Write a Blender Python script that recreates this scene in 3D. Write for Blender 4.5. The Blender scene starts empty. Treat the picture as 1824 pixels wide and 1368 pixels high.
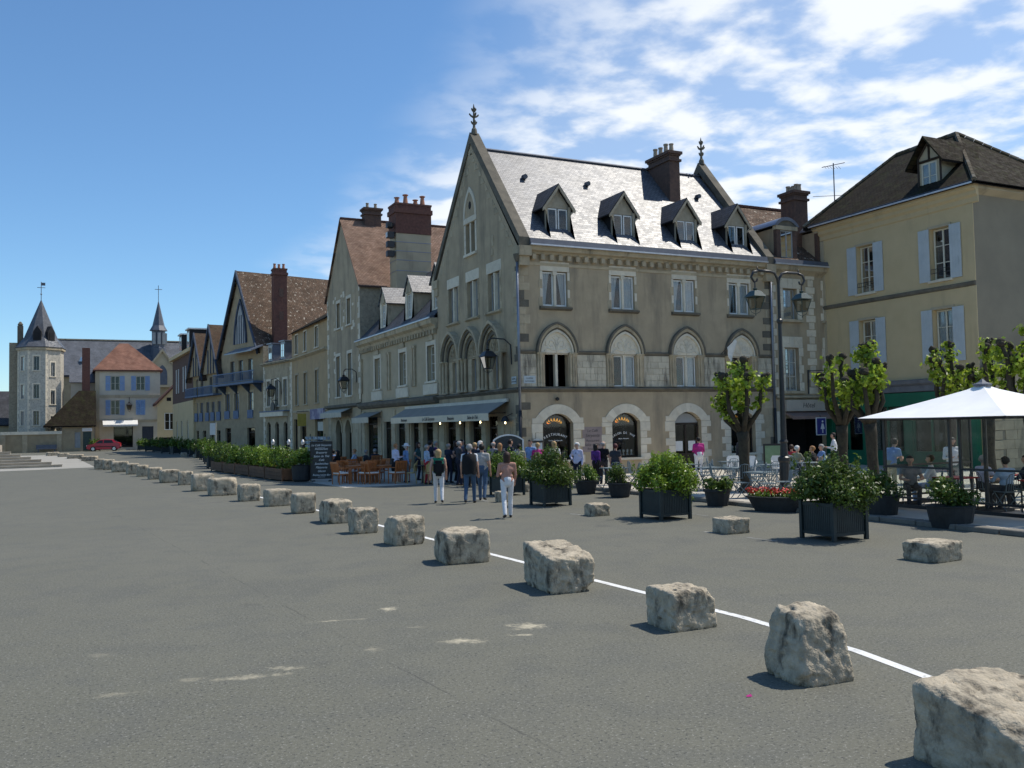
import bpy, bmesh, math, random
import numpy as np
from mathutils import Vector, Matrix, noise
from mathutils.geometry import tessellate_polygon
random.seed(7)
R = math.radians
sc = bpy.context.scene
col = sc.collection

# ---------------------------------------------------------------- camera
EYE = Vector((-16.866, -34.102, 2.35))
PITCH, ROLL, YAW, FPX = math.atan(73 / 1606.0), R(1.15), R(25.8), 1606.0
fwd = Vector((math.sin(YAW) * math.cos(PITCH), math.cos(YAW) * math.cos(PITCH), math.sin(PITCH)))
rt0 = Vector((math.cos(YAW), -math.sin(YAW), 0)); up0 = rt0.cross(fwd)
upv = up0 * math.cos(ROLL) + rt0 * math.sin(ROLL); rtv = rt0 * math.cos(ROLL) - up0 * math.sin(ROLL)
cam = bpy.data.cameras.new('camera'); camo = bpy.data.objects.new('camera', cam); col.objects.link(camo)
cam.sensor_width = 36; cam.lens = 36 * FPX / 1824.0; cam.clip_start = .1; cam.clip_end = 3000
m = Matrix((rtv, upv, -fwd)).transposed().to_4x4(); m.translation = EYE
camo.matrix_world = m
sc.camera = camo

# ---------------------------------------------------------------- sky, sun, exposure
SUN_EL, SUN_DIR = R(60), Vector((math.cos(R(60)) * .999, math.cos(R(60)) * -.03, math.sin(R(60))))
w = bpy.data.worlds.new('World'); sc.world = w; w.use_nodes = True
nt = w.node_tree; nt.nodes.clear(); N = nt.nodes.new; L = nt.links.new
out = N('ShaderNodeOutputWorld'); mixs = N('ShaderNodeMixShader')
sky = N('ShaderNodeTexSky'); sky.sky_type = 'NISHITA'; sky.sun_disc = False
sky.sun_elevation = SUN_EL; sky.sun_rotation = R(92); sky.altitude = 0
sky.air_density = 1.0; sky.dust_density = 0.0; sky.ozone_density = 8.0
bg = N('ShaderNodeBackground'); bg.inputs['Strength'].default_value = .15
bc = N('ShaderNodeBackground'); bc.inputs['Color'].default_value = (.93, .965, 1, 1); bc.inputs['Strength'].default_value = 1.08
tint = N('ShaderNodeMix'); tint.data_type = 'RGBA'; tint.blend_type = 'MULTIPLY'; tint.inputs['Factor'].default_value = 1; tint.inputs['B'].default_value = (.92, 1.02, 1.0, 1); L(sky.outputs[0], tint.inputs['A']); L(tint.outputs['Result'], bg.inputs['Color']); L(bg.outputs[0], mixs.inputs[1]); L(bc.outputs[0], mixs.inputs[2]); L(mixs.outputs[0], out.inputs[0])
tc = N('ShaderNodeTexCoord'); sep = N('ShaderNodeSeparateXYZ'); L(tc.outputs['Generated'], sep.inputs[0])
def wmath(op, a, b=None, c=None, clamp=False):
    n = N('ShaderNodeMath'); n.operation = op; n.use_clamp = clamp
    for i, q in enumerate((a, b, c)):
        if q is None: continue
        if isinstance(q, (int, float)): n.inputs[i].default_value = q
        else: L(q, n.inputs[i])
    return n.outputs[0]
zz = wmath('ADD', wmath('MAXIMUM', sep.outputs[2], 0.0), .10)
px_ = wmath('DIVIDE', sep.outputs[0], zz); py_ = wmath('DIVIDE', sep.outputs[1], zz)
cmb = N('ShaderNodeCombineXYZ'); L(px_, cmb.inputs[0]); L(py_, cmb.inputs[1])
n1 = N('ShaderNodeTexNoise'); n1.inputs['Scale'].default_value = 5.2; n1.inputs['Detail'].default_value = 8; n1.inputs['Roughness'].default_value = .52; n1.inputs['Distortion'].default_value = .15
L(cmb.outputs[0], n1.inputs['Vector'])
n2 = N('ShaderNodeTexNoise'); n2.inputs['Scale'].default_value = .8; n2.inputs['Detail'].default_value = 3
L(cmb.outputs[0], n2.inputs['Vector'])
# a sheet of broken cloud whose edge runs across the sky; clear to the north-west of it
edge = px_
edge = wmath('ADD', edge, wmath('MULTIPLY', wmath('SUBTRACT', n2.outputs[0], .5), .55))
er = N('ShaderNodeMapRange'); er.interpolation_type = 'SMOOTHSTEP'; er.inputs['From Min'].default_value = .62; er.inputs['From Max'].default_value = 1.15
L(edge, er.inputs['Value'])
dens = wmath('ADD', wmath('MULTIPLY', n1.outputs[0], 1.0), wmath('MULTIPLY', wmath('SUBTRACT', n2.outputs[0], .5), .35))
cr = N('ShaderNodeMapRange'); cr.interpolation_type = 'SMOOTHSTEP'; cr.inputs['From Min'].default_value = .37; cr.inputs['From Max'].default_value = .60
L(dens, cr.inputs['Value'])
fac = wmath('MULTIPLY', wmath('MULTIPLY_ADD', cr.outputs[0], .72, .22), er.outputs[0])
L(fac, mixs.inputs[0])
sun = bpy.data.lights.new('sun', 'SUN'); sun.energy = 4.4; sun.angle = R(.53); sun.color = (1, .94, .84)
suno = bpy.data.objects.new('sun', sun); col.objects.link(suno)
suno.rotation_euler = (-SUN_DIR).to_track_quat('-Z', 'Y').to_euler(); suno.location = (0, 0, 60)
sc.view_settings.view_transform = 'Standard'; sc.view_settings.look = 'None'; sc.view_settings.exposure = 0; sc.view_settings.gamma = 1
sc.render.engine = 'CYCLES'; sc.render.resolution_x = 1024; sc.render.resolution_y = 768

# ---------------------------------------------------------------- helpers
def ray(x, y): return fwd + rtv * ((x - 912) / FPX) - upv * ((y - 684) / FPX)
def G(x, y, z=0.0):
    d = ray(x, y); return EYE + d * ((z - EYE.z) / d.z)
def S(x, depth):           # a spot on the ground at a bearing and a distance
    d = ray(x, 757); p = EYE + d * depth; return Vector((p.x, p.y, 0))
ORG = {}
def root(name, label, cat, loc=(0, 0, 0), group=None, kind=None):
    o = bpy.data.objects.new(name, None); col.objects.link(o); o.location = loc; o.empty_display_size = .3
    ORG[o.name] = Vector(loc)
    tag(o, label, cat, group, kind); return o
def tag(o, label=None, cat=None, group=None, kind=None):
    if label: o['label'] = label
    if cat: o['category'] = cat
    if group: o['group'] = group
    if kind: o['kind'] = kind
    return o
class Fr:                  # facade frame seen from outside: u runs left to right, n outward, z up
    def __init__(s, o, a): s.o = Vector(o); s.a = R(a); s.u = Vector((math.cos(s.a), math.sin(s.a), 0)); s.n = Vector((math.sin(s.a), -math.cos(s.a), 0))
    def __call__(s, p): return s.o + s.u * p[0] + s.n * p[1] + Vector((0, 0, p[2]))
class MB:
    def __init__(s, fr=None): s.v = []; s.f = []; s.uv = []; s.fr = fr; s.mi = []
    def add(s, pts): i = len(s.v); s.v += [s.fr(p) if s.fr else Vector(p) for p in pts]; return i
    def face(s, pts, uv=None, mi=0): i = s.add(pts); s.f.append(tuple(range(i, i + len(pts)))); s.uv.append(uv); s.mi.append(mi); return s
    def faces(s, pts, fs, mi=0):
        i = s.add(pts)
        for f in fs: s.f.append(tuple(i + k for k in f)); s.uv.append(None); s.mi.append(mi)
        return s
    def box(s, a0, a1, b0, b1, c0, c1, mi=0):
        return s.faces([(a0, b0, c0), (a1, b0, c0), (a1, b1, c0), (a0, b1, c0), (a0, b0, c1), (a1, b0, c1), (a1, b1, c1), (a0, b1, c1)],
                [(0, 3, 2, 1), (4, 5, 6, 7), (0, 1, 5, 4), (1, 2, 6, 5), (2, 3, 7, 6), (3, 0, 4, 7)], mi)
    def prism(s, poly, n0, n1, mi=0):      # polygon in (u,z), pulled from n0 to n1
        k = len(poly); pts = [(p[0], n0, p[1]) for p in poly] + [(p[0], n1, p[1]) for p in poly]
        fs = [tuple(range(k)), tuple(range(2 * k - 1, k - 1, -1))] + [(i, i + k, (i + 1) % k + k, (i + 1) % k) for i in range(k)]
        return s.faces(pts, fs, mi)
    def slab(s, poly, z0, z1, mi=0):       # polygon in (u,n), pulled from z0 to z1
        k = len(poly); pts = [(p[0], p[1], z0) for p in poly] + [(p[0], p[1], z1) for p in poly]
        fs = [tuple(range(k)), tuple(range(2 * k - 1, k - 1, -1))] + [(i, i + k, (i + 1) % k + k, (i + 1) % k) for i in range(k)]
        return s.faces(pts, fs, mi)
    def side(s, poly, u0, u1, mi=0):       # polygon in (n,z), pulled along u
        k = len(poly); pts = [(u0, p[0], p[1]) for p in poly] + [(u1, p[0], p[1]) for p in poly]
        fs = [tuple(range(k)), tuple(range(2 * k - 1, k - 1, -1))] + [(i, i + k, (i + 1) % k + k, (i + 1) % k) for i in range(k)]
        return s.faces(pts, fs, mi)
    def band(s, outer, inner, n0, n1, mi=0):
        k = len(outer)
        for i in range(k - 1): s.prism([outer[i], outer[i + 1], inner[i + 1], inner[i]], n0, n1, mi)
        return s
    def tube(s, pts, r, seg=8, mi=0, caps=True):
        pts = [Vector(p) for p in pts]; k = len(pts); rs = r if isinstance(r, (list, tuple)) else [r] * k
        rings = []; ref = None
        for i, p in enumerate(pts):
            t = (pts[min(i + 1, k - 1)] - pts[max(i - 1, 0)]).normalized()
            if ref is None or abs(ref.dot(t)) > .95: ref = Vector((0, 0, 1)) if abs(t.z) < .9 else Vector((1, 0, 0))
            a = t.cross(ref).normalized(); b = t.cross(a); ref = b * -1 if b.dot(ref) < 0 else b
            rings.append([p + (a * math.cos(6.2832 * j / seg) + b * math.sin(6.2832 * j / seg)) * rs[i] for j in range(seg)])
        v = [q for rg in rings for q in rg]
        fs = [(i * seg + j, i * seg + (j + 1) % seg, (i + 1) * seg + (j + 1) % seg, (i + 1) * seg + j) for i in range(k - 1) for j in range(seg)]
        if caps: fs += [tuple(range(seg - 1, -1, -1)), tuple((k - 1) * seg + j for j in range(seg))]
        return s.faces(v, fs, mi)
    def lathe(s, prof, c=(0, 0, 0), seg=16, mi=0, sx=1, sy=1):
        v = [(c[0] + r * sx * math.cos(6.2832 * j / seg), c[1] + r * sy * math.sin(6.2832 * j / seg), c[2] + z) for r, z in prof for j in range(seg)]
        k = len(prof)
        fs = [(i * seg + j, i * seg + (j + 1) % seg, (i + 1) * seg + (j + 1) % seg, (i + 1) * seg + j) for i in range(k - 1) for j in range(seg)]
        fs += [tuple(range(seg - 1, -1, -1)), tuple((k - 1) * seg + j for j in range(seg))]
        return s.faces(v, fs, mi)
    def wall(s, outer, holes, depth=.25, n=0, mi=0):   # a wall face with openings and their reveals
        polys = [[Vector((p[0], p[1], 0)) for p in outer]] + [[Vector((p[0], p[1], 0)) for p in h] for h in holes]
        flat = [p for q in polys for p in q]
        i = s.add([(p.x, n, p.y) for p in flat])
        for t in tessellate_polygon(polys): s.f.append(tuple(i + k for k in t)); s.uv.append(None); s.mi.append(mi)
        for h in holes:
            k = len(h)
            for j in range(k):
                a, b = h[j], h[(j + 1) % k]
                s.face([(a[0], n, a[1]), (b[0], n, b[1]), (b[0], n - depth, b[1]), (a[0], n - depth, a[1])], mi=mi)
        return s
    def build(s, name, mat, parent=None, smooth=False, recalc=True, kind=None):
        org = ORG.get(parent.name, Vector((0, 0, 0))) if parent else Vector((0, 0, 0))
        me = bpy.data.meshes.new(name); me.from_pydata([tuple(v - org) for v in s.v], [], s.f)
        ms = mat if isinstance(mat, (list, tuple)) else [mat]
        for q in ms: me.materials.append(q)
        if len(ms) > 1: me.polygons.foreach_set('material_index', s.mi)
        if any(u is not None for u in s.uv):
            lay = me.uv_layers.new(name='UVMap')
            for p, u in zip(me.polygons, s.uv):
                if u is not None:
                    for li, c in zip(p.loop_indices, u): lay.data[li].uv = c
        if recalc:
            b = bmesh.new(); b.from_mesh(me); bmesh.ops.recalc_face_normals(b, faces=b.faces); b.to_mesh(me); b.free()
        if smooth: me.polygons.foreach_set('use_smooth', [True] * len(me.polygons))
        me.update()
        o = bpy.data.objects.new(name, me); col.objects.link(o)
        if parent: o.parent = parent; ORG[o.name] = org
        if kind: o['kind'] = kind
        return o
def arc(kind, c, hw, zs, za, n=10):
    h = za - zs; pts = []
    if kind == 'point':
        Rr = (hw * hw + h * h) / (2 * hw); a1 = math.acos((Rr - hw) / Rr)
        lft = [(c - hw + Rr - Rr * math.cos(a1 * i / n), zs + Rr * math.sin(a1 * i / n)) for i in range(n + 1)]
        pts = lft + [(2 * c - x, z) for x, z in lft[-2::-1]]
    else:
        Rr = (hw * hw + h * h) / (2 * h); a1 = math.asin(min(1, hw / Rr))
        if h > hw: a1 = math.pi - a1
        pts = [(c + Rr * math.sin(-a1 + 2 * a1 * i / (2 * n)), za - Rr + Rr * math.cos(-a1 + 2 * a1 * i / (2 * n))) for i in range(2 * n + 1)]
    return pts
def rect(u0, u1, z0, z1): return [(u0, z0), (u1, z0), (u1, z1), (u0, z1)]
def archhole(kind, c, hw, z0, zs, za, n=8): return [(c - hw, z0), (c + hw, z0)] + arc(kind, c, hw, zs, za, n)[::-1]
def copy_tree(o, loc=None, rz=None, parent=None, scale=None):
    c = o.copy(); col.objects.link(c); c.parent = parent
    if loc is not None: c.location = loc
    if rz is not None: c.rotation_euler = (0, 0, rz)
    if scale is not None: c.scale = (scale,) * 3 if isinstance(scale, (int, float)) else scale
    for ch in o.children: copy_tree(ch, parent=c)
    return c

# ---------------------------------------------------------------- materials
MATS = {}
def mat(name, c1, c2=None, scale=3.0, rough=.8, bump=0.0, bscale=40.0, spec=.3, detail=6, lo=.35, hi=.65, metal=0.0, c3=None, scale3=1.0, lo3=.55, hi3=.7, island=0.0, obj_rand=0.0, sheen=0, transl=0.0, streak=0.0, coord='pos'):
    if name in MATS: return MATS[name]
    mt = bpy.data.materials.new(name); mt.use_nodes = True; t = mt.node_tree; n = t.nodes; l = t.links
    b = n['Principled BSDF']; b.inputs['Roughness'].default_value = rough; b.inputs['Metallic'].default_value = metal; b.inputs['Specular IOR Level'].default_value = spec
    geo = n.new('ShaderNodeNewGeometry'); pos = geo.outputs['Position']
    if c2 is None: c2 = tuple(x * .8 for x in c1)
    nz = n.new('ShaderNodeTexNoise'); nz.inputs['Scale'].default_value = scale; nz.inputs['Detail'].default_value = detail; nz.inputs['Roughness'].default_value = .62
    l.new(pos, nz.inputs['Vector'])
    mr = n.new('ShaderNodeMapRange'); mr.inputs['From Min'].default_value = lo; mr.inputs['From Max'].default_value = hi; l.new(nz.outputs[0], mr.inputs['Value'])
    mx = n.new('ShaderNodeMix'); mx.data_type = 'RGBA'; mx.inputs['A'].default_value = (*c1, 1); mx.inputs['B'].default_value = (*c2, 1); l.new(mr.outputs[0], mx.inputs['Factor'])
    cur = mx.outputs['Result']
    if c3 is not None:
        n3 = n.new('ShaderNodeTexNoise'); n3.inputs['Scale'].default_value = scale3; n3.inputs['Detail'].default_value = 7; n3.inputs['Roughness'].default_value = .65
        if streak:
            mp = n.new('ShaderNodeMapping'); mp.inputs['Scale'].default_value = (1, 1, streak); l.new(pos, mp.inputs[0]); l.new(mp.outputs[0], n3.inputs['Vector'])
        else: l.new(pos, n3.inputs['Vector'])
        m3 = n.new('ShaderNodeMapRange'); m3.inputs['From Min'].default_value = lo3; m3.inputs['From Max'].default_value = hi3; l.new(n3.outputs[0], m3.inputs['Value'])
        x3 = n.new('ShaderNodeMix'); x3.data_type = 'RGBA'; l.new(m3.outputs[0], x3.inputs['Factor']); l.new(cur, x3.inputs['A']); x3.inputs['B'].default_value = (*c3, 1); cur = x3.outputs['Result']
    for amt, src in ((island, geo.outputs['Random Per Island']), (obj_rand, None)):
        if amt:
            if src is None: oi = n.new('ShaderNodeObjectInfo'); src = oi.outputs['Random']
            hv = n.new('ShaderNodeHueSaturation'); rr = n.new('ShaderNodeMapRange'); rr.inputs['To Min'].default_value = 1 - amt; rr.inputs['To Max'].default_value = 1 + amt
            l.new(src, rr.inputs['Value']); l.new(rr.outputs[0], hv.inputs['Value']); l.new(cur, hv.inputs['Color']); cur = hv.outputs[0]
    l.new(cur, b.inputs['Base Color'])
    if bump:
        nb = n.new('ShaderNodeTexNoise'); nb.inputs['Scale'].default_value = bscale; nb.inputs['Detail'].default_value = 5; l.new(pos, nb.inputs['Vector'])
        bp = n.new('ShaderNodeBump'); bp.inputs['Strength'].default_value = bump; bp.inputs['Distance'].default_value = .02; l.new(nb.outputs[0], bp.inputs['Height']); l.new(bp.outputs[0], b.inputs['Normal'])
    if transl:
        tr = n.new('ShaderNodeBsdfTranslucent'); l.new(cur, tr.inputs[0]); ms = n.new('ShaderNodeMixShader'); ms.inputs[0].default_value = transl
        l.new(b.outputs[0], ms.inputs[1]); l.new(tr.outputs[0], ms.inputs[2]); l.new(ms.outputs[0], n['Material Output'].inputs[0])
    MATS[name] = mt; return mt
def tiles(name, c1, c2, mortar, w, h, rough, spec=.5, c3=None, lo3=.6, hi3=.68, scale3=2.0, bump=.6, msize=.012, rv=.12):
    mt = bpy.data.materials.new(name); mt.use_nodes = True; t = mt.node_tree; n = t.nodes; l = t.links
    b = n['Principled BSDF']; b.inputs['Roughness'].default_value = rough; b.inputs['Specular IOR Level'].default_value = spec
    uv = n.new('ShaderNodeUVMap'); br = n.new('ShaderNodeTexBrick'); l.new(uv.outputs[0], br.inputs['Vector'])
    br.inputs['Scale'].default_value = 1; br.inputs['Brick Width'].default_value = w; br.inputs['Row Height'].default_value = h; br.inputs['Mortar Size'].default_value = msize; br.inputs['Mortar Smooth'].default_value = .1
    br.inputs['Color1'].default_value = (*c1, 1); br.inputs['Color2'].default_value = (*c2, 1); br.inputs['Mortar'].default_value = (*mortar, 1); br.offset = .5; br.inputs['Bias'].default_value = 0
    cur = br.outputs['Color']
    nz = n.new('ShaderNodeTexNoise'); nz.inputs['Scale'].default_value = .9; nz.inputs['Detail'].default_value = 6; l.new(uv.outputs[0], nz.inputs['Vector'])
    hv = n.new('ShaderNodeHueSaturation'); rr = n.new('ShaderNodeMapRange'); rr.inputs['From Min'].default_value = .3; rr.inputs['From Max'].default_value = .7; rr.inputs['To Min'].default_value = .72; rr.inputs['To Max'].default_value = 1.25
    l.new(nz.outputs[0], rr.inputs['Value']); l.new(rr.outputs[0], hv.inputs['Value']); l.new(cur, hv.inputs['Color']); cur = hv.outputs[0]
    if c3 is not None:
        n3 = n.new('ShaderNodeTexNoise'); n3.inputs['Scale'].default_value = scale3; n3.inputs['Detail'].default_value = 5; n3.inputs['Roughness'].default_value = .7; l.new(uv.outputs[0], n3.inputs['Vector'])
        m3 = n.new('ShaderNodeMapRange'); m3.inputs['From Min'].default_value = lo3; m3.inputs['From Max'].default_value = hi3; l.new(n3.outputs[0], m3.inputs['Value'])
        x3 = n.new('ShaderNodeMix'); x3.data_type = 'RGBA'; l.new(m3.outputs[0], x3.inputs['Factor']); l.new(cur, x3.inputs['A']); x3.inputs['B'].default_value = (*c3, 1); cur = x3.outputs['Result']
    l.new(cur, b.inputs['Base Color'])
    # roughness changes a little from slate to slate
    rvn = n.new('ShaderNodeMapRange'); rvn.inputs['To Min'].default_value = max(.05, rough - rv); rvn.inputs['To Max'].default_value = rough + rv
    nr = n.new('ShaderNodeTexWhiteNoise'); sn = n.new('ShaderNodeVectorMath'); sn.operation = 'SNAP'; sn.inputs[1].default_value = (w, h, 1); l.new(uv.outputs[0], sn.inputs[0]); l.new(sn.outputs[0], nr.inputs['Vector']); l.new(nr.outputs['Value'], rvn.inputs['Value']); l.new(rvn.outputs[0], b.inputs['Roughness'])
    bp = n.new('ShaderNodeBump'); bp.inputs['Strength'].default_value = bump; bp.inputs['Distance'].default_value = .02
    inv = n.new('ShaderNodeMath'); inv.operation = 'SUBTRACT'; inv.inputs[0].default_value = 1; l.new(br.outputs['Fac'], inv.inputs[1])
    ad = n.new('ShaderNodeMath'); ad.operation = 'ADD'; l.new(inv.outputs[0], ad.inputs[0]); l.new(nr.outputs['Value'], ad.inputs[1]); l.new(ad.outputs[0], bp.inputs['Height']); l.new(bp.outputs[0], b.inputs['Normal'])
    MATS[name] = mt; return mt
def glassmat(name, tint=(.75, .82, .85), trans=.55, rough=.03, ior=1.45):
    mt = bpy.data.materials.new(name); mt.use_nodes = True; t = mt.node_tree; n = t.nodes; l = t.links
    n.remove(n['Principled BSDF']); tr = n.new('ShaderNodeBsdfTransparent'); tr.inputs[0].default_value = (*[x * trans for x in tint], 1)
    gl = n.new('ShaderNodeBsdfGlossy'); gl.inputs['Roughness'].default_value = rough; fr = n.new('ShaderNodeFresnel'); fr.inputs['IOR'].default_value = ior
    geo = n.new('ShaderNodeNewGeometry'); nz = n.new('ShaderNodeTexNoise'); nz.inputs['Scale'].default_value = 1.5; l.new(geo.outputs['Position'], nz.inputs['Vector'])
    bp = n.new('ShaderNodeBump'); bp.inputs['Strength'].default_value = .06; l.new(nz.outputs[0], bp.inputs['Height']); l.new(bp.outputs[0], gl.inputs['Normal'])
    ms = n.new('ShaderNodeMixShader'); l.new(fr.outputs[0], ms.inputs[0]); l.new(tr.outputs[0], ms.inputs[1]); l.new(gl.outputs[0], ms.inputs[2]); l.new(ms.outputs[0], n['Material Output'].inputs[0])
    MATS[name] = mt; return mt
def emit(name, c, s):
    mt = bpy.data.materials.new(name); mt.use_nodes = True; b = mt.node_tree.nodes['Principled BSDF']; b.inputs['Emission Color'].default_value = (*c, 1); b.inputs['Emission Strength'].default_value = s; b.inputs['Base Color'].default_value = (*c, 1); MATS[name] = mt; return mt

RENDER = mat('render_grey', (.465, .372, .248), (.375, .302, .203), 1.1, .9, .25, 30, c3=(.17, .145, .11), scale3=1.2, lo3=.50, hi3=.78, streak=.16)
TANR = mat('render_tan', (.46, .335, .19), (.39, .285, .165), 1.0, .9, .2, 30, c3=(.25, .21, .16), scale3=.8, lo3=.58, hi3=.8, streak=.25)
CREAM = mat('render_cream', (.58, .455, .265), (.53, .415, .24), .9, .9, .15, 30, c3=(.36, .29, .19), scale3=.9, lo3=.55, hi3=.8, streak=.15)
CREAM2 = mat('render_pale', (.48, .40, .275), (.40, .335, .23), .9, .9, .15, 30, c3=(.2, .175, .13), scale3=1.0, lo3=.58, hi3=.78, streak=.25)
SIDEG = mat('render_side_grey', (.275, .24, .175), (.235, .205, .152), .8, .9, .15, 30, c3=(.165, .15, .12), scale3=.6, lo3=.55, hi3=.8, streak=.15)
PINKR = mat('render_pink', (.60, .54, .43), (.53, .47, .37), .9, .9, .1, 30, c3=(.42, .36, .3), scale3=.5, lo3=.6, hi3=.8, streak=.2)
LIME = mat('limestone', (.49, .405, .275), (.38, .315, .215), 2.2, .9, .35, 25, c3=(.12, .105, .08), scale3=1.6, lo3=.54, hi3=.74, streak=.3, obj_rand=.09)
LIMEW = mat('limestone_pale', (.72, .65, .51), (.61, .545, .43), 3, .9, .3, 25, c3=(.24, .215, .17), scale3=5, lo3=.62, hi3=.75, obj_rand=.08)
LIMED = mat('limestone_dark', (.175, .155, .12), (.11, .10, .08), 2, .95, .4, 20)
OCHRE = mat('ochre_stone', (.37, .30, .195), (.29, .235, .155), 1.5, .9, .4, 18)
ASHLAR = mat('ashlar_band', (.60, .53, .40), (.50, .44, .33), 2.0, .9, .35, 25, c3=(.10, .09, .075), scale3=2.6, lo3=.50, hi3=.68, streak=.2, obj_rand=.10)
TOWERS = mat('tower_rubble', (.56, .52, .44), (.40, .37, .31), 3.5, .95, .6, 9, c3=(.26, .24, .2), scale3=7, lo3=.55, hi3=.65)
RUBBLE = mat('rubble_stone', (.38, .33, .24), (.26, .22, .16), 3.5, .95, .6, 9, c3=(.22, .19, .15), scale3=7, lo3=.55, hi3=.65)
BLOCK = mat('weathered_block', (.50, .43, .32), (.31, .268, .20), 7, .95, .9, 40, c3=(.085, .075, .058), scale3=5.5, lo3=.50, hi3=.66, streak=.55)
BRICKM = mat('brick_red', (.165, .078, .06), (.115, .055, .045), 6, .9, .3, 40, c3=(.08, .05, .045), scale3=2, lo3=.55, hi3=.75)
BRICKD = mat('brick_brown', (.14, .085, .065), (.09, .06, .05), 6, .9, .3, 40)
POT = mat('clay_pot', (.45, .22, .14), (.33, .16, .1), 5, .85)
POTT = mat('clay_pot_pale', (.42, .34, .25), (.32, .26, .19), 5, .85)
ZINC = mat('zinc', (.24, .27, .32), (.19, .21, .26), 2, .42, .05, 8, .5, metal=.6)
ZINCL = mat('zinc_edge', (.62, .63, .65), (.5, .51, .53), 4, .4, 0, 8, .5, metal=.4)
LEAD = mat('lead_dark', (.10, .115, .145), (.075, .085, .11), 3, .5, .05, 8, .4)
IRON = mat('black_iron', (.018, .02, .022), (.012, .012, .014), 8, .42, .1, 60, .5)
IRONG = mat('green_iron', (.02, .05, .045), (.015, .035, .03), 8, .35, .1, 60, .5)
BLUEIRON = mat('blue_paint', (.12, .17, .27), (.09, .13, .21), 4, .6)
WHITEP = mat('white_paint', (.78, .78, .75), (.68, .68, .65), 3, .6)
OFFW = mat('offwhite_frame', (.60, .575, .49), (.5, .48, .41), 3, .6)
SHUT = mat('shutter_blue', (.50, .54, .55), (.44, .48, .49), 2, .65, .1, 20, c3=(.36, .4, .41), scale3=4, lo3=.62, hi3=.75, streak=.2)
SHUTB = mat('shutter_sky', (.28, .42, .66), (.23, .36, .58), 2, .65)
SHUTW = mat('shutter_white', (.62, .61, .57), (.52, .51, .48), 2, .65)
SHUTG = mat('shutter_grey', (.36, .37, .37), (.29, .3, .3), 2, .7)
CURT = mat('curtain', (.86, .87, .88), (.7, .72, .75), 6, .9, transl=.2)
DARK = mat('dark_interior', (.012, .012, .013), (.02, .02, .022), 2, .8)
WOODD = mat('dark_wood', (.045, .032, .024), (.03, .022, .017), 6, .6, .1, 30)
TIMB = mat('timber_blue', (.06, .08, .12), (.04, .055, .085), 5, .8)
WOODB = mat('brown_planks', (.15, .085, .05), (.1, .058, .035), 5, .8, .2, 20, obj_rand=.15)
WOODO = mat('orange_wood', (.42, .135, .035), (.33, .1, .026), 6, .45, .05, 40, .5, obj_rand=.12)
RATTAN = mat('yellow_rattan', (.50, .38, .17), (.4, .29, .12), 20, .7, .3, 90)
CUSH = mat('white_cushion', (.78, .76, .72), (.7, .68, .64), 8, .9)
GREENP = mat('green_shopfront', (.012, .16, .085), (.01, .12, .065), 1.5, .45, 0, 8, .5)
PLANT = mat('planter_green', (.018, .032, .034), (.012, .022, .024), 5, .55, .1, 30, .4)
POTD = mat('dark_pot', (.035, .038, .04), (.025, .027, .028), 6, .7)
AWNG = mat('awning_grey', (.31, .285, .245), (.27, .25, .215), 1.2, .9, .08, 60)
AWNV = mat('awning_valance', (.74, .64, .48), (.66, .57, .43), 1.5, .9)
AWNC = mat('awning_cream', (.55, .5, .40), (.47, .43, .34), 1.5, .9)
TENT = mat('tent_white', (.92, .92, .91), (.84, .84, .83), 1.3, .85, .12, 5, transl=.08)
BISTRO = mat('bistro_blue', (.15, .195, .215), (.11, .15, .17), 4, .45, 0, 8, .5)
PLASTW = mat('white_plastic', (.78, .78, .76), (.7, .7, .68), 4, .4)
LETTER = mat('lettering_dark', (.10, .09, .085), (.08, .07, .07), 4, .8)
LETTERW = mat('lettering_white', (.85, .86, .84), (.8, .8, .78), 4, .7)
BLUESIGN = mat('sign_blue', (.05, .05, .22), (.04, .04, .18), 4, .5)
REDCAR = mat('car_red', (.50, .012, .03), (.45, .01, .025), 2, .25, 0, 8, .6)
RUBBER = mat('rubber', (.015, .015, .015), (.02, .02, .02), 8, .8)
CHROME = mat('chrome', (.6, .6, .62), (.5, .5, .52), 8, .25, metal=.9)
PAVE = mat('terrace_paving', (.50, .46, .385), (.42, .385, .32), 1.5, .9, .2, 30, c3=(.33, .3, .26), scale3=3, lo3=.6, hi3=.75)
STEP = mat('step_stone', (.46, .41, .33), (.36, .32, .26), 1.5, .9, .3, 20)
PALEP = mat('pale_concrete', (.36, .345, .30), (.30, .285, .25), .6, .9, .2, 20)
LINEW = mat('line_paint', (.74, .74, .72), (.55, .55, .53), 6, .7, .2, 60, lo=.45, hi=.75, c3=(.22, .22, .20), scale3=11, lo3=.58, hi3=.68)
BARK = mat('bark', (.062, .054, .037), (.034, .029, .022), 7, .95, .8, 18)
GLASS = glassmat('window_glass', (.9, .93, .93), .95); GLASSC = glassmat('clear_glass', (.93, .96, .95), .97, ior=1.22)
GLASSL = glassmat('lantern_glass', (.8, .78, .72), .8, ior=1.15)
SLATE = tiles('slate_roof', (.105, .11, .125), (.155, .16, .175), (.03, .03, .035), .22, .15, .47, .5, c3=(.05, .045, .04), lo3=.62, hi3=.72, scale3=3.0, bump=.22, msize=.014, rv=.05)
SLATEG = tiles('slate_grey', (.085, .095, .115), (.12, .13, .15), (.03, .03, .035), .22, .15, .55, .4)
SLATED = tiles('slate_dark', (.055, .058, .066), (.08, .08, .09), (.02, .02, .022), .24, .17, .7, .3)
TILEB = tiles('clay_tile_brown', (.20, .125, .088), (.29, .19, .138), (.08, .05, .04), .2, .13, .9, .2, c3=(.16, .12, .09), lo3=.6, hi3=.8)
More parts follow.
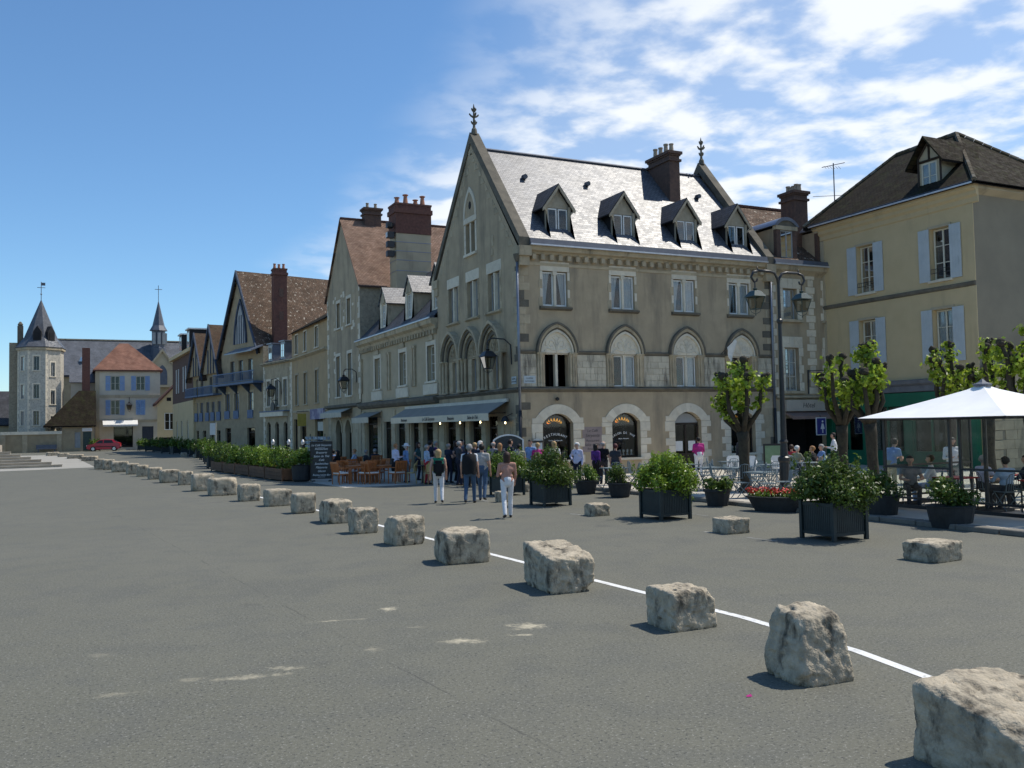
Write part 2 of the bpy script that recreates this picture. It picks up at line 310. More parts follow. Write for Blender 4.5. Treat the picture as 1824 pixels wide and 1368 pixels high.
TILEL = tiles('clay_tile_lichen', (.10, .068, .048), (.16, .105, .072), (.035, .026, .02), .22, .15, .9, .2, c3=(.55, .50, .41), lo3=.595, hi3=.64, scale3=3.4)
TILEM = tiles('clay_tile_muted', (.10, .066, .046), (.15, .10, .07), (.04, .03, .022), .2, .13, .9, .15, c3=(.09, .08, .055), lo3=.5, hi3=.7)
TILED = tiles('clay_tile_dark', (.024, .019, .013), (.038, .030, .020), (.01, .009, .008), .2, .13, .9, .08, c3=(.045, .05, .02), lo3=.5, hi3=.8, scale3=1.2)
TILER = tiles('clay_tile_red', (.20, .10, .07), (.25, .13, .092), (.12, .06, .045), .3, .22, .9, .2)
BULB = emit('bulb', (1, .82, .42), 6); LAMPY = emit('amber_glass', (1, .42, .03), .75)
LEAF = {}
def leafmat(k, c1, c2, tr=.3): LEAF[k] = mat('leaf_' + k, c1, c2, 2.5, .42, 0, 8, .45, island=.5, transl=tr)
leafmat('dark', (.105, .16, .024), (.06, .105, .017)); leafmat('mid', (.14, .22, .027), (.085, .155, .02)); leafmat('bright', (.22, .32, .032), (.14, .225, .023)); leafmat('tree', (.36, .45, .05), (.20, .30, .03), .45)
leafmat('olive', (.15, .21, .04), (.10, .15, .03)); FLOWER = mat('red_petals', (.62, .07, .03), (.5, .05, .04), 20, .6, island=.3)
# ---------------------------------------------------------------- ground
def asphalt():
    mt = bpy.data.materials.new('asphalt'); mt.use_nodes = True; t = mt.node_tree; n = t.nodes; l = t.links
    b = n['Principled BSDF']; b.inputs['Roughness'].default_value = .85; b.inputs['Specular IOR Level'].default_value = .25
    geo = n.new('ShaderNodeNewGeometry'); pos = geo.outputs['Position']
    def nz(s, d=5, r=.6):
        q = n.new('ShaderNodeTexNoise'); q.inputs['Scale'].default_value = s; q.inputs['Detail'].default_value = d; q.inputs['Roughness'].default_value = r; l.new(pos, q.inputs['Vector']); return q.outputs[0]
    def mr(v, a, c, lo=0, hi=1):
        q = n.new('ShaderNodeMapRange'); q.inputs['From Min'].default_value = a; q.inputs['From Max'].default_value = c; q.inputs['To Min'].default_value = lo; q.inputs['To Max'].default_value = hi; l.new(v, q.inputs['Value']); return q.outputs[0]
    def mix(f, a, c, op='MIX'):
        q = n.new('ShaderNodeMix'); q.data_type = 'RGBA'; q.blend_type = op
        if isinstance(f, float): q.inputs['Factor'].default_value = f
        else: l.new(f, q.inputs['Factor'])
        for k, x in (('A', a), ('B', c)):
            if isinstance(x, tuple): q.inputs[k].default_value = (*x, 1)
            else: l.new(x, q.inputs[k])
        return q.outputs['Result']
    def ma(op, a, c):
        q = n.new('ShaderNodeMath'); q.operation = op
        for i, x in enumerate((a, c)):
            if isinstance(x, (int, float)): q.inputs[i].default_value = x
            else: l.new(x, q.inputs[i])
        return q.outputs[0]
    cur = mix(mr(nz(.18, 4), .35, .65), (.130, .128, .100), (.142, .139, .110))
    cur = mix(mr(nz(1.3, 6), .45, .7), cur, (.117, .117, .098)); cur = mix(mr(nz(.33, 7, .7), .56, .64, 0, .45), cur, (.105, .106, .092)); cur = mix(mr(nz(.9, 3, .4), .70, .76, 0, .55), cur, (.08, .08, .072))
    grain = nz(38, 3, .7); cur = mix(mr(grain, .56, .68), cur, (.255, .25, .22)); cur = mix(mr(nz(30, 3, .7), .55, .66), cur, (.06, .061, .055)); cur = mix(mr(nz(11, 3, .6), .62, .72, 0, .5), cur, (.19, .187, .165)); cur = mix(mr(nz(7, 4, .6), .62, .74, 0, .4), cur, (.075, .076, .07))
    # pale sand drifts trodden into the tarmac
    sx = n.new('ShaderNodeSeparateXYZ'); l.new(pos, sx.inputs[0]); warp = nz(5.5, 7, .75)
    m = None
    for (x, y, rx, ry, ang, wt) in SAND:
        ca, sa = math.cos(ang), math.sin(ang)
        dx = ma('SUBTRACT', sx.outputs[0], x); dy = ma('SUBTRACT', sx.outputs[1], y)
        u = ma('DIVIDE', ma('ADD', ma('MULTIPLY', dx, ca), ma('MULTIPLY', dy, sa)), rx); v = ma('DIVIDE', ma('SUBTRACT', ma('MULTIPLY', dy, ca), ma('MULTIPLY', dx, sa)), ry)
        d = ma('SQRT', ma('ADD', ma('MULTIPLY', u, u), ma('MULTIPLY', v, v)), 0)
        d = ma('ADD', d, ma('MULTIPLY', ma('SUBTRACT', warp, .5), 4.5))
        q = mr(d, 1.0, .2, 0, wt); m = q if m is None else ma('MAXIMUM', m, q)
    cur = mix(ma('MULTIPLY', m, mr(nz(14, 5, .7), .32, .55, .25, 1)), cur, (.44, .395, .29))
    cur = mix(mr(nz(.55, 8, .75), .70, .8, 0, .25), cur, (.40, .37, .29))
    # a seam in the surfacing and a few hairline cracks
    (ax, ay), (bx, by) = SEAM
    ln = math.hypot(bx - ax, by - ay); nx_, ny_ = -(by - ay) / ln, (bx - ax) / ln
    d = ma('ADD', ma('MULTIPLY', ma('SUBTRACT', sx.outputs[0], ax), nx_), ma('MULTIPLY', ma('SUBTRACT', sx.outputs[1], ay), ny_))
    d = ma('ABSOLUTE', ma('ADD', d, ma('MULTIPLY', ma('SUBTRACT', nz(2.2, 6, .7), .5), .12)), 0)
    cur = mix(ma('MULTIPLY', mr(d, .016, .005), mr(nz(1.1), .42, .62, 0, .5)), cur, (.045, .045, .042))
    l.new(cur, b.inputs['Base Color'])
    bp = n.new('ShaderNodeBump'); bp.inputs['Strength'].default_value = .55; bp.inputs['Distance'].default_value = .008; l.new(grain, bp.inputs['Height']); l.new(bp.outputs[0], b.inputs['Normal'])
    return mt
def sand(px, py, rx, ry, a=-25.8, wt=1.0): p = G(px, py); return (p.x, p.y, rx, ry, R(a), wt)
SAND = [sand(942, 1115, .27, .17), sand(828, 1141, .25, .13), sand(925, 1131, .14, .06), sand(692, 1085, .16, .12), sand(588, 1106, .42, .045, -15, .6), sand(432, 1207, .38, .09, -12, .6), sand(507, 1190, .22, .09, -20, .7), sand(340, 1211, .13, .09, -20, .35), sand(208, 1236, .2, .08, -12, .3), sand(663, 1156, .12, .11, -20, .4), sand(180, 1167, .16, .12, -20, .2), sand(745, 1117, .14, .04, -20, .3)]
a_, b_ = G(510, 1080), G(900, 1290); SEAM = ((a_.x, a_.y), (b_.x, b_.y))
ASPH = asphalt()
g = MB().box(-700, 700, -700, 900, -.5, 0).build('ground', ASPH); g['kind'] = 'structure'
# painted line beside the row of stones
LP = [(-9.97, -31.5), (-9.95, -28.3), (-9.77, -27.3), (-9.7, -25.5), (-9.84, -23.0), (-10.02, -19.5), (-10.2, -16), (-10.3, -13), (-10.6, -8), (-11.1, -1.4), (-11.6, 5), (-12.4, 13)]
mb = MB()
for i in range(len(LP) - 1):
    (x0, y0), (x1, y1) = LP[i], LP[i + 1]; mb.face([(x0 - .06, y0, .004), (x0 + .06, y0, .004), (x1 + .06, y1, .004), (x1 - .06, y1, .004)])
o = mb.build('painted_line', LINEW); o['kind'] = 'structure'
mb = MB()
for (p, q, wd) in [((843, 886), (868, 893), .06), ((1254, 947), (1272, 949), .05), ((1330, 957), (1385, 964), .03), ((1222, 914), (1262, 919), .03), ((1015, 915), (1045, 918), .04), ((545, 861), (640, 864), .1)]:
    a, b = G(*p, .004), G(*q, .004); n_ = Vector((-(b - a).y, (b - a).x, 0)).normalized() * wd; mb.face([a - n_, b - n_, b + n_, a + n_])
o = mb.build('worn_parking_marks', mat('worn_paint', (.30, .30, .28), (.15, .152, .14), 5, .8, lo=.4, hi=.6)); o['kind'] = 'structure'
# terrace with its kerb, pale paving in front of the restaurant, cathedral forecourt
o = MB().slab([(-.2, -4.5), (.25, -.02), (17.4, -.02), (17.4, -34), (-.2, -34)], .0, .10).build('terrace_pavement', PAVE); o['kind'] = 'structure'; terr = o
km = None
for i in range(30):
    y = -4.5 - i * .98
    if km is None:
        c = MB().box(0, .3, -.48, .48, 0, .115).build('kerb_stone', mat('kerb_grey', (.21, .195, .165), (.15, .14, .12), 3, .9, .3, 20), terr); bmod = bmesh.new(); bmod.from_mesh(c.data); bmesh.ops.bevel(bmod, geom=bmod.edges[:], offset=.015, segments=1, affect='EDGES'); bmod.to_mesh(c.data); bmod.free(); km = c
    else: c = km.copy(); col.objects.link(c)
    c.location = (-.5 + random.uniform(-.01, .01), y - .49, random.uniform(-.01, .005))
o = MB().slab([(-7.3, 1.0), (-.05, 1.0), (-.05, 30), (-8.8, 30)], .0, .006).build('restaurant_paving', PAVE); o['kind'] = 'structure'
o = MB().slab([(-15.7, 35.0), (-17.6, 80), (-90, 90), (-90, 29.5), (-20, 33.4)], .0, .008).build('forecourt_paving', PALEP); o['kind'] = 'structure'
st = root('stone_steps', 'broad worn stone steps at the left edge of the square', 'steps', (-22, 40, 0))
for i, (xe, ye) in enumerate([(-17.8 - .68 * q, 38.0 + .55 * q) for q in range(8)]):
    s_ = MB().box(-60, xe, ye, ye + .58 if i < 7 else ye + 12, 0, .19 * (i + 1)).build('step', STEP, st)
    s_2 = MB().box(-60, xe + .03, ye - .05, ye + .3, .19 * (i + 1) - .055, .19 * (i + 1) + .003).build('nosing', STEP, s_)

# ---------------------------------------------------------------- building kit
def stonebox(parent, fr, u0, u1, n0, n1, z0, z1, m, name='stone', rnd=.006):
    if 'unit' not in ORG:
        me = bpy.data.meshes.new('stone'); b = bmesh.new(); bmesh.ops.create_cube(b, size=1); bmesh.ops.bevel(b, geom=b.edges[:], offset=.035, segments=1, affect='EDGES'); b.to_mesh(me); b.free(); ORG['unit'] = me; ORG['units'] = {}
    key = m.name
    if key not in ORG['units']: me = ORG['unit'].copy(); me.materials.append(m); ORG['units'][key] = me
    o = bpy.data.objects.new(name, ORG['units'][key]); col.objects.link(o); o.parent = parent
    pr = random.uniform(0, rnd); p = fr(((u0 + u1) / 2, (n0 + n1 + pr) / 2, (z0 + z1) / 2)) - ORG[parent.name]
    o.location = p; o.rotation_euler = (0, 0, fr.a); o.scale = (u1 - u0 - .012, n1 + pr - n0, z1 - z0 - .012); return o
def window(parent, fr, u0, u1, z0, z1, n=-.16, cols=2, rows=3, fw=.055, bars=.03, fm=None, curtain=None, glass=None, arch=None, name='window', panes=True, back=True):
    fm = fm or OFFW; glass = glass or GLASS; mb = MB(fr)
    mb.box(u0, u0 + fw, n - .05, n, z0, z1); mb.box(u1 - fw, u1, n - .05, n, z0, z1); mb.box(u0 + fw, u1 - fw, n - .05, n - .002, z0, z0 + fw); mb.box(u0 + fw, u1 - fw, n - .05, n - .002, z1 - fw, z1)
    cw = (u1 - u0) / cols
    for i in range(1, cols): c = u0 + cw * i; mb.box(c - fw * .55, c + fw * .55, n - .05, n - .004, z0 + fw, z1 - fw)
    for j in range(1, rows): zc = z0 + (z1 - z0) * j / rows; mb.box(u0 + fw, u1 - fw, n - .042, n - .008, zc - bars / 2, zc + bars / 2)
    wn = mb.build(name, fm, parent)
    for i in range(cols):
        for j in range(rows if panes else 1):
            zz0 = z0 + (z1 - z0) * (j / rows if panes else 0); zz1 = z0 + (z1 - z0) * ((j + 1) / rows if panes else 1)
            MB(fr).box(u0 + cw * i + .02, u0 + cw * (i + 1) - .02, n - .03, n - .024, zz0 + .02, zz1 - .02).build('pane', glass, wn, recalc=False)
    if curtain:
        for i in range(cols):
            for sd in curtain[i % len(curtain)]:
                a, b = u0 + cw * i + .03, u0 + cw * (i + 1) - .03; k = 14; v = []
                for j in range(k + 1):
                    t = j / k
                    for q in range(7):
                        z = z0 + (z1 - z0) * q / 6; wd = {'L': .8 - .45 * (1 - q / 6) ** .8, 'R': .8 - .45 * (1 - q / 6) ** .8, 'F': 1.0}[sd]
                        uu = a + (b - a) * wd * t if sd != 'R' else b - (b - a) * wd * t
                        v.append((uu, n - .09 + .02 * math.sin(t * 22), z))
                MB(fr).faces(v, [(j * 7 + q, (j + 1) * 7 + q, (j + 1) * 7 + q + 1, j * 7 + q + 1) for j in range(k) for q in range(6)]).build('curtain', CURT, wn, smooth=True, recalc=False)
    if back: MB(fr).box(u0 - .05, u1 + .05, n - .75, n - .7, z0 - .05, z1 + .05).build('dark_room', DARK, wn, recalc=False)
    return wn
def shutter(parent, fr, u0, u1, z0, z1, m, n=.03, louvre=False):
    mb = MB(fr); k = max(2, round((u1 - u0) / .13)); wd = (u1 - u0) / k
    if louvre:
        mb.box(u0, u0 + .06, n, n + .04, z0, z1); mb.box(u1 - .06, u1, n, n + .04, z0, z1)
        for i in range(3): zc = z0 + (z1 - z0) * i / 2; mb.box(u0 + .06, u1 - .06, n, n + .038, max(z0, zc - .05), min(z1, zc + .05))
        q = int((z1 - z0) / .09)
        for i in range(q): zc = z0 + (z1 - z0) * (i + .5) / q; mb.side([(n + .002, zc), (n + .03, zc - .035), (n + .036, zc - .03), (n + .01, zc + .03)], u0 + .06, u1 - .06)
    else:
        for i in range(k): mb.box(u0 + wd * i + .004, u0 + wd * (i + 1) - .004, n, n + .035, z0, z1)
        mb.box(u0 + .005, u1 - .005, n + .001, n + .03, z0 + .002, z1 - .002)
    s_ = mb.build('shutter', m, parent)
    if not louvre:
        for zc in (z0 + (z1 - z0) * .1, z0 + (z1 - z0) * .8): MB(fr).box(u0 + .03, u1 - .02, n + .035, n + .05, zc - .03, zc + .03).build('batten', m, s_)
    return s_
def roofplane(parent, name, a, b, c, d, m, th=.08, mb=None):
    # a,b along the eave; c above b; d above a (c may equal d)
    a, b, c, d = (Vector(q) for q in (a, b, c, d)); ud = (b - a).normalized(); nn = (b - a).cross(d - a).normalized(); vd = nn.cross(ud)
    def uvp(p): return ((p - a).dot(ud), (p - a).dot(vd))
    pts = [a, b, c, d] if (c - d).length > .01 else [a, b, c]
    own = mb is None; mb = mb or MB()
    mb.face(pts, [uvp(p) for p in pts]); lo = [p - Vector((0, 0, th)) for p in pts]; mb.face(lo[::-1])
    for i in range(len(pts)): j = (i + 1) % len(pts); mb.face([pts[i], lo[i], lo[j], pts[j]], [uvp(pts[i])] * 4)
    return mb.build(name, m, parent, recalc=False) if own else mb
def pots(parent, fr_pts, m=None, h=.45, r=.13):
    for (x, y, z) in fr_pts:
        hh = h * random.uniform(.85, 1.15); MB().lathe([(r, 0), (r * .95, hh * .1), (r * .75, hh * .85), (r * .95, hh * .88), (r * .95, hh), (r * .6, hh)], (x, y, z), 10).build('chimney_pot', m or POT, parent, smooth=False)
def chimney(parent, x0, x1, y0, y1, z0, z1, m, npots=3, capm=None, pm=None, along='x', ph=.45):
    b = MB().box(x0, x1, y0, y1, z0, z1).build('chimney', m, parent)
    c = MB().box(x0 - .08, x1 + .08, y0 - .08, y1 + .08, z1 - .45, z1 - .33).box(x0 - .05, x1 + .05, y0 - .05, y1 + .05, z1 - .16, z1 - .08).box(x0 - .12, x1 + .12, y0 - .12, y1 + .12, z1 - .08, z1 + .06)
    c = c.build('chimney_cap', capm or m, b)
    pp = []
    for i in range(npots):
        t = (i + .5) / npots
        pp.append((x0 + (x1 - x0) * t, (y0 + y1) / 2, z1 + .05) if along == 'x' else ((x0 + x1) / 2, y0 + (y1 - y0) * t, z1 + .05))
    pots(b, pp, pm, ph); return b
def text(parent, s, fr, u, z, n, size, m, shear=0.0, align='CENTER', ext=.004, name='lettering', arc_r=None, spacing=1.0):
    dg = bpy.context.evaluated_depsgraph_get
    def mk(ch):
        cu = bpy.data.curves.new('t', 'FONT'); cu.body = ch; cu.size = size; cu.shear = shear; cu.align_x = align if arc_r is None else 'CENTER'; cu.extrude = ext; cu.resolution_u = 3; cu.space_character = spacing
        ob = bpy.data.objects.new('t', cu); col.objects.link(ob); bpy.context.view_layer.update()
        me = bpy.data.meshes.new_from_object(ob.evaluated_get(dg())); vs = [v.co.copy() for v in me.vertices]; fs = [tuple(p.vertices) for p in me.polygons]
        bpy.data.objects.remove(ob); bpy.data.curves.remove(cu); bpy.data.meshes.remove(me); return vs, fs
    mb = MB(fr)
    if arc_r is None:
        vs, fs = mk(s); mb.faces([(u + v.x, n + v.z, z + v.y) for v in vs], fs)
    else:
        adv = size * .74 * spacing; k = len(s)
        for i, ch in enumerate(s):
            if ch == ' ': continue
            th = (i - (k - 1) / 2) * adv / arc_r; vs, fs = mk(ch)
            mb.faces([(u + (arc_r + v.y) * math.sin(th) + v.x * math.cos(th), n + v.z, z - arc_r + (arc_r + v.y) * math.cos(th) - v.x * math.sin(th)) for v in vs], fs)
    return mb.build(name, m, parent, recalc=False)
def lantern(parent, c, s=1.0, m=None):
    # four sided glazed lantern hanging below c
    m = m or IRON; x, y, z = c; a = .27 * s; b = .15 * s; h = .5 * s
    def ring(hw, zz): return [(x - hw, y - hw, zz), (x + hw, y - hw, zz), (x + hw, y + hw, zz), (x - hw, y + hw, zz)]
    zt = z - .42 * s; zb = zt - h
    mb = MB(); top = ring(a, zt); bot = ring(b, zb)
    for i in range(4):
        mb.tube([top[i], bot[i]], .016 * s, 5); mb.tube([top[i], top[(i + 1) % 4]], .018 * s, 5); mb.tube([bot[i], bot[(i + 1) % 4]], .016 * s, 5)
        q = bot[i]; mb.tube([q, (x + (q[0] - x) * .75, y + (q[1] - y) * .75, zb - .12 * s), (x, y, zb - .2 * s)], .01 * s, 5)
    mb.lathe([(.03 * s, -.26 * s), (.012 * s, -.2 * s), (.03 * s, -.18 * s)], (x, y, zb + .0), 6)
    fr_ = mb.build('lantern_frame', m, parent)
    mb = MB(); r0 = ring(a * 1.15, zt); r1 = ring(a * .62, zt + .22 * s); r2 = ring(a * .28, zt + .26 * s)
    mb.faces(r0 + r1, [(0, 1, 5, 4), (1, 2, 6, 5), (2, 3, 7, 6), (3, 0, 4, 7), (3, 2, 1, 0)]); mb.faces(r1 + r2, [(0, 1, 5, 4), (1, 2, 6, 5), (2, 3, 7, 6), (3, 0, 4, 7), (4, 5, 6, 7)])
    mb.lathe([(.05 * s, .25 * s), (.1 * s, .33 * s), (.03 * s, .36 * s), (.02 * s, .43 * s)], (x, y, zt), 8)
    mb.build('lantern_cap', m, parent)
    mb = MB(); mb.faces(ring(a * .96, zt - .01) + ring(b * .96, zb + .01), [(0, 1, 5, 4), (1, 2, 6, 5), (2, 3, 7, 6), (3, 0, 4, 7)]); mb.build('lantern_glass', GLASSL, parent, recalc=False)
def gutter(parent, fr, u0, u1, n, z, h=.26):
    MB(fr).side([(n - .25, z), (n, z), (n + .05, z + h * .2), (n, z + h), (n - .25, z + h)], u0, u1).build('gutter', LEAD, parent)
    MB(fr).side([(n + .0, z - .03), (n + .09, z - .03), (n + .09, z + .035), (n + .0, z + .035)], u0, u1).build('gutter_edge', ZINCL, parent)
def pipe(parent, pts, r=.055, m=None, name='downpipe'): return MB().tube(pts, r, 8).build(name, m or ZINC, parent, smooth=True)
# ================================================================ main corner house
mh = root('corner_restaurant_house', 'large gothic corner house with steep bright slate roof and pointed first floor arches', 'house', (6.9, 4.75, 0))
A = Fr((0, 0, 0), 0); B_ = Fr((0, 9.5, 0), -90); WD, DP = 13.75, 9.5
bays = [1.78, 5.25, 8.64, 11.86]; EZ = 9.98
# front wall
holes = []
for i, c in enumerate(bays):
    holes.append(archhole('seg', c, .74, 0.0 if i == 2 else .8, 2.38, 2.80))
    holes.append(rect(c - .58, c + .58, 3.96, 5.40)); holes.append(rect(c - .61, c + .61, 7.44, 8.96))
out0 = [(0, 0)]
hb = holes.pop(6)       # the door opening reaches the ground
d = bays[2]
out0 = [(0, 0), (d - .74, 0)] + arc('seg', d, .74, 2.38, 2.80, 8) + [(d + .74, 0), (WD, 0), (WD, EZ), (0, EZ)]
mb = MB(A).wall(out0, holes, .32)
ar = [(d - .74, 0)] + arc('seg', d, .74, 2.38, 2.80, 8) + [(d + .74, 0)]
for p, q in zip(ar[:-1], ar[1:]): mb.face([(p[0], 0, p[1]), (q[0], 0, q[1]), (q[0], -.32, q[1]), (p[0], -.32, p[1])])
mb.build('front_wall', RENDER, mh)
# gable wall
gc = 4.75; APX = 15.75
gh = [rect(c - .62, c + .62, 7.5, 9.22) for c in (2.2, 4.62, 7.05)] + [rect(4.5 - .55, 4.5 - .09, 10.55, 12.0), rect(4.5 + .09, 4.5 + .55, 10.55, 12.0)]
gh += [rect(c - .34, c + .34, 3.98, 5.5) for c in (2.2 + .12, 4.62 + .12, 7.05 + .12)]
gh += [rect(a, b, 0.05, 2.75) for a, b in ((.9, 2.3), (2.9, 3.5), (4.1, 5.4), (6.0, 7.2))]
MB(B_).wall([(0, 0), (DP, 0), (DP, EZ), (gc, APX), (0, EZ)], gh, .3).build('gable_wall', RENDER, mh)
MB(Fr((WD, 0, 0), 90)).wall([(0, 0), (DP, 0), (DP, EZ), (gc, APX), (0, EZ)], [], .3).build('rear_gable_wall', RENDER, mh)
MB(Fr((WD, DP, 0), 180)).wall(rect(0, WD, 0, EZ), [], .3).build('rear_wall', RENDER, mh)
# roof
RZ = 15.55
roofplane(mh, 'roof', (.38, -.22, 10.22), (13.37, -.22, 10.22), (13.37, gc, RZ), (.38, gc, RZ), SLATE)
roofplane(mh, 'roof', (13.37, 9.72, 10.22), (.38, 9.72, 10.22), (.38, gc, RZ), (13.37, gc, RZ), SLATE)
MB().side([(-.12, 0), (0, .09), (.12, 0), (0, -.1)], .4, 13.35).build('ridge_cap', LEAD, mh).location = Vector((0, gc, RZ)) - Vector((0, 0, 0)) 
# copings, kneelers and finials at both gables
for u0, u1 in ((-.06, .42), (13.33, 13.81)):
    for sg in (0, 1):
        f = (lambda y: y) if sg == 0 else (lambda y: DP - y)
        mb = MB(); th = .42
        p = [(-.30, 9.92), (gc, APX + .02), (gc, APX + .02 + th * 1.25), (-.34, 9.92 + th * .9)]
        mb.faces([(u0, f(a), z) for a, z in p] + [(u1, f(a), z) for a, z in p], [(0, 1, 2, 3), (7, 6, 5, 4), (0, 4, 5, 1), (1, 5, 6, 2), (2, 6, 7, 3), (3, 7, 4, 0)])
        mb.build('coping', LIMED, mh)
        mb = MB().box(u0 - .05, u1 + .05, min(f(-.42), f(.25)), max(f(-.42), f(.25)), 9.5, 9.92).box(u0, u1, min(f(-.3), f(.2)), max(f(-.3), f(.2)), 9.1, 9.5); mb.build('kneeler', LIME, mh)
    uc = (u0 + u1) / 2
    mb = MB(); z = APX + .45
    mb.lathe([(.17, 0), (.13, .25), (.07, .35), (.06, .5), (.1, .53), (.06, .57), (.05, .85), (.09, .88), (.05, .92), (.045, 1.15), (.08, 1.2), (.05, 1.28), (.03, 1.4), (.01, 1.5)], (uc, gc, z), 8)
    for zz, ln in ((.55, .15), (.9, .24), (1.18, .12)):
        for k in range(4):
            dx, dy = ((1, 0), (-1, 0), (0, 1), (0, -1))[k]
            mb.tube([(uc, gc, z + zz - .06), (uc + dx * ln * .6, gc + dy * ln * .6, z + zz), (uc + dx * ln, gc + dy * ln, z + zz + .09), (uc + dx * ln * .85, gc + dy * ln * .85, z + zz + .02)], [.05, .045, .04, .02], 5)
    mb.build('finial', LIMED, mh)
# cornice with corbels
MB(A).side([(0, 9.62), (.10, 9.66), (.14, 9.74), (.30, 9.78), (.34, 9.98), (0, 9.98)], .42, 13.33).build('cornice', LIME, mh)
MB(A).box(.42, 13.33, 0, .035, 9.18, 9.30).build('cornice_band', LIME, mh)
for i in range(30): c = .7 + i * .43; stonebox(mh, A, c - .1, c + .1, 0, .2, 9.40, 9.64, LIME, 'corbel', .02)
gutter(mh, A, .42, 13.33, .40, 9.99, .27)
# string courses and first floor ashlar
for fr, ln in ((A, WD), (B_, DP)):
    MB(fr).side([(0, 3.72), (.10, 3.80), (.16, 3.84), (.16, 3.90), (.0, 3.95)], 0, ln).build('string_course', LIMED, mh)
prev = 0
spans = []
for c in bays + [None]:
    e = (c - .98) if c else WD
    spans.append((prev, e)); prev = (c + .98) if c else 0
for (a, b) in spans:
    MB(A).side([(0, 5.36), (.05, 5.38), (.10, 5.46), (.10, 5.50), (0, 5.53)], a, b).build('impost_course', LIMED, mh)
    for j in range(5):
        z0 = 3.96 + j * .28; u = a + .02; k = j % 2
        while u < b - .06:
            wd = random.uniform(.38, .62) * (.6 if (k and u < a + .1) else 1); u1 = min(b - .02, u + wd)
            if b - .02 - u1 < .18: u1 = b - .02
            stonebox(mh, A, u, u1, -.04, .018, z0, z0 + .28, ASHLAR, rnd=.012); u = u1
# first floor pointed arches
def hood(fr, c, hw, zs, za, rings, tym, n_in, z_t, parent=mh, tm=LIMEW, hm=LIME):
    k = 10
    for (h0, h1, zo0, zo1, nn, mm) in rings:
        MB(fr).band(arc('point', c, h0, zs, zo0, k), arc('point', c, h1, zs, zo1, k), -.02, nn).build('arch_moulding', mm, parent)
    ty = MB(fr).prism(arc('point', c, tym[0], zs, tym[1], k), -.03, n_in).build('tympanum', tm, parent)
    # carved tracery: a stem that forks into scrolls
    mb = MB(fr); w_, h_ = tym[0], tym[1] - zs
    def cv(pts, r=.022): mb.tube([(c + x * w_, n_in + .008, zs + .02 + y * h_) for x, y in pts], r, 5)
    for s in (-1, 1):
        cv([(0, 0), (s * .05, .25), (s * .2, .5), (s * .42, .55), (s * .5, .38), (s * .4, .25), (s * .28, .3)])
        cv([(0, .1), (s * .3, .12), (s * .62, .2), (s * .8, .08)]); cv([(0, .2), (s * .1, .62), (s * .25, .72)]); cv([(s * .6, .3), (s * .75, .35), (s * .7, .5)], .016)
    th = [(.17 * math.cos(q * .628), .68 + .12 * math.sin(q * .628)) for q in range(11)]; cv(th, .018)
    mb.build('carved_tracery', tm, ty)
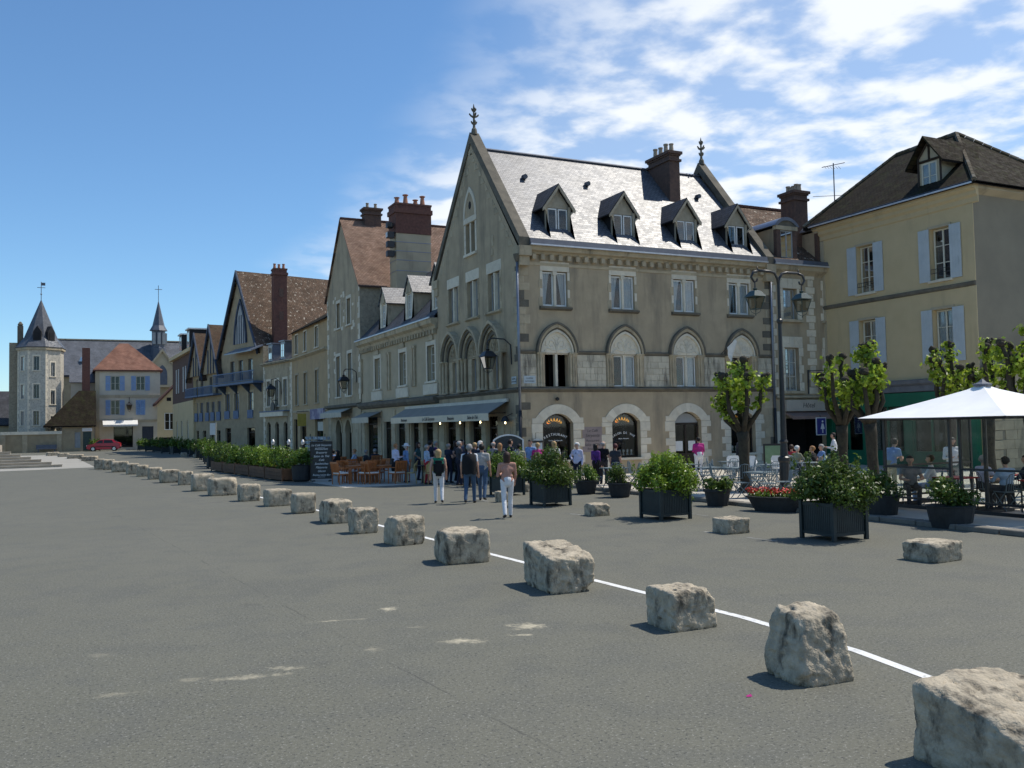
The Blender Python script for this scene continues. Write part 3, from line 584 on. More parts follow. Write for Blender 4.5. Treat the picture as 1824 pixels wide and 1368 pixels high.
for i, c in enumerate(bays):
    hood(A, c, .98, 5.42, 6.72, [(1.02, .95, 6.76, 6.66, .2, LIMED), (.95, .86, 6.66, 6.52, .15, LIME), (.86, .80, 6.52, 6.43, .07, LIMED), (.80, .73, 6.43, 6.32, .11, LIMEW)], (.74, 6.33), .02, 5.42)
    for s in (-1, 1):
        cs = MB(A); e = c + s * .58
        for q, (du, nn, r) in enumerate(((.10, .03, .055), (.22, .06, .06), (.33, .03, .05))):
            u = e + s * du; cs.tube([(u, nn, 3.98), (u, nn, 5.2)], r, 8); cs.tube([(u, nn, 5.18), (u, nn, 5.38)], [r, r * 1.7], 8); cs.tube([(u, nn, 3.96), (u, nn, 4.1)], [r * 1.6, r], 8)
        cs.build('colonnette', LIME, mh, smooth=False)
        MB(A).box(min(e, e + s * .42), max(e, e + s * .42), -.03, .14, 5.36, 5.44).build('capital_block', LIME, mh)
    MB(A).box(c - .06, c + .06, -.22, -.03, 3.98, 5.36).build('mullion', LIMEW, mh)
    MB(A).box(c - .6, c + .6, -.30, -.02, 5.36, 5.44).build('lintel', LIMEW, mh)
    opn = i == 0
    for s in (-1, 1):
        a, b = (c - .57, c - .07) if s < 0 else (c + .07, c + .57)
        if opn: MB(A).box(a, b, -.9, -.85, 3.9, 5.4).build('dark_room', DARK, mh)
        elif i == 3: window(mh, A, a, b, 3.98, 5.35, -.2, 1, 1, fm=WOODD)
        else: window(mh, A, a, b, 3.98, 5.35, -.12, 1, 1, .05, fm=WHITEP, curtain=['F'] if s > 0 or i == 2 and 0 else None)
    if opn: window(mh, Fr(A((c + .09, -.22, 0)), 60), 0, .5, 4.0, 5.33, 0, 1, 1, .05, fm=OFFW, back=False)
    # second floor
    stonebox(mh, A, c - .72, c + .72, -.05, .012, 8.96, 9.38, LIMEW, 'lintel_stone')
    for s in (-1, 1):
        for j in range(4): z0 = 7.44 + j * .38; wd = .13 if j % 2 else .2; e = c + s * .61; stonebox(mh, A, min(e, e + s * wd), max(e, e + s * wd), -.28, .012, z0, z0 + .38, LIMEW if j % 2 else LIME)
    MB(A).box(c - .05, c + .05, -.2, -.01, 7.44, 8.92).build('mullion', LIMEW, mh)
    MB(A).box(c - .10, c + .10, -.2, .01, 8.8, 8.96).build('mullion_head', LIMEW, mh)
    for s in (-1, 1):
        a, b = (c - .60, c - .05) if s < 0 else (c + .05, c + .60)
        window(mh, A, a, b, 7.46, 8.93, -.1, 1, 1, .06, fm=WHITEP, curtain=['L' if s < 0 else ('R' if i < 1 else 'F')])
    MB(A).side([(-.1, 7.44), (.16, 7.40), (.16, 7.32), (0, 7.26)], c - .78, c + .78).build('window_sill', LIMED, mh)
    # ground floor arch stones: voussoirs and long-and-short jambs
    n_v = 9; oi = arc('seg', c, .74, 2.38, 2.80, n_v); oo = arc('seg', c, 1.13, 2.52, 3.20, n_v)
    for q in range(n_v):
        a, b = q * 2, q * 2 + 2
        MB(A).prism([oi[a], oi[a + 1], oi[b], oo[b], oo[a + 1], oo[a]], -.32, .02 + random.uniform(0, .015)).build('voussoir', LIMEW, mh)
    for s in (-1, 1):
        z = .0; j = 0
        while z < 2.37:
            hh = min(random.uniform(.3, .38), 2.38 - z); hh = 2.38 - z if 2.38 - z - hh < .15 else hh
            wd = (.36 if j % 2 else .56) + random.uniform(-.03, .03); e = c + s * .74
            stonebox(mh, A, min(e, e + s * wd), max(e, e + s * wd), -.3, .016, z, z + hh, LIMEW, rnd=.012); z += hh; j += 1
        e = c + s * .74; stonebox(mh, A, min(e + s * .0, e + s * .52), max(e, e + s * .52), -.05, .014, 2.38, 2.62, LIMEW)
    if i == 2:
        dr = MB(A).box(c - .74, c + .74, -.30, -.24, 2.2, 2.3).box(c - .05, c + .05, -.30, -.22, .02, 2.2).box(c - .74, c - .66, -.30, -.22, .02, 2.2).box(c + .66, c + .74, -.30, -.22, .02, 2.2).build('door', WOODD, mh)
        for s in (-1, 1):
            a = c + s * .36; MB(A).box(a - .29, a + .29, -.28, -.26, .95, 2.2).build('pane', GLASS, dr); MB(A).box(a - .3, a + .3, -.29, -.24, .03, .9).build('door_panel', WOODD, dr); MB(A).box(a - .2, a + .2, -.258, -.252, 1.0, 1.45).build('menu_sheet', WHITEP, dr)
        MB(A).prism([(c - .7, 2.3)] + arc('seg', c, .7, 2.36, 2.74, 8) + [(c + .7, 2.3)], -.28, -.25).build('fanlight', SHUTG, dr)
    else:
        wn = MB(A).box(c - .73, c - .68, -.30, -.24, .82, 2.4).box(c + .68, c + .73, -.30, -.24, .82, 2.4).box(c - .68, c + .68, -.30, -.24, .82, .88).band(arc('seg', c, .735, 2.38, 2.79, 8), arc('seg', c, .68, 2.34, 2.73, 8), -.3, -.24).build('shop_window', WOODD, mh)
        MB(A).prism([(c - .7, .85), (c + .7, .85)] + arc('seg', c, .7, 2.36, 2.74, 8)[::-1], -.275, -.27).build('pane', GLASS, wn)
        MB(A).box(c - .73, c + .73, -1.25, -1.2, .5, 2.9).build('dark_room', DARK, wn)
        # amber glass lamps in the head of the window
        mb = MB(A)
        for q in range(7): aq = (q - 3) * .42; u = c + .34 * math.sin(aq); zq = 2.34 + .2 * math.cos(aq); mb.faces([(c + .12 * math.sin(aq) - .015, -.34, 2.38 + .08 * math.cos(aq)), (u + .05, -.34, zq - .03), (u + .04 * math.sin(aq), -.34, zq + .09), (u - .05, -.34, zq - .01)], [(0, 1, 2, 3)])
        mb.build('amber_glass', LAMPY, wn, recalc=False)
        mb = MB(A)
        for q in range(6): u = c - .55 + q * .21; mb.lathe([(.05, 0), (.06, .02), (.02, .08), (.05, .16), (.055, .24)], (u, -.42, .9), 8)
        mb.build('glassware', PLASTW, wn)
        if i < 2:
            text(wn, 'RESTAURANT' if i == 0 else 'SALON DE THE', A, c, 1.86, -.262, .155 if i == 0 else .14, LETTERW, arc_r=1.0)
            text(wn, 'Cuisine  Traditionnelle' if i == 0 else 'Glaces  Pâtisseries', A, c, 1.62, -.262, .075, LETTERW, shear=.3)
        MB(A).box(c - .86, c + .86, -.3, .13, .70, .80).build('window_sill', LIMEW, mh)
# painted notice between the windows
nb = MB(A).box(2.98, 3.98, 0, .012, 1.1, 2.2).build('painted_notice', mat('notice_mauve', (.30, .24, .225), (.25, .2, .19), 3, .9), mh)
for s, z, sz in (('Le Café', 1.98, .17), ('Serpente', 1.76, .2), ('Restaurant', 1.55, .15), ('Salon de Thé', 1.37, .15), ('Brasserie', 1.19, .15)): text(nb, s, A, 3.48, z, .013, sz, LETTER, shear=.2)
# corner quoins on both faces
for fr, e, s in ((A, 0, 1), (B_, DP, -1), (A, WD, -1)):
    z = .05; j = 0
    while z < 9.0:
        hh = random.uniform(.3, .42)
        if not (3.68 < z + hh and z < 3.97) and not (fr is A and 3.6 < z < 5.6):
            wd = (.28 if j % 2 else .5) + random.uniform(-.05, .05); stonebox(mh, fr, min(e, e + s * wd), max(e, e + s * wd), -.05, .014, z, z + hh, LIME if random.random() < .7 else LIMED, rnd=.012)
        z += hh; j += 1
# ground floor ashlar near the corner and menu case
for j in range(7):
    for q in range(2): stonebox(mh, A, .52 + q * .02, .66, -.05, .01, .1 + j * .33, .4 + j * .33, LIMEW)
mc = MB(A).box(.38, .98, .03, .1, .85, 1.62).build('menu_case', IRON, mh); MB(A).box(.42, .94, .1, .104, .9, 1.58).build('menu_sheet', mat('menu_paper', (.5, .56, .6), (.42, .48, .53), 4, .6), mc); MB(A).box(.34, 1.02, .0, .2, 1.62, 1.66).build('case_lid', IRON, mc); text(mc, 'MENU', A, .68, 1.67, .16, .12, LETTERW)
# gable side: upper windows
for k, c in enumerate((2.2, 4.62, 7.05)):
    stonebox(mh, B_, c - .8, c + .8, -.05, .014, 9.22, 9.72, LIMEW, 'lintel_stone')
    for s in (-1, 1):
        for j in range(5): z0 = 7.5 + j * .344; wd = .14 if j % 2 else .2; e = c + s * .62; stonebox(mh, B_, min(e, e + s * wd), max(e, e + s * wd), -.28, .014, z0, z0 + .344, LIME)
    MB(B_).box(c - .06, c + .06, -.2, -.01, 7.5, 9.2).build('mullion', LIMEW, mh)
    for s in (-1, 1):
        a, b = (c - .61, c - .06) if s < 0 else (c + .06, c + .61); window(mh, B_, a, b, 7.52, 9.2, -.16, 1, 2, .05, fm=SHUTG)
    MB(B_).side([(-.1, 7.5), (.14, 7.46), (.14, 7.38), (0, 7.32)], c - .8, c + .8).build('window_sill', LIME, mh)
    hood(B_, c, 1.18, 5.55, 7.02, [(1.2, 1.08, 7.04, 6.9, .34, LIME), (1.08, .97, 6.9, 6.76, .26, LIMED), (.97, .86, 6.76, 6.62, .18, LIME), (.86, .72, 6.62, 6.42, .10, LIMED)], (.73, 6.44), .02, 5.55, tm=OCHRE)
    for j, du in enumerate((-1.16, -.98, -.8, .8, .98, 1.16)):
        u = c + du; nn = .30 - .11 * (3 - min(j, 5 - j) - 1) * 0 - (.0, .1, .2)[min(j, 5 - j)]; mb = MB(B_); mb.tube([(u, nn, 4.0), (u, nn, 5.35)], .07, 8); mb.tube([(u, nn, 5.33), (u, nn, 5.54)], [.07, .12], 8); mb.tube([(u, nn, 3.96), (u, nn, 4.1)], [.11, .07], 8); mb.build('colonnette', LIME, mh)
    MB(B_).box(c - 1.2, c - .72, 0, .36, 5.52, 5.58).build('impost', LIME, mh); MB(B_).box(c + .72, c + 1.2, 0, .36, 5.52, 5.58).build('impost', LIME, mh)
    for j in range(4):
        stonebox(mh, B_, c - .70, c - .24, -.04, .012, 4.0 + j * .38, 4.38 + j * .38, LIME); stonebox(mh, B_, c + .48, c + .70, -.04, .012, 4.0 + j * .38, 4.38 + j * .38, LIME)
    window(mh, B_, c - .22, c + .46, 3.98, 5.5, -.14, 2, 1, .05, fm=SHUTG)
c = 4.5
MB(B_).band(arc('point', c, .78, 12.3, 13.75, 10), arc('point', c, .6, 12.3, 13.5, 10), -.02, .04).build('arch_moulding', LIMEW, mh)
MB(B_).prism(arc('point', c, .6, 12.3, 13.5, 10), -.02, .01).build('tympanum', RENDER, mh)
MB(B_).prism([(c + .16 * math.sin(q), 12.85 + .2 * math.cos(q)) for q in [k * .785 for k in range(8)]], .0, .02).build('blind_quatrefoil', DARK, mh)
stonebox(mh, B_, c - .78, c + .78, -.05, .03, 12.02, 12.3, LIMEW, 'lintel_stone'); MB(B_).box(c - .7, c + .7, -.1, .1, 10.42, 10.54).build('window_sill', LIMEW, mh)
for s in (-1, 1):
    a, b = (c - .54, c - .10) if s < 0 else (c + .10, c + .54); window(mh, B_, a, b, 10.56, 11.99, -.18, 1, 1, .05, fm=SHUTG)
    e = c + s * .55
    for j in range(4): stonebox(mh, B_, min(e, e + s * .2), max(e, e + s * .2), -.1, .02, 10.55 + j * .36, 10.91 + j * .36, LIMEW)
MB(B_).box(c - .08, c + .08, -.2, .01, 10.56, 11.98).build('mullion', LIMEW, mh)
stonebox(mh, B_, 6.9, 7.15, 0, .02, 10.4, 10.9, LIME); stonebox(mh, B_, 6.75, 7.05, 0, .02, 10.0, 10.3, LIME)
# edge stones under the gable coping
for s in (0, 1):
    for j in range(13):
        t = (j + .3) / 13.5; u = gc * t; z = EZ + (APX - EZ) * t; hh = .36; wd = .3 if j % 2 else .45; zt = z - .02
        a = u + .02; pts = [(a + .3, zt - .0), (a + .3 + wd, zt), (a + .3 + wd, zt + .3), (a + .30 + .24, zt + .3)]
        if s: pts = [(DP - p[0], p[1]) for p in pts][::-1]
        MB(B_).prism(pts, 0, .012).build('stone', LIME, mh)
# ground floor of the gable side under the awning
for (a, b) in ((.9, 2.3), (2.9, 3.5), (4.1, 5.4), (6.0, 7.2)):
    wn = MB(B_).box(a, a + .08, -.25, -.15, .05, 2.75).box(b - .08, b, -.25, -.15, .05, 2.75).box(a + .08, b - .08, -.25, -.16, 2.2, 2.28).build('door_frame', WOODD, mh); MB(B_).box(a + .05, b - .05, -.22, -.21, .1, 2.7).build('pane', GLASS, wn); MB(B_).box(a - .1, b + .1, -1.5, -1.4, 0, 2.9).build('dark_room', DARK, wn)
for (u0, u1) in ((.2, .8), (2.35, 2.85), (3.55, 4.05), (5.45, 5.95), (7.25, 7.9), (8.5, 9.1)):
    for j in range(7): stonebox(mh, B_, u0, u1, 0, .05, .05 + j * .38, .43 + j * .38, LIME)
# dormers
for c in (2.22, 5.62, 9.13, 12.16):
    fr = A; n0 = -.45; hw = .60; zb = 10.24; zt = 11.95; za = 12.88
    yr = lambda z: -.22 + (z - 10.22) * (gc + .22) / (RZ - 10.22)
    ck = MB()
    for s in (-1, 1): ck.faces([(c + s * hw, .45, zb), (c + s * hw, yr(zb) + .1, zb), (c + s * hw, yr(zt) + .05, zt), (c + s * hw, .45, zt)], [(0, 1, 2, 3)])
    dm = ck.build('dormer', SLATED, mh, recalc=False)
    f = MB(A); f.wall([(c - hw, zb), (c + hw, zb), (c + hw, zt), (c, za - .12), (c - hw, zt)], [rect(c - .51, c + .51, 10.5, 11.86)], .12, n=-.44); f.build('dormer_front', mat('dormer_wood', (.42, .365, .27), (.33, .285, .21), 4, .85, .2, 20), dm)
    for s in (-1, 1):
        MB(A).box(c + s * .57 - .06, c + s * .57 + .06, -.46, -.36, zb, zt).build('dormer_post', MATS['dormer_wood'], dm)
        a, b = (c - .50, c - .03) if s < 0 else (c + .03, c + .50); window(dm, A, a, b, 10.52, 11.84, -.45, 1, 1, .055, fm=WHITEP)
        # roof slopes with carved bargeboard
        e = (c + s * .84, .26, zt - .14); rdg = (c, .26, za + .06); yb = yr(za); ye = yr(zt - .14)
        if s < 0: roofplane(dm, 'dormer_roof', (e[0], ye + .1, e[2]), e, rdg, (c, yb + .1, za + .06), SLATED, .06)
        else: roofplane(dm, 'dormer_roof', e, (e[0], ye + .1, e[2]), (c, yb + .1, za + .06), rdg, SLATED, .06)
        bb = MB(); v = []
        for q in range(9):
            t = q / 8; x = c + s * .82 * t; z = za + .0 - (za + .0 - (zt - .17)) * t; v += [(x, .24, z), (x, .24, z - .13 - .06 * abs(math.sin(t * 9.4)))]
        bb.faces(v, [(q * 2, q * 2 + 1, q * 2 + 3, q * 2 + 2) for q in range(8)]); v2 = [(p[0], .29, p[2]) for p in v]; bb.faces(v2, [(q * 2 + 2, q * 2 + 3, q * 2 + 1, q * 2) for q in range(8)]); bb.build('bargeboard', MATS['dormer_wood'], dm, recalc=False)
        MB().tube([(c + s * .57, .44, zt - .5), (c + s * .63, .3, zt - .3), (c + s * .74, .22, zt - .22)], .035, 6).build('bracket', MATS['dormer_wood'], dm)
    MB().box(c - hw - .06, c + hw + .06, .36, .5, zb - .1, zb + .06).build('dormer_sill', LIMED, dm)
# chimney, vents
chimney(mh, 10.0, 10.62, 2.75, 4.6, 12.6, 15.95, BRICKD, 4, BRICKD, POTT, along='y', ph=.5)
for x, y in ((1.95, 3.2), (5.35, 3.2), (11.95, 3.2)):
    z = 10.22 + (y + .22) * (RZ - 10.22) / (gc + .22); MB().lathe([(.12, -.05), (.12, .08), (.09, .12), (.02, .13)], (x, y - .08, z), 8).tube([(x, y - .05, z + .05), (x, y - .28, z + .02)], [.1, .12], 8).build('roof_vent', LEAD, mh)
# downpipes
pipe(mh, [(-.10, -.16, 9.3), (-.10, -.16, 2.95)], .06, ZINC); pipe(mh, [(-.10, -.16, 2.95), (-.10, -.16, .1)], .075, IRON)
pipe(mh, [(13.75, -.12, 9.9), (13.75, -.12, 2.9)], .06, ZINC); pipe(mh, [(13.75, -.12, 2.9), (13.75, -.12, .1)], .075, IRON)
MB().lathe([(.08, 0), (.16, .2), (.18, .32)], (-.10, -.16, 9.25), 8).build('rainwater_head', LIMED, mh)
# street name plates
for fr, u0, u1 in ((A, .16, .72), (B_, 8.75, 9.2)):
    pl = MB(fr).box(u0, u1, .02, .04, 4.1, 4.42).build('street_plate', mat('plate', (.5, .55, .56), (.42, .48, .5), 5, .5), mh); text(pl, 'CLOITRE', fr, (u0 + u1) / 2, 4.29, .042, .085, LETTER); text(pl, 'NOTRE-DAME', fr, (u0 + u1) / 2, 4.17, .042, .07, LETTER)
MB(A).lathe([(.0, -.08), (.09, -.03), (.09, .05), (.0, .1)], (1.72, .1, 3.42), 8).build('alarm_bell', IRON, mh)
# flag hung from the front
fl = root('white_flag', 'small white cloth flag on a short pole beside the fourth arch', 'flag', A((10.75, .1, 5.5)))
MB(A).tube([(10.55, .02, 5.4), (11.0, .7, 6.25)], .015, 6).build('flag_pole', IRON, fl)
v = []
for q in range(8):
    t = q / 7
    for k in range(6):
        s = k / 5; p = Vector((10.75 + .25 * t, .35 + .35 * t, 5.8 + .45 * t)); v.append((p.x - .04 * math.sin(s * 6) + .25 * s * (1 - t) * .6, p.y + .06 * math.sin(s * 8 + t * 3), p.z - s * (.75 - .45 * t)))
MB(A).faces(v, [(q * 6 + k, q * 6 + k + 1, (q + 1) * 6 + k + 1, (q + 1) * 6 + k) for q in range(7) for k in range(5)]).build('cloth', WHITEP, fl, smooth=True)
# awning over the restaurant front
aw = root('restaurant_awning', 'long grey-blue folding awning with lettered valance over the restaurant entrance', 'awning', (0, 7.8, 2.6))
y0, y1 = 1.1, 14.4
mb = MB()
mb.faces([(-.05, y0, 3.42), (-.05, y1, 3.42), (-1.0, y1, 2.88), (-1.0, y0, 2.88)], [(0, 1, 2, 3)]); mb.faces([(-.05, y0, 3.39), (-.05, y1, 3.39), (-1.0, y1, 2.85), (-1.0, y0, 2.85)], [(3, 2, 1, 0)]); mb.build('canopy', AWNG, aw, recalc=False)
vf = Fr((-1.0, y1, 0), -90); v = []; k = 60
for i in range(k + 1): t = i / k; v += [(t * (y1 - y0), .01 + .012 * math.sin(t * 60), 2.88), (t * (y1 - y0), .012 * math.sin(t * 60 + 1), 2.56)]
MB(vf).faces(v, [(i * 2, i * 2 + 1, i * 2 + 3, i * 2 + 2) for i in range(k)]).build('valance', AWNV, aw, smooth=True)
for s, u in (('Restaurant', 2.3), ('Le Café Serpente', 6.0), ('Brasserie', 9.0), ('Salon de Thé', 11.6)): text(aw, s, vf, u, 2.65, .034, .22 if 'Caf' not in s else .25, LETTER, shear=.3)
for y in (1.4, 5, 9.4, 14.1): MB().tube([(-.05, y, 2.9), (-.98, y, 2.86)], .02, 6).build('awning_arm', IRON, aw)
MB().box(-.16, -.05, y0 - .05, y1 + .05, 3.36, 3.5).build('roller_case', OFFW, aw)
for i, (y, x, z) in enumerate(((8.1, -.5, 2.5), (5.5, -.5, 2.5), (3.1, -.5, 2.5), (.8, -.35, 2.45))):
    lp = root('bulb_lamp', ['bare lit bulb under awning, farthest from the corner', 'bare lit bulb under the middle of the awning', 'bare lit bulb under awning near its right end', 'lit bulb in dark bracket lamp on the corner pier'][i], 'lamp', (x, y, z), 'lit bulbs under the awning')
    MB().lathe([(.01, -.05), (.03, -.035), (.036, 0), (.02, .04), (.015, .06)], (x, y, z), 10).build('bulb', BULB, lp, smooth=True); MB().tube([(x, y, z + .06), (x, y, z + .25), (0, y, z + .4)], .018, 6).build('bracket', IRON, lp)
    if i == 3: MB().lathe([(.2, .05), (.14, .2), (.04, .3)], (x, y, z), 10).build('lamp_shade', IRON, lp)
# wall lantern on the corner
wl = root('wall_lantern', 'black glazed lantern on scrolled bracket at the house corner', 'lantern', (0, 1.3, 5.2))
MB().tube([(-.02, .75, 4.95), (-.06, .75, 5.8), (-.3, .85, 6.05), (-.75, 1.05, 6.1), (-.95, 1.15, 6.0), (-1.0, 1.18, 5.86), (-.9, 1.13, 5.78)], .03, 6).tube([(-.95, 1.15, 6.0), (-.95, 1.15, 5.6)], .015, 5).build('bracket', IRON, wl)
lantern(wl, (-.95, 1.15, 5.72), 1.0)
# ================================================================ the other houses
def shell(parent, fr, L_, dep, h, m, skip=('front',)):     # side and rear walls of a block behind a facade
    for nm, f, ln in (('side_wall', Fr(fr((L_, 0, 0)), math.degrees(fr.a) + 90), dep), ('rear_wall', Fr(fr((L_, -dep, 0)), math.degrees(fr.a) + 180), L_), ('side_wall', Fr(fr((0, -dep, 0)), math.degrees(fr.a) + 270), dep)):
        MB(f).wall(rect(0, ln, 0, h), [], .2).build(nm, m, parent)
def wintrim(parent, fr, u0, u1, z0, z1, m=None, wd=.16, sill=True, n=.02):
    m = m or LIMEW
    MB(fr).box(u0 - wd, u0, -.04, n, z0, z1).build('window_jamb', m, parent); MB(fr).box(u1, u1 + wd, -.04, n, z0, z1).build('window_jamb', m, parent); MB(fr).box(u0 - wd, u1 + wd, -.04, n + .004, z1, z1 + wd * 1.2).build('window_head', m, parent)
    if sill: MB(fr).box(u0 - wd - .04, u1 + wd + .04, -.1, .1, z0 - .1, z0).build('window_sill', m, parent)
def shopback(parent, fr, u0, u1, z1, n=-.2, frame=WOODD):
    o = MB(fr).box(u0, u0 + .09, n - .06, n + .02, .05, z1).box(u1 - .09, u1, n - .06, n + .02, .05, z1).box(u0 + .09, u1 - .09, n - .06, n + .018, z1 - .45, z1 - .38).box(u0 + .09, u1 - .09, n - .06, n + .016, .05, .5).build('shop_window', frame, parent)
    MB(fr).box(u0 + .05, u1 - .05, n - .03, n - .02, .45, z1).build('pane', GLASS, o); MB(fr).box(u0 - .1, u1 + .1, n - 1.3, n - 1.25, 0, z1 + .1).build('dark_room', DARK, o)
def awning(name, label, fr, u0, u1, z, proj, drop, mt, mv, scal=True, val=.3):
    r_ = root(name, label, 'awning', fr(((u0 + u1) / 2, 0, z - drop))); mb = MB(fr)
    mb.faces([(u0, .02, z), (u1, .02, z), (u1, proj, z - drop), (u0, proj, z - drop)], [(0, 1, 2, 3)]); mb.faces([(u0, .02, z - .03), (u1, .02, z - .03), (u1, proj, z - drop - .02), (u0, proj, z - drop - .02)], [(3, 2, 1, 0)]); mb.build('canopy', mt, r_, recalc=False)
    k = 40; v = []
    for i in range(k + 1): t = i / k; u = u0 + (u1 - u0) * t; v += [(u, proj + .01, z - drop), (u, proj, z - drop - val - (.06 * abs(math.sin(i * .785)) if scal else 0))]
    MB(fr).faces(v, [(i * 2, i * 2 + 1, i * 2 + 3, i * 2 + 2) for i in range(k)]).build('valance', mv, r_, recalc=False)
    for u in (u0 + .1, u1 - .1): MB(fr).tube([(u, .02, z - drop), (u, proj - .02, z - drop)], .02, 5).build('awning_arm', IRON, r_)
    return r_
# ---- B: stone house with three dormers
hb = root('stone_dormer_house', 'pale stone house with three gabled slate dormers left of the corner house', 'house', (3, 16.5, 0))
fb = Fr((0, 23.5, 0), -90); LB = 14.0; wb = (3.5, 8.35, 12.95)
hl = [rect(c - .55, c + .55, 4.75, 6.65) for c in wb] + [rect(.9, 3.4, .05, 3.0), rect(4.6, 6.2, .05, 2.7), rect(7.0, 8.6, .05, 2.7), rect(9.6, 11.0, .05, 2.7), rect(11.7, 13.2, .05, 2.7)]
MB(fb).wall(rect(0, LB, 0, 7.95), hl, .3).build('front_wall', CREAM2, hb); shell(hb, fb, LB, 8, 7.95, RENDER)
MB(fb).side([(0, 7.4), (.12, 7.45), (.18, 7.6), (.38, 7.72), (.42, 7.98), (0, 8.0)], 0, LB).build('cornice', LIME, hb)
for i in range(31): c = .25 + i * .45; stonebox(hb, fb, c - .09, c + .09, 0, .22, 7.18, 7.44, LIME, 'corbel')
MB(fb).side([(0, 3.55), (.2, 3.6), (.34, 3.75), (.34, 3.9), (0, 4.0)], 0, LB).build('string_course', LIMED, hb)
gutter(hb, fb, 0, LB, .40, 7.99, .12)
for k, c in enumerate(wb):
    window(hb, fb, c - .53, c + .53, 4.77, 6.63, -.2, 2, 4, .06, fm=OFFW); wintrim(hb, fb, c - .55, c + .55, 4.75, 6.65, LIMEW, .2)
    pd = MB(fb).prism([(c - .5, 6.9)] + arc('point', c, .42, 6.95, 7.3, 6) + [(c + .5, 6.9)], 0, .08).build('window_pediment', LIME, hb)
    MB(fb).box(c - 1.05, c + 1.05, .0, .10, 4.05, 4.6).build('apron_panel', LIMEW, hb)
for u in (.2, 5.6, 6.0, 10.1, 10.5): MB(fb).box(u - .12, u + .12, 0, .10, 4.6, 6.7).box(u - .17, u + .17, 0, .14, 6.7, 6.85).build('pilaster', LIME, hb)
for u in (.45, 4.0, 6.6, 9.1, 11.35, 13.55):
    for j in range(8): stonebox(hb, fb, u - .34, u + .34, 0, .06, .05 + j * .42, .46 + j * .42, LIME)
for (a, b, z) in ((.9, 3.4, 3.0), (4.6, 6.2, 2.7), (7.0, 8.6, 2.7), (9.6, 11.0, 2.7), (11.7, 13.2, 2.7)): shopback(hb, fb, a, b, z)
roofplane(hb, 'roof', fb((0, .2, 8.1)), fb((LB, .2, 8.1)), fb((LB, -4.2, 12.6)), fb((0, -4.2, 12.6)), SLATED)
roofplane(hb, 'roof', fb((LB, -8.2, 8.1)), fb((0, -8.2, 8.1)), fb((0, -4.2, 12.6)), fb((LB, -4.2, 12.6)), SLATED)
for f in (0, LB): MB(fb).side([(0, 7.95), (-8, 7.95), (-4.2, 12.55)], f, f + (.02 if f == 0 else -.02)).build('gable_wall', RENDER, hb)
for c in (4.2, 9.0, 13.3):
    hw = .7; zt, za = 10.05, 10.95; nr = lambda z: .2 - (z - 8.1) * 4.4 / 4.5
    mb = MB(fb)
    for s in (-1, 1): mb.face([(c + s * hw, -.25, 8.3), (c + s * hw, nr(8.3) - .1, 8.3), (c + s * hw, nr(zt) - .1, zt), (c + s * hw, -.25, zt)])
    dm = mb.build('dormer', LIME, hb, recalc=False)
    MB(fb).wall([(c - hw, 8.15), (c + hw, 8.15), (c + hw, zt), (c, za), (c - hw, zt)], [rect(c - .38, c + .38, 8.6, 9.95)], .15, n=-.22).build('dormer_front', LIMEW, dm)
    window(dm, fb, c - .37, c + .37, 8.62, 9.93, -.3, 2, 3, .045, fm=WHITEP)
    for s in (-1, 1):
        e0 = fb((c + s * .85, -.12, zt - .1)); r0 = fb((c, -.12, za + .08)); r1 = fb((c, nr(za) - .2, za + .08)); e1 = fb((c + s * .85, nr(zt) - .2, zt - .1))
        if s < 0: roofplane(dm, 'dormer_roof', e1, e0, r0, r1, SLATE, .06)
        else: roofplane(dm, 'dormer_roof', e0, e1, r1, r0, SLATE, .06)
    MB(fb).prism(arc('point', c, .4, 10.0, 10.6, 6), -.22, -.16).build('dormer_carving', LIME, dm)
chimney(hb, 3.0, 4.2, 9.9, 10.9, 10.5, 13.9, RENDER, 2, LIMED, POT, along='y')
awning('shop_awning', 'small grey awning with cream scalloped valance left of the big awning', fb, .7, 4.4, 3.35, .9, .35, AWNG, AWNC)
# ---- C: tall gable house with brown tile roof
hc = root('tall_gable_house', 'tall narrow gable house with brown tile roof and large brick topped chimney', 'house', (7, 28, 0))
fc = Fr((0, 32.3, 0), -90); LC = 8.6; AC = 17.2; EC = 12.0
hl = [rect(c - .45, c + .45, 9.5, 11.3) for c in (3.2, 5.9)] + [rect(c - .5, c + .5, 4.6, 7.5) for c in (3.0, 6.0)] + [archhole('seg', c, .75, .05, 2.2, 2.93) for c in (3.0, 5.5)]
MB(fc).wall([(0, 0), (LC, 0), (LC, EC), (LC / 2, AC - .2), (0, EC)], hl, .3).build('gable_wall', RENDER, hc)
shell(hc, fc, LC, 14, EC, RUBBLE)
MB(fc).prism([(0, EC), (LC, EC), (LC / 2, AC - .2)], -14, -13.95).build('rear_gable_wall', RENDER, hc)
roofplane(hc, 'roof', fc((LC + .25, .15, EC - .25)), fc((LC + .25, -14.2, EC - .25)), fc((LC / 2, -14.2, AC)), fc((LC / 2, .15, AC)), TILEB)
roofplane(hc, 'roof', fc((-.25, -14.2, EC - .25)), fc((-.25, .15, EC - .25)), fc((LC / 2, .15, AC)), fc((LC / 2, -14.2, AC)), TILEB)
for i in range(36): u = .1 - i * .4; MB(fc).side([(0, 0)], 0, 0) if 0 else stonebox(hc, fc, LC / 2 - .1, LC / 2 + .1, u - .38, u, AC - .05, AC + .09, TILER, 'ridge_tile', 0)
for c, (z0, z1, hw, rows) in [(c, (9.5, 11.3, .45, 3)) for c in (3.2, 5.9)] + [(c, (4.6, 7.5, .5, 5)) for c in (3.0, 6.0)]:
    window(hc, fc, c - hw + .02, c + hw - .02, z0 + .02, z1 - .02, -.2, 2, rows, .06, fm=SHUTG); wintrim(hc, fc, c - hw, c + hw, z0, z1, LIMEW, .18)
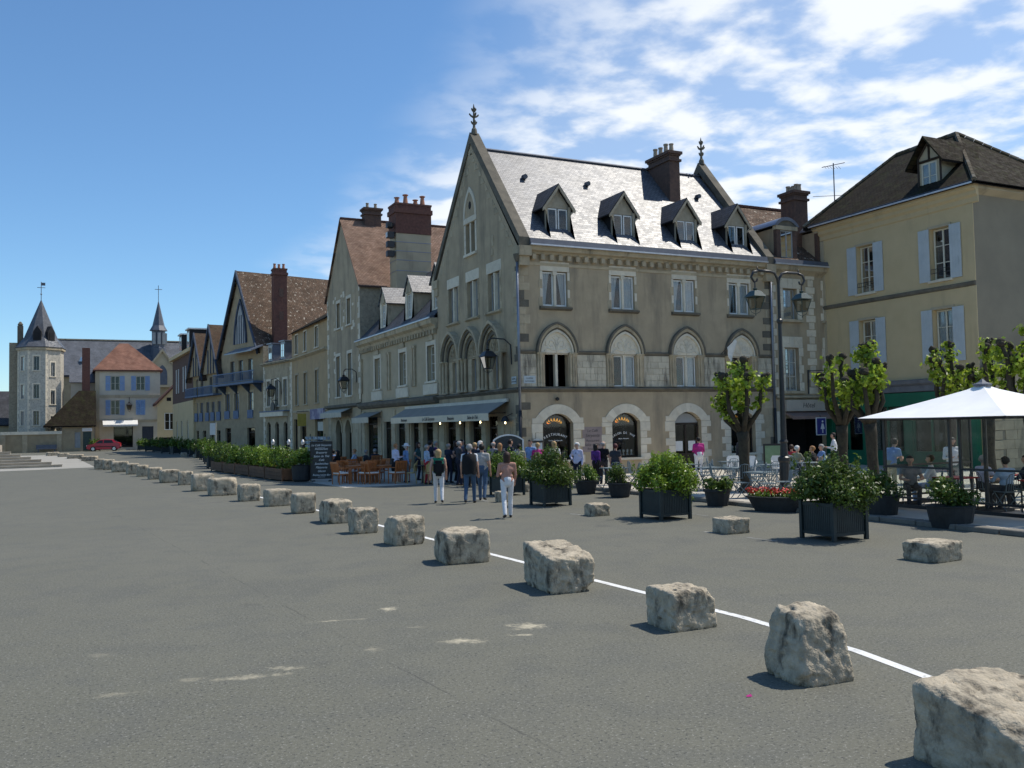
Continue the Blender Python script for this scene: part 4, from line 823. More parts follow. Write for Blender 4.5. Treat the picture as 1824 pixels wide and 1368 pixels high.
for e, s in ((0, 1), (LC, -1)):
    z = 3.9; j = 0
    while z < 11.8:
        wd = .3 if j % 2 else .5; stonebox(hc, fc, min(e, e + s * wd), max(e, e + s * wd), -.05, .018, z, z + .36, LIMEW if (j * 7) % 5 else LIME); z += .36; j += 1
rq = random.Random(3)
for k_ in range(46):
    u_ = rq.choice((3.2, 5.9)) + rq.choice((-1, 1)) * rq.uniform(.75, 1.35); z_ = rq.uniform(8.9, 11.7) if k_ % 3 else rq.uniform(4.3, 7.8); stonebox(hc, fc, u_ - rq.uniform(.14, .26), u_ + rq.uniform(.14, .26), -.03, .012, z_, z_ + rq.uniform(.18, .3), LIMEW if k_ % 2 else LIME)
for c in (3.0, 5.5):
    MB(fc).band(arc('seg', c, 1.0, 2.2, 3.2, 8), arc('seg', c, .75, 2.2, 2.93, 8), -.05, .04).build('arch_stone', LIME, hc); MB(fc).box(c - .74, c + .74, -1.5, -1.45, 0, 3).build('dark_room', DARK, hc)
    [MB(fc).box(q - .12, q + .12, -.05, .06, 2.05, 2.2).build('impost', LIME, hc) for q in (c - .88, c + .88)]
for j in range(9):
    for (u0, u1) in ((.3, 1.0), (7.2, 7.9)): stonebox(hc, fc, u0, u1, 0, .02, .1 + j * .36, .45 + j * .36, LIME)
MB(fc).side([(0, 3.75), (.3, 3.85), (.3, 4.0), (0, 4.05)], 0, LC).build('string_course', LIMED, hc)
awning('cream_awning', 'cream scalloped awning over the twin arches of the tall gable house', fc, .8, 6.6, 3.75, .8, .3, AWNC, AWNC)
ch = MB().box(2.0, 4.4, 21.9, 23.3, 8.0, 15.1).build('chimney', CREAM2, hc)
for z in (12.6, 13.3, 13.9, 14.5): MB().box(1.98, 4.42, 21.88, 23.32, z, z + .04).build('chimney_tie', ZINC, ch)
MB().box(1.96, 4.44, 21.86, 23.34, 15.1, 17.0).box(1.88, 4.52, 21.78, 23.42, 16.45, 16.75).box(1.92, 4.48, 21.82, 23.38, 17.0, 17.12).build('chimney_brick', BRICKM, ch)
for x, h in ((2.3, .55), (2.9, .8), (3.6, .5), (4.1, .8)): MB().lathe([(.2, 0), (.12, h * .85), (.2, h * .88), (.2, h * .95), (.08, h)], (x, 22.6, 17.1), 10).build('chimney_pot', POT, ch)
for i in range(4):
    z = 15.6 - i * .62; fl = root('floodlight', ['round', 'glass fronted', 'black square', 'lowest black square'][i] + ' floodlight bolted beside the big brick topped chimney', 'floodlight', (1.7, 22.2, z), 'floodlights on the chimney')
    MB().box(1.45, 1.9, 22.0, 22.4, z - .2, z + .2).build('lamp_housing', IRON, fl) if i else MB().lathe([(.12, 0), (.24, .1), (.26, .35), (.2, .4)], (1.65, 22.2, z - .2), 12).build('lamp_housing', IRON, fl)
    MB().box(1.42, 1.45, 22.04, 22.36, z - .16, z + .16).build('lamp_glass', ZINCL if i == 1 else LEAD, fl); MB().tube([(1.9, 22.2, z), (2.05, 22.2, z)], .03, 6).build('bracket', CHROME, fl)
chimney(hc, 1.6, 2.8, 27.6, 28.4, 16.6, 18.0, BRICKD, 2, BRICKD, POTT)
wl2 = root('wall_lantern', 'black lantern on a curled bracket on the tall gable house', 'lantern', (0, 25, 6))
MB().tube([(-.02, 24.6, 5.4), (-.05, 24.6, 6.1), (-.3, 24.7, 6.3), (-.7, 24.9, 6.3), (-.8, 24.95, 6.15)], .03, 6).tube([(-.8, 24.95, 6.2), (-.8, 24.95, 5.9)], .015, 5).build('bracket', IRON, wl2); lantern(wl2, (-.8, 24.95, 6.0), 1.1)
# ---- D1: tan house with attic windows
hd = root('tan_attic_house', 'tan rendered house with three attic windows above a projecting cornice', 'house', (4, 38.5, 0))
fd = Fr((0, 44.7, 0), -90); LD = 12.4
wd1 = (1.9, 5.1, 9.0)
hl = [rect(c - .55, c + .55, 4.4, 6.95) for c in wd1] + [rect(c - .5, c + .5, 8.75, 10.35) for c in wd1] + [rect(.5, 2.0, .05, 3.2), rect(3.0, 5.2, .05, 3.0), rect(8.2, 10.8, .05, 3.4)]
MB(fd).wall(rect(0, LD, 0, 10.7), hl, .25).build('front_wall', TANR, hd); shell(hd, fd, LD, 9, 10.7, TANR)
MB(fd).side([(0, 8.2), (.15, 8.28), (.28, 8.36), (.28, 8.46), (0, 8.52)], 0, LD).build('cornice', LIME, hd); MB(fd).box(0, LD, 0, .06, 3.75, 3.95).build('string_course', LIME, hd)
for c in wd1:
    window(hd, fd, c - .53, c + .53, 4.42, 6.93, -.15, 2, 4, .06, fm=OFFW); wintrim(hd, fd, c - .55, c + .55, 4.4, 6.95, LIME, .15)
    window(hd, fd, c - .48, c + .48, 8.77, 10.33, -.12, 2, 2, .05, fm=SHUTW); wintrim(hd, fd, c - .5, c + .5, 8.75, 10.35, LIMEW, .12, True)
for (a, b, z) in ((.5, 2.0, 3.2), (3.0, 5.2, 3.0), (8.2, 10.8, 3.4)): shopback(hd, fd, a, b, z)
MB(fd).box(8.6, 10.4, -.15, -.12, 2.2, 2.9).build('poster_screen', LAMPY if 0 else OFFW, hd)
roofplane(hd, 'roof', fd((-.1, .3, 10.6)), fd((LD + .1, .3, 10.6)), fd((LD + .1, -4.5, 13.4)), fd((-.1, -4.5, 13.4)), TILED); roofplane(hd, 'roof', fd((LD + .1, -9.3, 10.6)), fd((-.1, -9.3, 10.6)), fd((-.1, -4.5, 13.4)), fd((LD + .1, -4.5, 13.4)), TILED)
for f in (0, LD): MB(fd).side([(0, 10.7), (-9, 10.7), (-4.5, 13.35)], f, f + (.02 if f == 0 else -.02)).build('gable_wall', TANR, hd)
chimney(hd, 1.6, 2.6, 32.6, 33.6, 12.0, 15.2, RENDER, 2, BRICKM, POT, along='y')
fs = MB(fd).box(7.4, 11.6, .04, .2, 3.1, 3.9).build('shop_fascia', mat('fascia_mauve', (.38, .35, .42), (.2, .17, .26), 1.2, .7, lo=.45, hi=.55), hd)
hs = root('hanging_sign', 'yellow hanging shop sign on iron bracket of the tan house', 'sign', fd((6.3, .5, 3.0))); MB(fd).box(6.27, 6.33, .25, .95, 2.6, 3.6).build('sign_panel', mat('sign_yellow', (.48, .36, .08), (.4, .3, .06), 6, .6), hs); MB(fd).tube([(6.3, 0, 3.8), (6.3, 1.0, 3.75), (6.3, 1.0, 3.6)], .025, 5).build('bracket', IRON, hs)
# ---- D2: stone house with quoins
h2 = root('quoined_stone_house', 'low stone house with three narrow windows beside the tan house', 'house', (2, 48, 0))
f2 = Fr((-1.2, 51.5, 0), -80); L2 = 6.9
w2 = (1.3, 3.3, 5.3)
hl = [rect(c - .42, c + .42, 4.5, 6.8) for c in w2] + [archhole('seg', c, .45, .05, 2.7, 3.05) for c in w2]
MB(f2).wall(rect(0, L2, 0, 8.4), hl, .25).build('front_wall', LIME, h2); shell(h2, f2, L2, 8, 8.4, RENDER)
for c in w2: window(h2, f2, c - .4, c + .4, 4.52, 6.78, -.15, 2, 3, .05, fm=SHUTG); wintrim(h2, f2, c - .42, c + .42, 4.5, 6.8, LIMEW, .18); shopback(h2, f2, c - .44, c + .44, 3.0)
for e, s in ((0, 1), (L2, -1)):
    for j in range(22): wd = .3 if j % 2 else .5; stonebox(h2, f2, min(e, e + s * wd), max(e, e + s * wd), -.05, .02, .1 + j * .37, .46 + j * .37, LIMEW)
MB(f2).box(.3, 5.9, 0, .5, 3.55, 3.95).build('shop_fascia', LIMEW, h2); MB(f2).box(.3, 6.3, 0, .55, 3.95, 4.05).build('fascia_cornice', BLUEIRON, h2); MB(f2).box(-.1, L2 + .1, 0, .3, 8.3, 8.5).build('cornice', LIME, h2)
roofplane(h2, 'roof', f2((-.1, .3, 8.4)), f2((L2 + .1, .3, 8.4)), f2((L2 + .1, -4, 11.2)), f2((-.1, -4, 11.2)), SLATED); roofplane(h2, 'roof', f2((L2 + .1, -8.3, 8.4)), f2((-.1, -8.3, 8.4)), f2((-.1, -4, 11.2)), f2((L2 + .1, -4, 11.2)), SLATED)
for f in (0, L2): MB(f2).side([(0, 8.4), (-8, 8.4), (-4, 11.15)], f, f + (.02 if f == 0 else -.02)).build('gable_wall', RENDER, h2)
for c in (1.6, 4.6):
    dm = MB(f2).box(c - .5, c + .5, -2.2, -.1, 8.5, 10.2).build('dormer', ZINC, h2); window(dm, f2, c - .4, c + .4, 8.8, 10.0, -.04, 2, 2, .05, fm=OFFW, back=False); MB(f2).box(c - .62, c + .62, -2.4, .05, 10.2, 10.3).build('dormer_roof', ZINC, dm)
wl3 = root('wall_lantern', 'black lantern on a tall scrolled bracket on the quoined stone house', 'lantern', f2((4.4, .6, 5.8)))
MB(f2).tube([(4.4, 0, 5.5), (4.4, .1, 6.6), (4.4, .5, 6.9), (4.4, .9, 6.8), (4.4, .95, 6.5)], .035, 6).build('bracket', IRON, wl3); lantern(wl3, tuple(f2((4.4, .95, 6.5))), 1.3)
cl = root('round_hanging_sign', 'dark round hanging sign under the lantern of the quoined house', 'sign', f2((3.2, .5, 4.3))); MB(f2).prism([(3.3 + .45 * math.cos(k * .5236), 4.4 + .45 * math.sin(k * .5236)) for k in range(12)], .35, .43).build('sign_disc', IRON, cl); MB(f2).tube([(3.3, 0, 5.0), (3.3, .4, 5.0), (3.3, .4, 4.8)], .03, 5).build('bracket', IRON, cl)
# ---- E: half timbered houses with the great lichened roof
he = root('great_gable_house', 'ochre house with huge lichen spotted tile roof, tall brick chimney and blue balcony', 'house', (2, 56, 0))
fe = Fr((-3.5, 60.5, 0), -75.7); LE = 9.3; ue, zr, ze = 3.9, 18.0, 10.2
MB(fe).wall([(-.5, 0), (LE, 0), (LE, ze), (8.2, ze), (ue, zr - .3), (-.5, ze - .3)], [rect(c - .5, c + .5, 7.2, 9.2) for c in (2.2, 4.2, 6.4)] + [rect(c - .55, c + .55, 3.6, 6.0) for c in (1.0, 3.2, 6.5)] + [rect(.4, 1.8, .05, 2.6), rect(5.6, 7.4, .05, 2.6)], .25).build('front_wall', OCHRE, he)
shell(he, fe, LE, 9, ze, RUBBLE)
roofplane(he, 'roof', fe((8.6, .35, ze - .5)), fe((8.6, -16, ze - .5)), fe((ue, -16, zr)), fe((ue, .35, zr)), TILEL, .15); roofplane(he, 'roof', fe((-1.0, -16, ze - .5)), fe((-1.0, .35, ze - .5)), fe((ue, .35, zr)), fe((ue, -16, zr)), TILEL, .15)
for s in (-1, 1): MB(fe).prism([(ue + s * 4.8, ze - .75), (ue + s * 4.75, ze - .35), (ue, zr + .05), (ue, zr - .5)], .25, .4).build('bargeboard', TIMB, he)
MB(fe).band(arc('point', ue + .4, 1.5, 10.8, 15.2, 10), arc('point', ue + .4, 1.25, 10.8, 14.8, 10), 0, .15).build('arch_frame', TIMB, he); MB(fe).prism([(ue - .85, 10.8)] + arc('point', ue + .4, 1.25, 10.8, 14.8, 10) + [(ue + 1.65, 10.8)], 0, .05).build('gable_window', SHUTG, he)
for k in range(4): MB(fe).box(ue - .4 + k * .52, ue - .33 + k * .52, .05, .1, 10.8, 13.6).build('glazing_bar', TIMB, he)
bl = MB(fe).box(-.3, LE, 0, 1.0, 6.75, 6.95).build('balcony', BLUEIRON, he); MB(fe).box(-.3, LE, .92, 1.0, 7.85, 7.95).box(-.3, LE, .93, .99, 7.05, 7.1).build('balcony_rail', BLUEIRON, bl)
mb = MB(fe)
for k in range(40): u = -.25 + k * .24; mb.box(u, u + .05, .94, .98, 7.0, 7.86)
mb.build('baluster', BLUEIRON, bl)['kind'] = 'stuff'
for u in (.5, 3.3, 6.2, 8.8): MB(fe).side([(0, 5.9), (0, 6.75), (.9, 6.75)], u - .1, u + .1).build('balcony_bracket', TIMB, he)
MB(fe).side([(0, 10.2), (1.2, 9.7), (1.2, 9.8), (0, 10.35)], 3.0, LE).build('balcony_roof', ZINC, he)
for c in (2.2, 4.2, 6.4): window(he, fe, c - .48, c + .48, 7.2, 9.18, -.15, 2, 2, .06, fm=TIMB)
for c in (1.0, 3.2, 6.5): window(he, fe, c - .53, c + .53, 3.62, 5.98, -.15, 2, 3, .06, fm=BLUEIRON); wintrim(he, fe, c - .55, c + .55, 3.6, 6.0, LIME, .18); MB(fe).box(c - .6, c + .6, .05, .12, 3.5, 4.3).build('window_guard', BLUEIRON, he)
for (a, b) in ((.4, 1.8), (5.6, 7.4)): shopback(he, fe, a, b, 2.55)
MB().box(0, 1.25, 52.4, 53.5, 9.0, 17.6).build('chimney_stack', BRICKM, he); MB().box(-.1, 1.35, 52.3, 53.6, 17.1, 17.35).box(-.05, 1.3, 52.35, 53.55, 17.6, 17.75).build('chimney_cap', BRICKM, he); pots(he, [(.2, 53, 17.75), (.62, 53, 17.75), (1.05, 53, 17.75)], POT, .55, .15)
MB().box(.5, .9, 52.36, 52.42, 15.0, 15.8).box(.5, .9, 52.36, 52.42, 12.8, 13.6).build('chimney_panel', BRICKD, he)
h3 = root('twin_gable_house', 'half timbered house with two small dark gables and blue galleries', 'house', (-2, 66, 0))
f3 = Fr((-5.3, 71, 0), -80.3); L3 = 10.6
MB(f3).wall(rect(0, L3, 0, 8.6), [rect(c - .5, c + .5, 6.2, 8.0) for c in (1.5, 3.4, 6.5, 8.5)] + [rect(c - .5, c + .5, 3.6, 5.4) for c in (1.4, 3.2, 5.4, 7.2, 9.2)] + [rect(c - .6, c + .6, .05, 2.4) for c in (1.6, 4.2, 6.8, 9)], .2).build('front_wall', OCHRE, h3); shell(h3, f3, L3, 9, 8.6, RUBBLE)
for c in (1.5, 3.4, 6.5, 8.5): window(h3, f3, c - .48, c + .48, 6.2, 7.98, -.12, 2, 2, .06, fm=TIMB, panes=False)
for c in (1.4, 3.2, 5.4, 7.2, 9.2): window(h3, f3, c - .48, c + .48, 3.6, 5.38, -.12, 2, 2, .06, fm=BLUEIRON, panes=False); MB(f3).box(c - .6, c + .6, .04, .12, 3.4, 4.3).build('window_guard', BLUEIRON, h3)
for c in (1.6, 4.2, 6.8, 9): shopback(h3, f3, c - .58, c + .58, 2.4)
for c, hw, za in ((2.4, 2.5, 13.0), (7.6, 2.8, 13.4)):
    MB(f3).prism([(c - hw, 8.3), (c + hw, 8.3), (c, za - .2)], .28, .32).build('gable_infill', OCHRE, h3)
    for s in (-1, 1):
        e0, e1 = f3((c + s * (hw + .3), .6, 7.8)), f3((c + s * (hw + .3), -8.5, 7.8)); r0, r1 = f3((c, .6, za)), f3((c, -8.5, za))
        (roofplane(h3, 'roof', e0, e1, r1, r0, TILEM, .12) if s > 0 else roofplane(h3, 'roof', e1, e0, r0, r1, TILEM, .12))
        MB(f3).prism([(c + s * (hw + .35), 7.7), (c + s * (hw + .3), 8.05), (c, za + .05), (c, za - .45)], .5, .65).build('bargeboard', TIMB, h3)
    for q in (-.9, 0, .9): MB(f3).box(c + q - .09, c + q + .09, .32, .4, 8.3, za - 1 - abs(q) * 1.8).build('timber_post', TIMB, h3)
    gq = MB(f3).box(c - hw + .2, c + hw - .2, .0, .9, 6.0, 6.15).build('gallery', BLUEIRON, h3); MB(f3).box(c - hw + .2, c + hw - .2, .82, .9, 6.92, 7.0).build('gallery_rail', BLUEIRON, gq); gm = MB(f3); [gm.box(c - hw + .2 + q * .26, c - hw + .27 + q * .26, .84, .88, 6.15, 6.92) for q in range(int((2 * hw - .4) / .26))]; gm.build('baluster', BLUEIRON, gq)['kind'] = 'stuff'
chimney(h3, 1.2, 2.4, 66, 67, 12.0, 15.2, BRICKM, 1, BRICKD, POT)
hg = root('brown_brick_house', 'brown brick house with white shutters and white edged dormers', 'house', (-3, 79, 0))
fg = Fr((-5.9, 87.5, 0), -88.2); LG = 17.5
MB(fg).wall(rect(0, LG, 0, 5.8), [rect(c - .6, c + .6, 0.9, 3.6) for c in (4, 8, 13)], .2).build('lower_wall', CREAM, hg); MB(fg).wall(rect(0, LG, 5.8, 11.3), [rect(c - .55, c + .55, 7.0, 9.9) for c in (5, 11)], .2).build('upper_wall', BRICKD, hg); shell(hg, fg, LG, 9, 11.3, CREAM)
for c in (5, 11):
    window(hg, fg, c - .5, c + .5, 7.0, 9.85, -.1, 2, 3, .07, fm=WHITEP, panes=False)
    for s in (-1, 1): shutter(hg, fg, c + s * .95 - .4, c + s * .95 + .4, 7.0, 9.9, SHUTW, louvre=True)
for c in (4, 8, 13): window(hg, fg, c - .55, c + .55, .95, 3.55, -.1, 2, 2, .07, fm=SHUTW, panes=False)
MB(fg).box(-.2, LG + .2, 0, .45, 11.2, 11.6).build('cornice', CREAM, hg)
roofplane(hg, 'roof', fg((0, .3, 11.5)), fg((LG, .3, 11.5)), fg((LG, -4.5, 14.3)), fg((0, -4.5, 14.3)), SLATED); roofplane(hg, 'roof', fg((LG, -9.3, 11.5)), fg((0, -9.3, 11.5)), fg((0, -4.5, 14.3)), fg((LG, -4.5, 14.3)), SLATED)
for c in (6, 12.5): dm = MB(fg).box(c - 1.1, c + 1.1, -3, -.2, 11.7, 14.0).build('dormer', SLATED, hg); MB(fg).box(c - 1.25, c + 1.25, -3.2, 0, 14.0, 14.15).build('dormer_roof', WHITEP, dm); window(dm, fg, c - .9, c + .9, 12.0, 13.8, -.14, 2, 1, .09, fm=SHUTW, panes=False, back=False)
hh = root('low_cream_house', 'low cream gable end with one white window between brick house and red roofed house', 'house', (-4, 99, 0))
fh = Fr((-6.9, 98.5, 0), 0)
MB(fh).wall([(0, 0), (5, 0), (5, 11), (3.2, 9.6), (0, 6.2)], [rect(.9, 2.3, 2.6, 5.0), rect(1.2, 1.8, 6.6, 7.1), rect(.2, 3.2, .05, 1.6)], .2).build('front_wall', CREAM, hh); window(hh, fh, .92, 2.28, 2.62, 4.98, -.1, 2, 2, .1, fm=WHITEP); MB(fh).box(1.2, 1.8, -.2, -.15, 6.6, 7.1).box(.2, 3.2, -.2, -.15, .05, 1.6).build('dark_opening', DARK, hh)
MB(fh).prism([(-.2, 6.0), (3.2, 9.55), (5.1, 11.0), (5.1, 11.25), (3.2, 9.85), (-.2, 6.3)], -6, .25).build('roof', TILER, hh)
# ---- F: red hip roofed house
hf = root('red_roof_house', 'pale house with red hipped roof and sky blue shutters at the far end', 'house', (-10.3, 108, 0))
ff = Fr((-14.5, 104, 0), 0); LF = 8.4
hl = [rect(c - .6, c + .6, 8.3, 10.35) for c in (2.5, 5.8)] + [rect(c - .6, c + .6, 4.85, 6.95) for c in (2.5, 5.8)] + [rect(2.3, 4.8, .3, 3.4), rect(6.0, 7.5, .05, 3.2)]
MB(ff).wall(rect(0, LF, 0, 11.2), hl, .2).build('front_wall', PINKR, hf); shell(hf, ff, LF, 8, 11.2, PINKR)
MB(ff).box(-.05, LF + .05, 0, .08, 7.3, 7.7).build('string_course', CREAM2, hf); MB(ff).box(-.05, .5, 0, .06, 0, 7.3).box(-.05, .5, 0, .06, 7.7, 10.9).build('corner_pilaster', CREAM2, hf); MB(ff).box(-.1, LF + .1, 0, .15, 3.9, 4.2).build('shop_cornice', CREAM2, hf)
ev = [ff(q) for q in ((-.35, .35, 11.2), (LF + .35, .35, 11.2), (LF + .35, -8.3, 11.2), (-.35, -8.3, 11.2))]; rp = [ff((3.2, -3.9, 15.3)), ff((4.4, -3.9, 15.3))]
roofplane(hf, 'roof', ev[0], ev[1], rp[1], rp[0], TILER, .2); roofplane(hf, 'roof', ev[2], ev[3], rp[0], rp[1], TILER, .2); roofplane(hf, 'roof', ev[3], ev[0], rp[0], rp[0], TILER, .2); roofplane(hf, 'roof', ev[1], ev[2], rp[1], rp[1], TILER, .2)
for c, z0, z1, cl_ in ((2.5, 8.3, 10.35, 0), (5.8, 8.3, 10.35, 0), (2.5, 4.85, 6.95, 0), (5.8, 4.85, 6.95, 1)):
    window(hf, ff, c - .58, c + .58, z0 + .02, z1 - .02, -.1, 2, 2, .08, fm=OFFW)
    for s in (-1, 1): o_ = (.62 + .3) if not cl_ else .31; shutter(hf, ff, c + s * o_ - .29, c + s * o_ + .29, z0, z1, SHUTB, louvre=True)
shopback(hf, ff, 2.3, 4.8, 3.4); MB(ff).box(6.0, 7.5, -.18, -.12, .05, 3.2).build('door', mat('door_blue', (.05, .06, .08), (.04, .045, .06), 4, .6), hf)
awning('cream_shop_awning', 'pale cream awning over the shop of the red roofed house', ff, .9, 5.4, 4.2, 1.1, .7, CUSH, CUSH, False, .25)
MB().box(-16.2, -15.2, 103.5, 104.5, 8, 14.2).build('chimney_stack', BRICKM, hf)
MB(Fr((-17.6, 105.5, 0), 0)).box(0, 3.1, -7, 0, 0, 9.6).build('rear_wing', PINKR, hf); roofplane(hf, 'roof', (-17.8, 105.2, 9.5), (-14.4, 105.2, 9.5), (-14.4, 109, 11.6), (-17.8, 109, 11.6), SLATEG)
wl4 = root('wall_lantern', 'tiny wall lantern between the windows of the red roofed house', 'lantern', ff((4.3, .4, 5.9))); MB(ff).tube([(4.3, 0, 7.2), (4.3, .5, 7.3), (4.3, .5, 6.6)], .04, 5).build('bracket', IRON, wl4); lantern(wl4, tuple(ff((4.3, .5, 6.8))), 1.3)
hq = root('lean_to_outbuilding', 'low stone outbuilding with a dark steep lean-to roof beside the red roofed house', 'outbuilding', (-17, 100, 0))
fq = Fr((-18.6, 98.8, 0), 0); MB(fq).wall([(0, 0), (3.9, 0), (3.9, 3.6), (0, 3.6)], [rect(2.5, 3.5, .05, 2.6), rect(1.5, 2.2, .5, 2.6)], .2).build('front_wall', OCHRE, hq); shell(hq, fq, 3.9, 5, 3.5, OCHRE); MB(fq).box(2.5, 3.5, -.2, -.15, .05, 2.6).build('door', IRONG, hq); MB(fq).box(1.5, 2.2, -.2, -.15, .5, 2.6).build('window', SHUTG, hq); MB(fq).box(2.4, 3.6, 0, .05, 2.65, 3.1).build('shop_sign', WHITEP, hq)
v = [fq(q) for q in ((-2.2, .4, 3.4), (4.1, .4, 3.4), (4.1, -3.2, 8.2), (2.0, -3.2, 8.2))]; roofplane(hq, 'roof', v[0], v[1], v[2], v[3], TILED, .15); roofplane(hq, 'roof', fq((-2.2, -5, 3.4)), v[0], v[3], fq((2.0, -5, 8.2)), TILED, .15)
# ---- octagonal stair tower
tw = root('octagonal_tower', 'octagonal stone stair tower with pointed slate spire and weather vane', 'tower', (-21.3, 105.5, 0))
cx, cy, rr = -21.3, 105.5, 2.85; a0 = R(-90 - 22.5 - 10)
ov = [(cx + rr * math.cos(a0 + k * R(45)), cy + rr * math.sin(a0 + k * R(45))) for k in range(8)]
for k in range(8):
    p, q = ov[k], ov[(k + 1) % 8]; f = Fr((p[0], p[1], 0), math.degrees(math.atan2(q[1] - p[1], q[0] - p[0]))); ln = math.hypot(q[0] - p[0], q[1] - p[1])
    ws = [rect(ln / 2 - .35, ln / 2 + .35, z, z + 1.9) for z in (3.6, 7.2, 11.0)] if k in (0, 1, 7) else []
    if k == 1: ws = [rect(ln / 2 - .3, ln / 2 + .3, z, z + 1.9) for z in (2.9, 6.4, 10.2)]
    MB(f).wall(rect(0, ln, 0, 14.3), ws, .3).build('wall_face', TOWERS, tw)
    for wq in ws: window(tw, f, wq[0][0] + .02, wq[1][0] - .02, wq[0][1] + .02, wq[2][1] - .02, -.12, 2, 1, .06, fm=SHUTG, panes=False); wintrim(tw, f, wq[0][0], wq[1][0], wq[0][1], wq[2][1], LIMEW, .16)
    for j in range(28): wd = .22 if j % 2 else .34; stonebox(tw, f, 0, wd, -.05, .03, .1 + j * .5, .58 + j * .5, LIMEW, 'quoin')
    roofplane(tw, 'spire_face', (cx + 3.15 * math.cos(a0 + k * R(45)), cy + 3.15 * math.sin(a0 + k * R(45)), 14.2), (cx + 3.15 * math.cos(a0 + (k + 1) * R(45)), cy + 3.15 * math.sin(a0 + (k + 1) * R(45)), 14.2), (cx + 2.1 * math.cos(a0 + (k + 1) * R(45)), cy + 2.1 * math.sin(a0 + (k + 1) * R(45)), 15.6), (cx + 2.1 * math.cos(a0 + k * R(45)), cy + 2.1 * math.sin(a0 + k * R(45)), 15.6), SLATEG, .1)
    roofplane(tw, 'spire_face', (cx + 2.1 * math.cos(a0 + k * R(45)), cy + 2.1 * math.sin(a0 + k * R(45)), 15.6), (cx + 2.1 * math.cos(a0 + (k + 1) * R(45)), cy + 2.1 * math.sin(a0 + (k + 1) * R(45)), 15.6), (cx, cy, 21), (cx, cy, 21), SLATEG, .05)
    if k in (0, 1):
        am = a0 + (k + .5) * R(45); f4 = Fr((cx + 2.3 * math.cos(am), cy + 2.3 * math.sin(am), 0), math.degrees(am) + 90); dm = MB(f4).prism([(-.5, 15.0), (.5, 15.0), (.5, 16.3), (0, 17.1), (-.5, 16.3)], -1.4, 0).build('dormer', SLATED, tw); MB(f4).box(-.3, .3, 0, .03, 15.2, 16.2).build('dormer_window', DARK, dm)
MB().slab([(cx + 3.1 * math.cos(a0 + k * R(45)), cy + 3.1 * math.sin(a0 + k * R(45))) for k in range(8)], 13.8, 14.15).build('cornice', LIME, tw)
MB().tube([(cx, cy, 20.8), (cx, cy, 23.4)], .05, 6).tube([(cx - .5, cy, 22.6), (cx + .5, cy, 22.6)], .04, 5).box(cx, cx + .5, cy - .02, cy + .02, 22.9, 23.3).lathe([(.05, -.1), (.14, 0), (.05, .1)], (cx, cy, 21.7), 8).build('weather_vane', LEAD, tw)
MB().box(-24.2, -23.5, 106, 106.8, 13, 17.3).lathe([(.25, 0), (.35, .2), (.1, .6)], (-23.85, 106.4, 17.3), 8).build('chimney_stack', LIMED, tw); MB().box(-25.2, -22.0, 106.6, 110, 0, 15.0).build('stair_block', RUBBLE, tw)
# ---- church behind
cu = root('distant_church', 'long grey slate church roof with a small spire behind the far houses', 'church', (-3, 136, 0))
MB().box(-19, 16, 131, 141, 0, 12.2).build('nave_wall', OCHRE, cu); roofplane(cu, 'roof', (-20, 130.5, 12), (17, 130.5, 12), (17, 136, 18.3), (-20, 136, 18.3), SLATEG, .3); roofplane(cu, 'roof', (17, 141.5, 12), (-20, 141.5, 12), (-20, 136, 18.3), (17, 136, 18.3), SLATEG, .3)
MB().side([(-.15, 0), (.15, 0), (.15, .2), (-.15, .2)], -20, 17).build('ridge_cap', LIME, cu).location = (0, 136, 18.3)
for x in (-16, -12): MB().lathe([(.5, 0), (.3, .7), (.02, .8)], (x, 132.5, 14.4), 4).build('roof_lucarne', ZINCL, cu)
fcx = Fr((-6.2, 130.3, 0), 0); MB(fcx).prism([(0, 10), (5, 10), (5, 12.6), (2.5, 16.2), (0, 12.6)], -3, 0).build('transept_gable', CREAM2, cu); MB(fcx).prism([(1.7, 10.4)] + arc('point', 2.5, .8, 12.2, 13.8, 6) + [(3.3, 10.4)], 0, .05).build('gable_window', LEAD, cu)
for s in (-1, 1): MB(fcx).prism([(2.5 + s * 2.8, 12.2), (2.5 + s * 2.8, 12.6), (2.5, 16.6), (2.5, 16.1)], -3, .3).build('gable_coping', LIME, cu)
MB().lathe([(1.3, 15), (1.25, 17), (1.1, 17.1), (1.1, 20), (1.45, 20.1)], (-4, 134, 0), 8).build('belfry', SLATED if 0 else LEAD, cu); MB().lathe([(1.5, 20.0), (1.0, 20.9), (.05, 25.2)], (-4, 134, 0), 8).build('spire', LEAD, cu); MB().tube([(-4, 134, 25), (-4, 134, 28)], .05, 5).tube([(-4.6, 134, 27.3), (-3.4, 134, 27.3)], .05, 5).build('spire_cross', LEAD, cu)
for k in range(4): am = R(-135 + k * 45); MB().box(-4 + 1.12 * math.cos(am) - .25, -4 + 1.12 * math.cos(am) + .25, 134 + 1.12 * math.sin(am) - .25, 134 + 1.12 * math.sin(am) + .25, 17.6, 19.6).build('louvre', SHUTG, cu)
ld = root('dark_roof_barn', 'low building with a dark roof at the left edge of the picture', 'building', (-30, 112, 0)); MB().box(-45, -23.2, 110, 116, 0, 4.2).build('wall', CREAM2, ld); roofplane(ld, 'roof', (-45, 109.4, 3.8), (-22.9, 109.4, 3.8), (-22.9, 113, 8.6), (-45, 113, 8.6), SLATED, .2); roofplane(ld, 'roof', (-22.9, 116.6, 3.8), (-45, 116.6, 3.8), (-45, 113, 8.6), (-22.9, 113, 8.6), SLATED, .2)
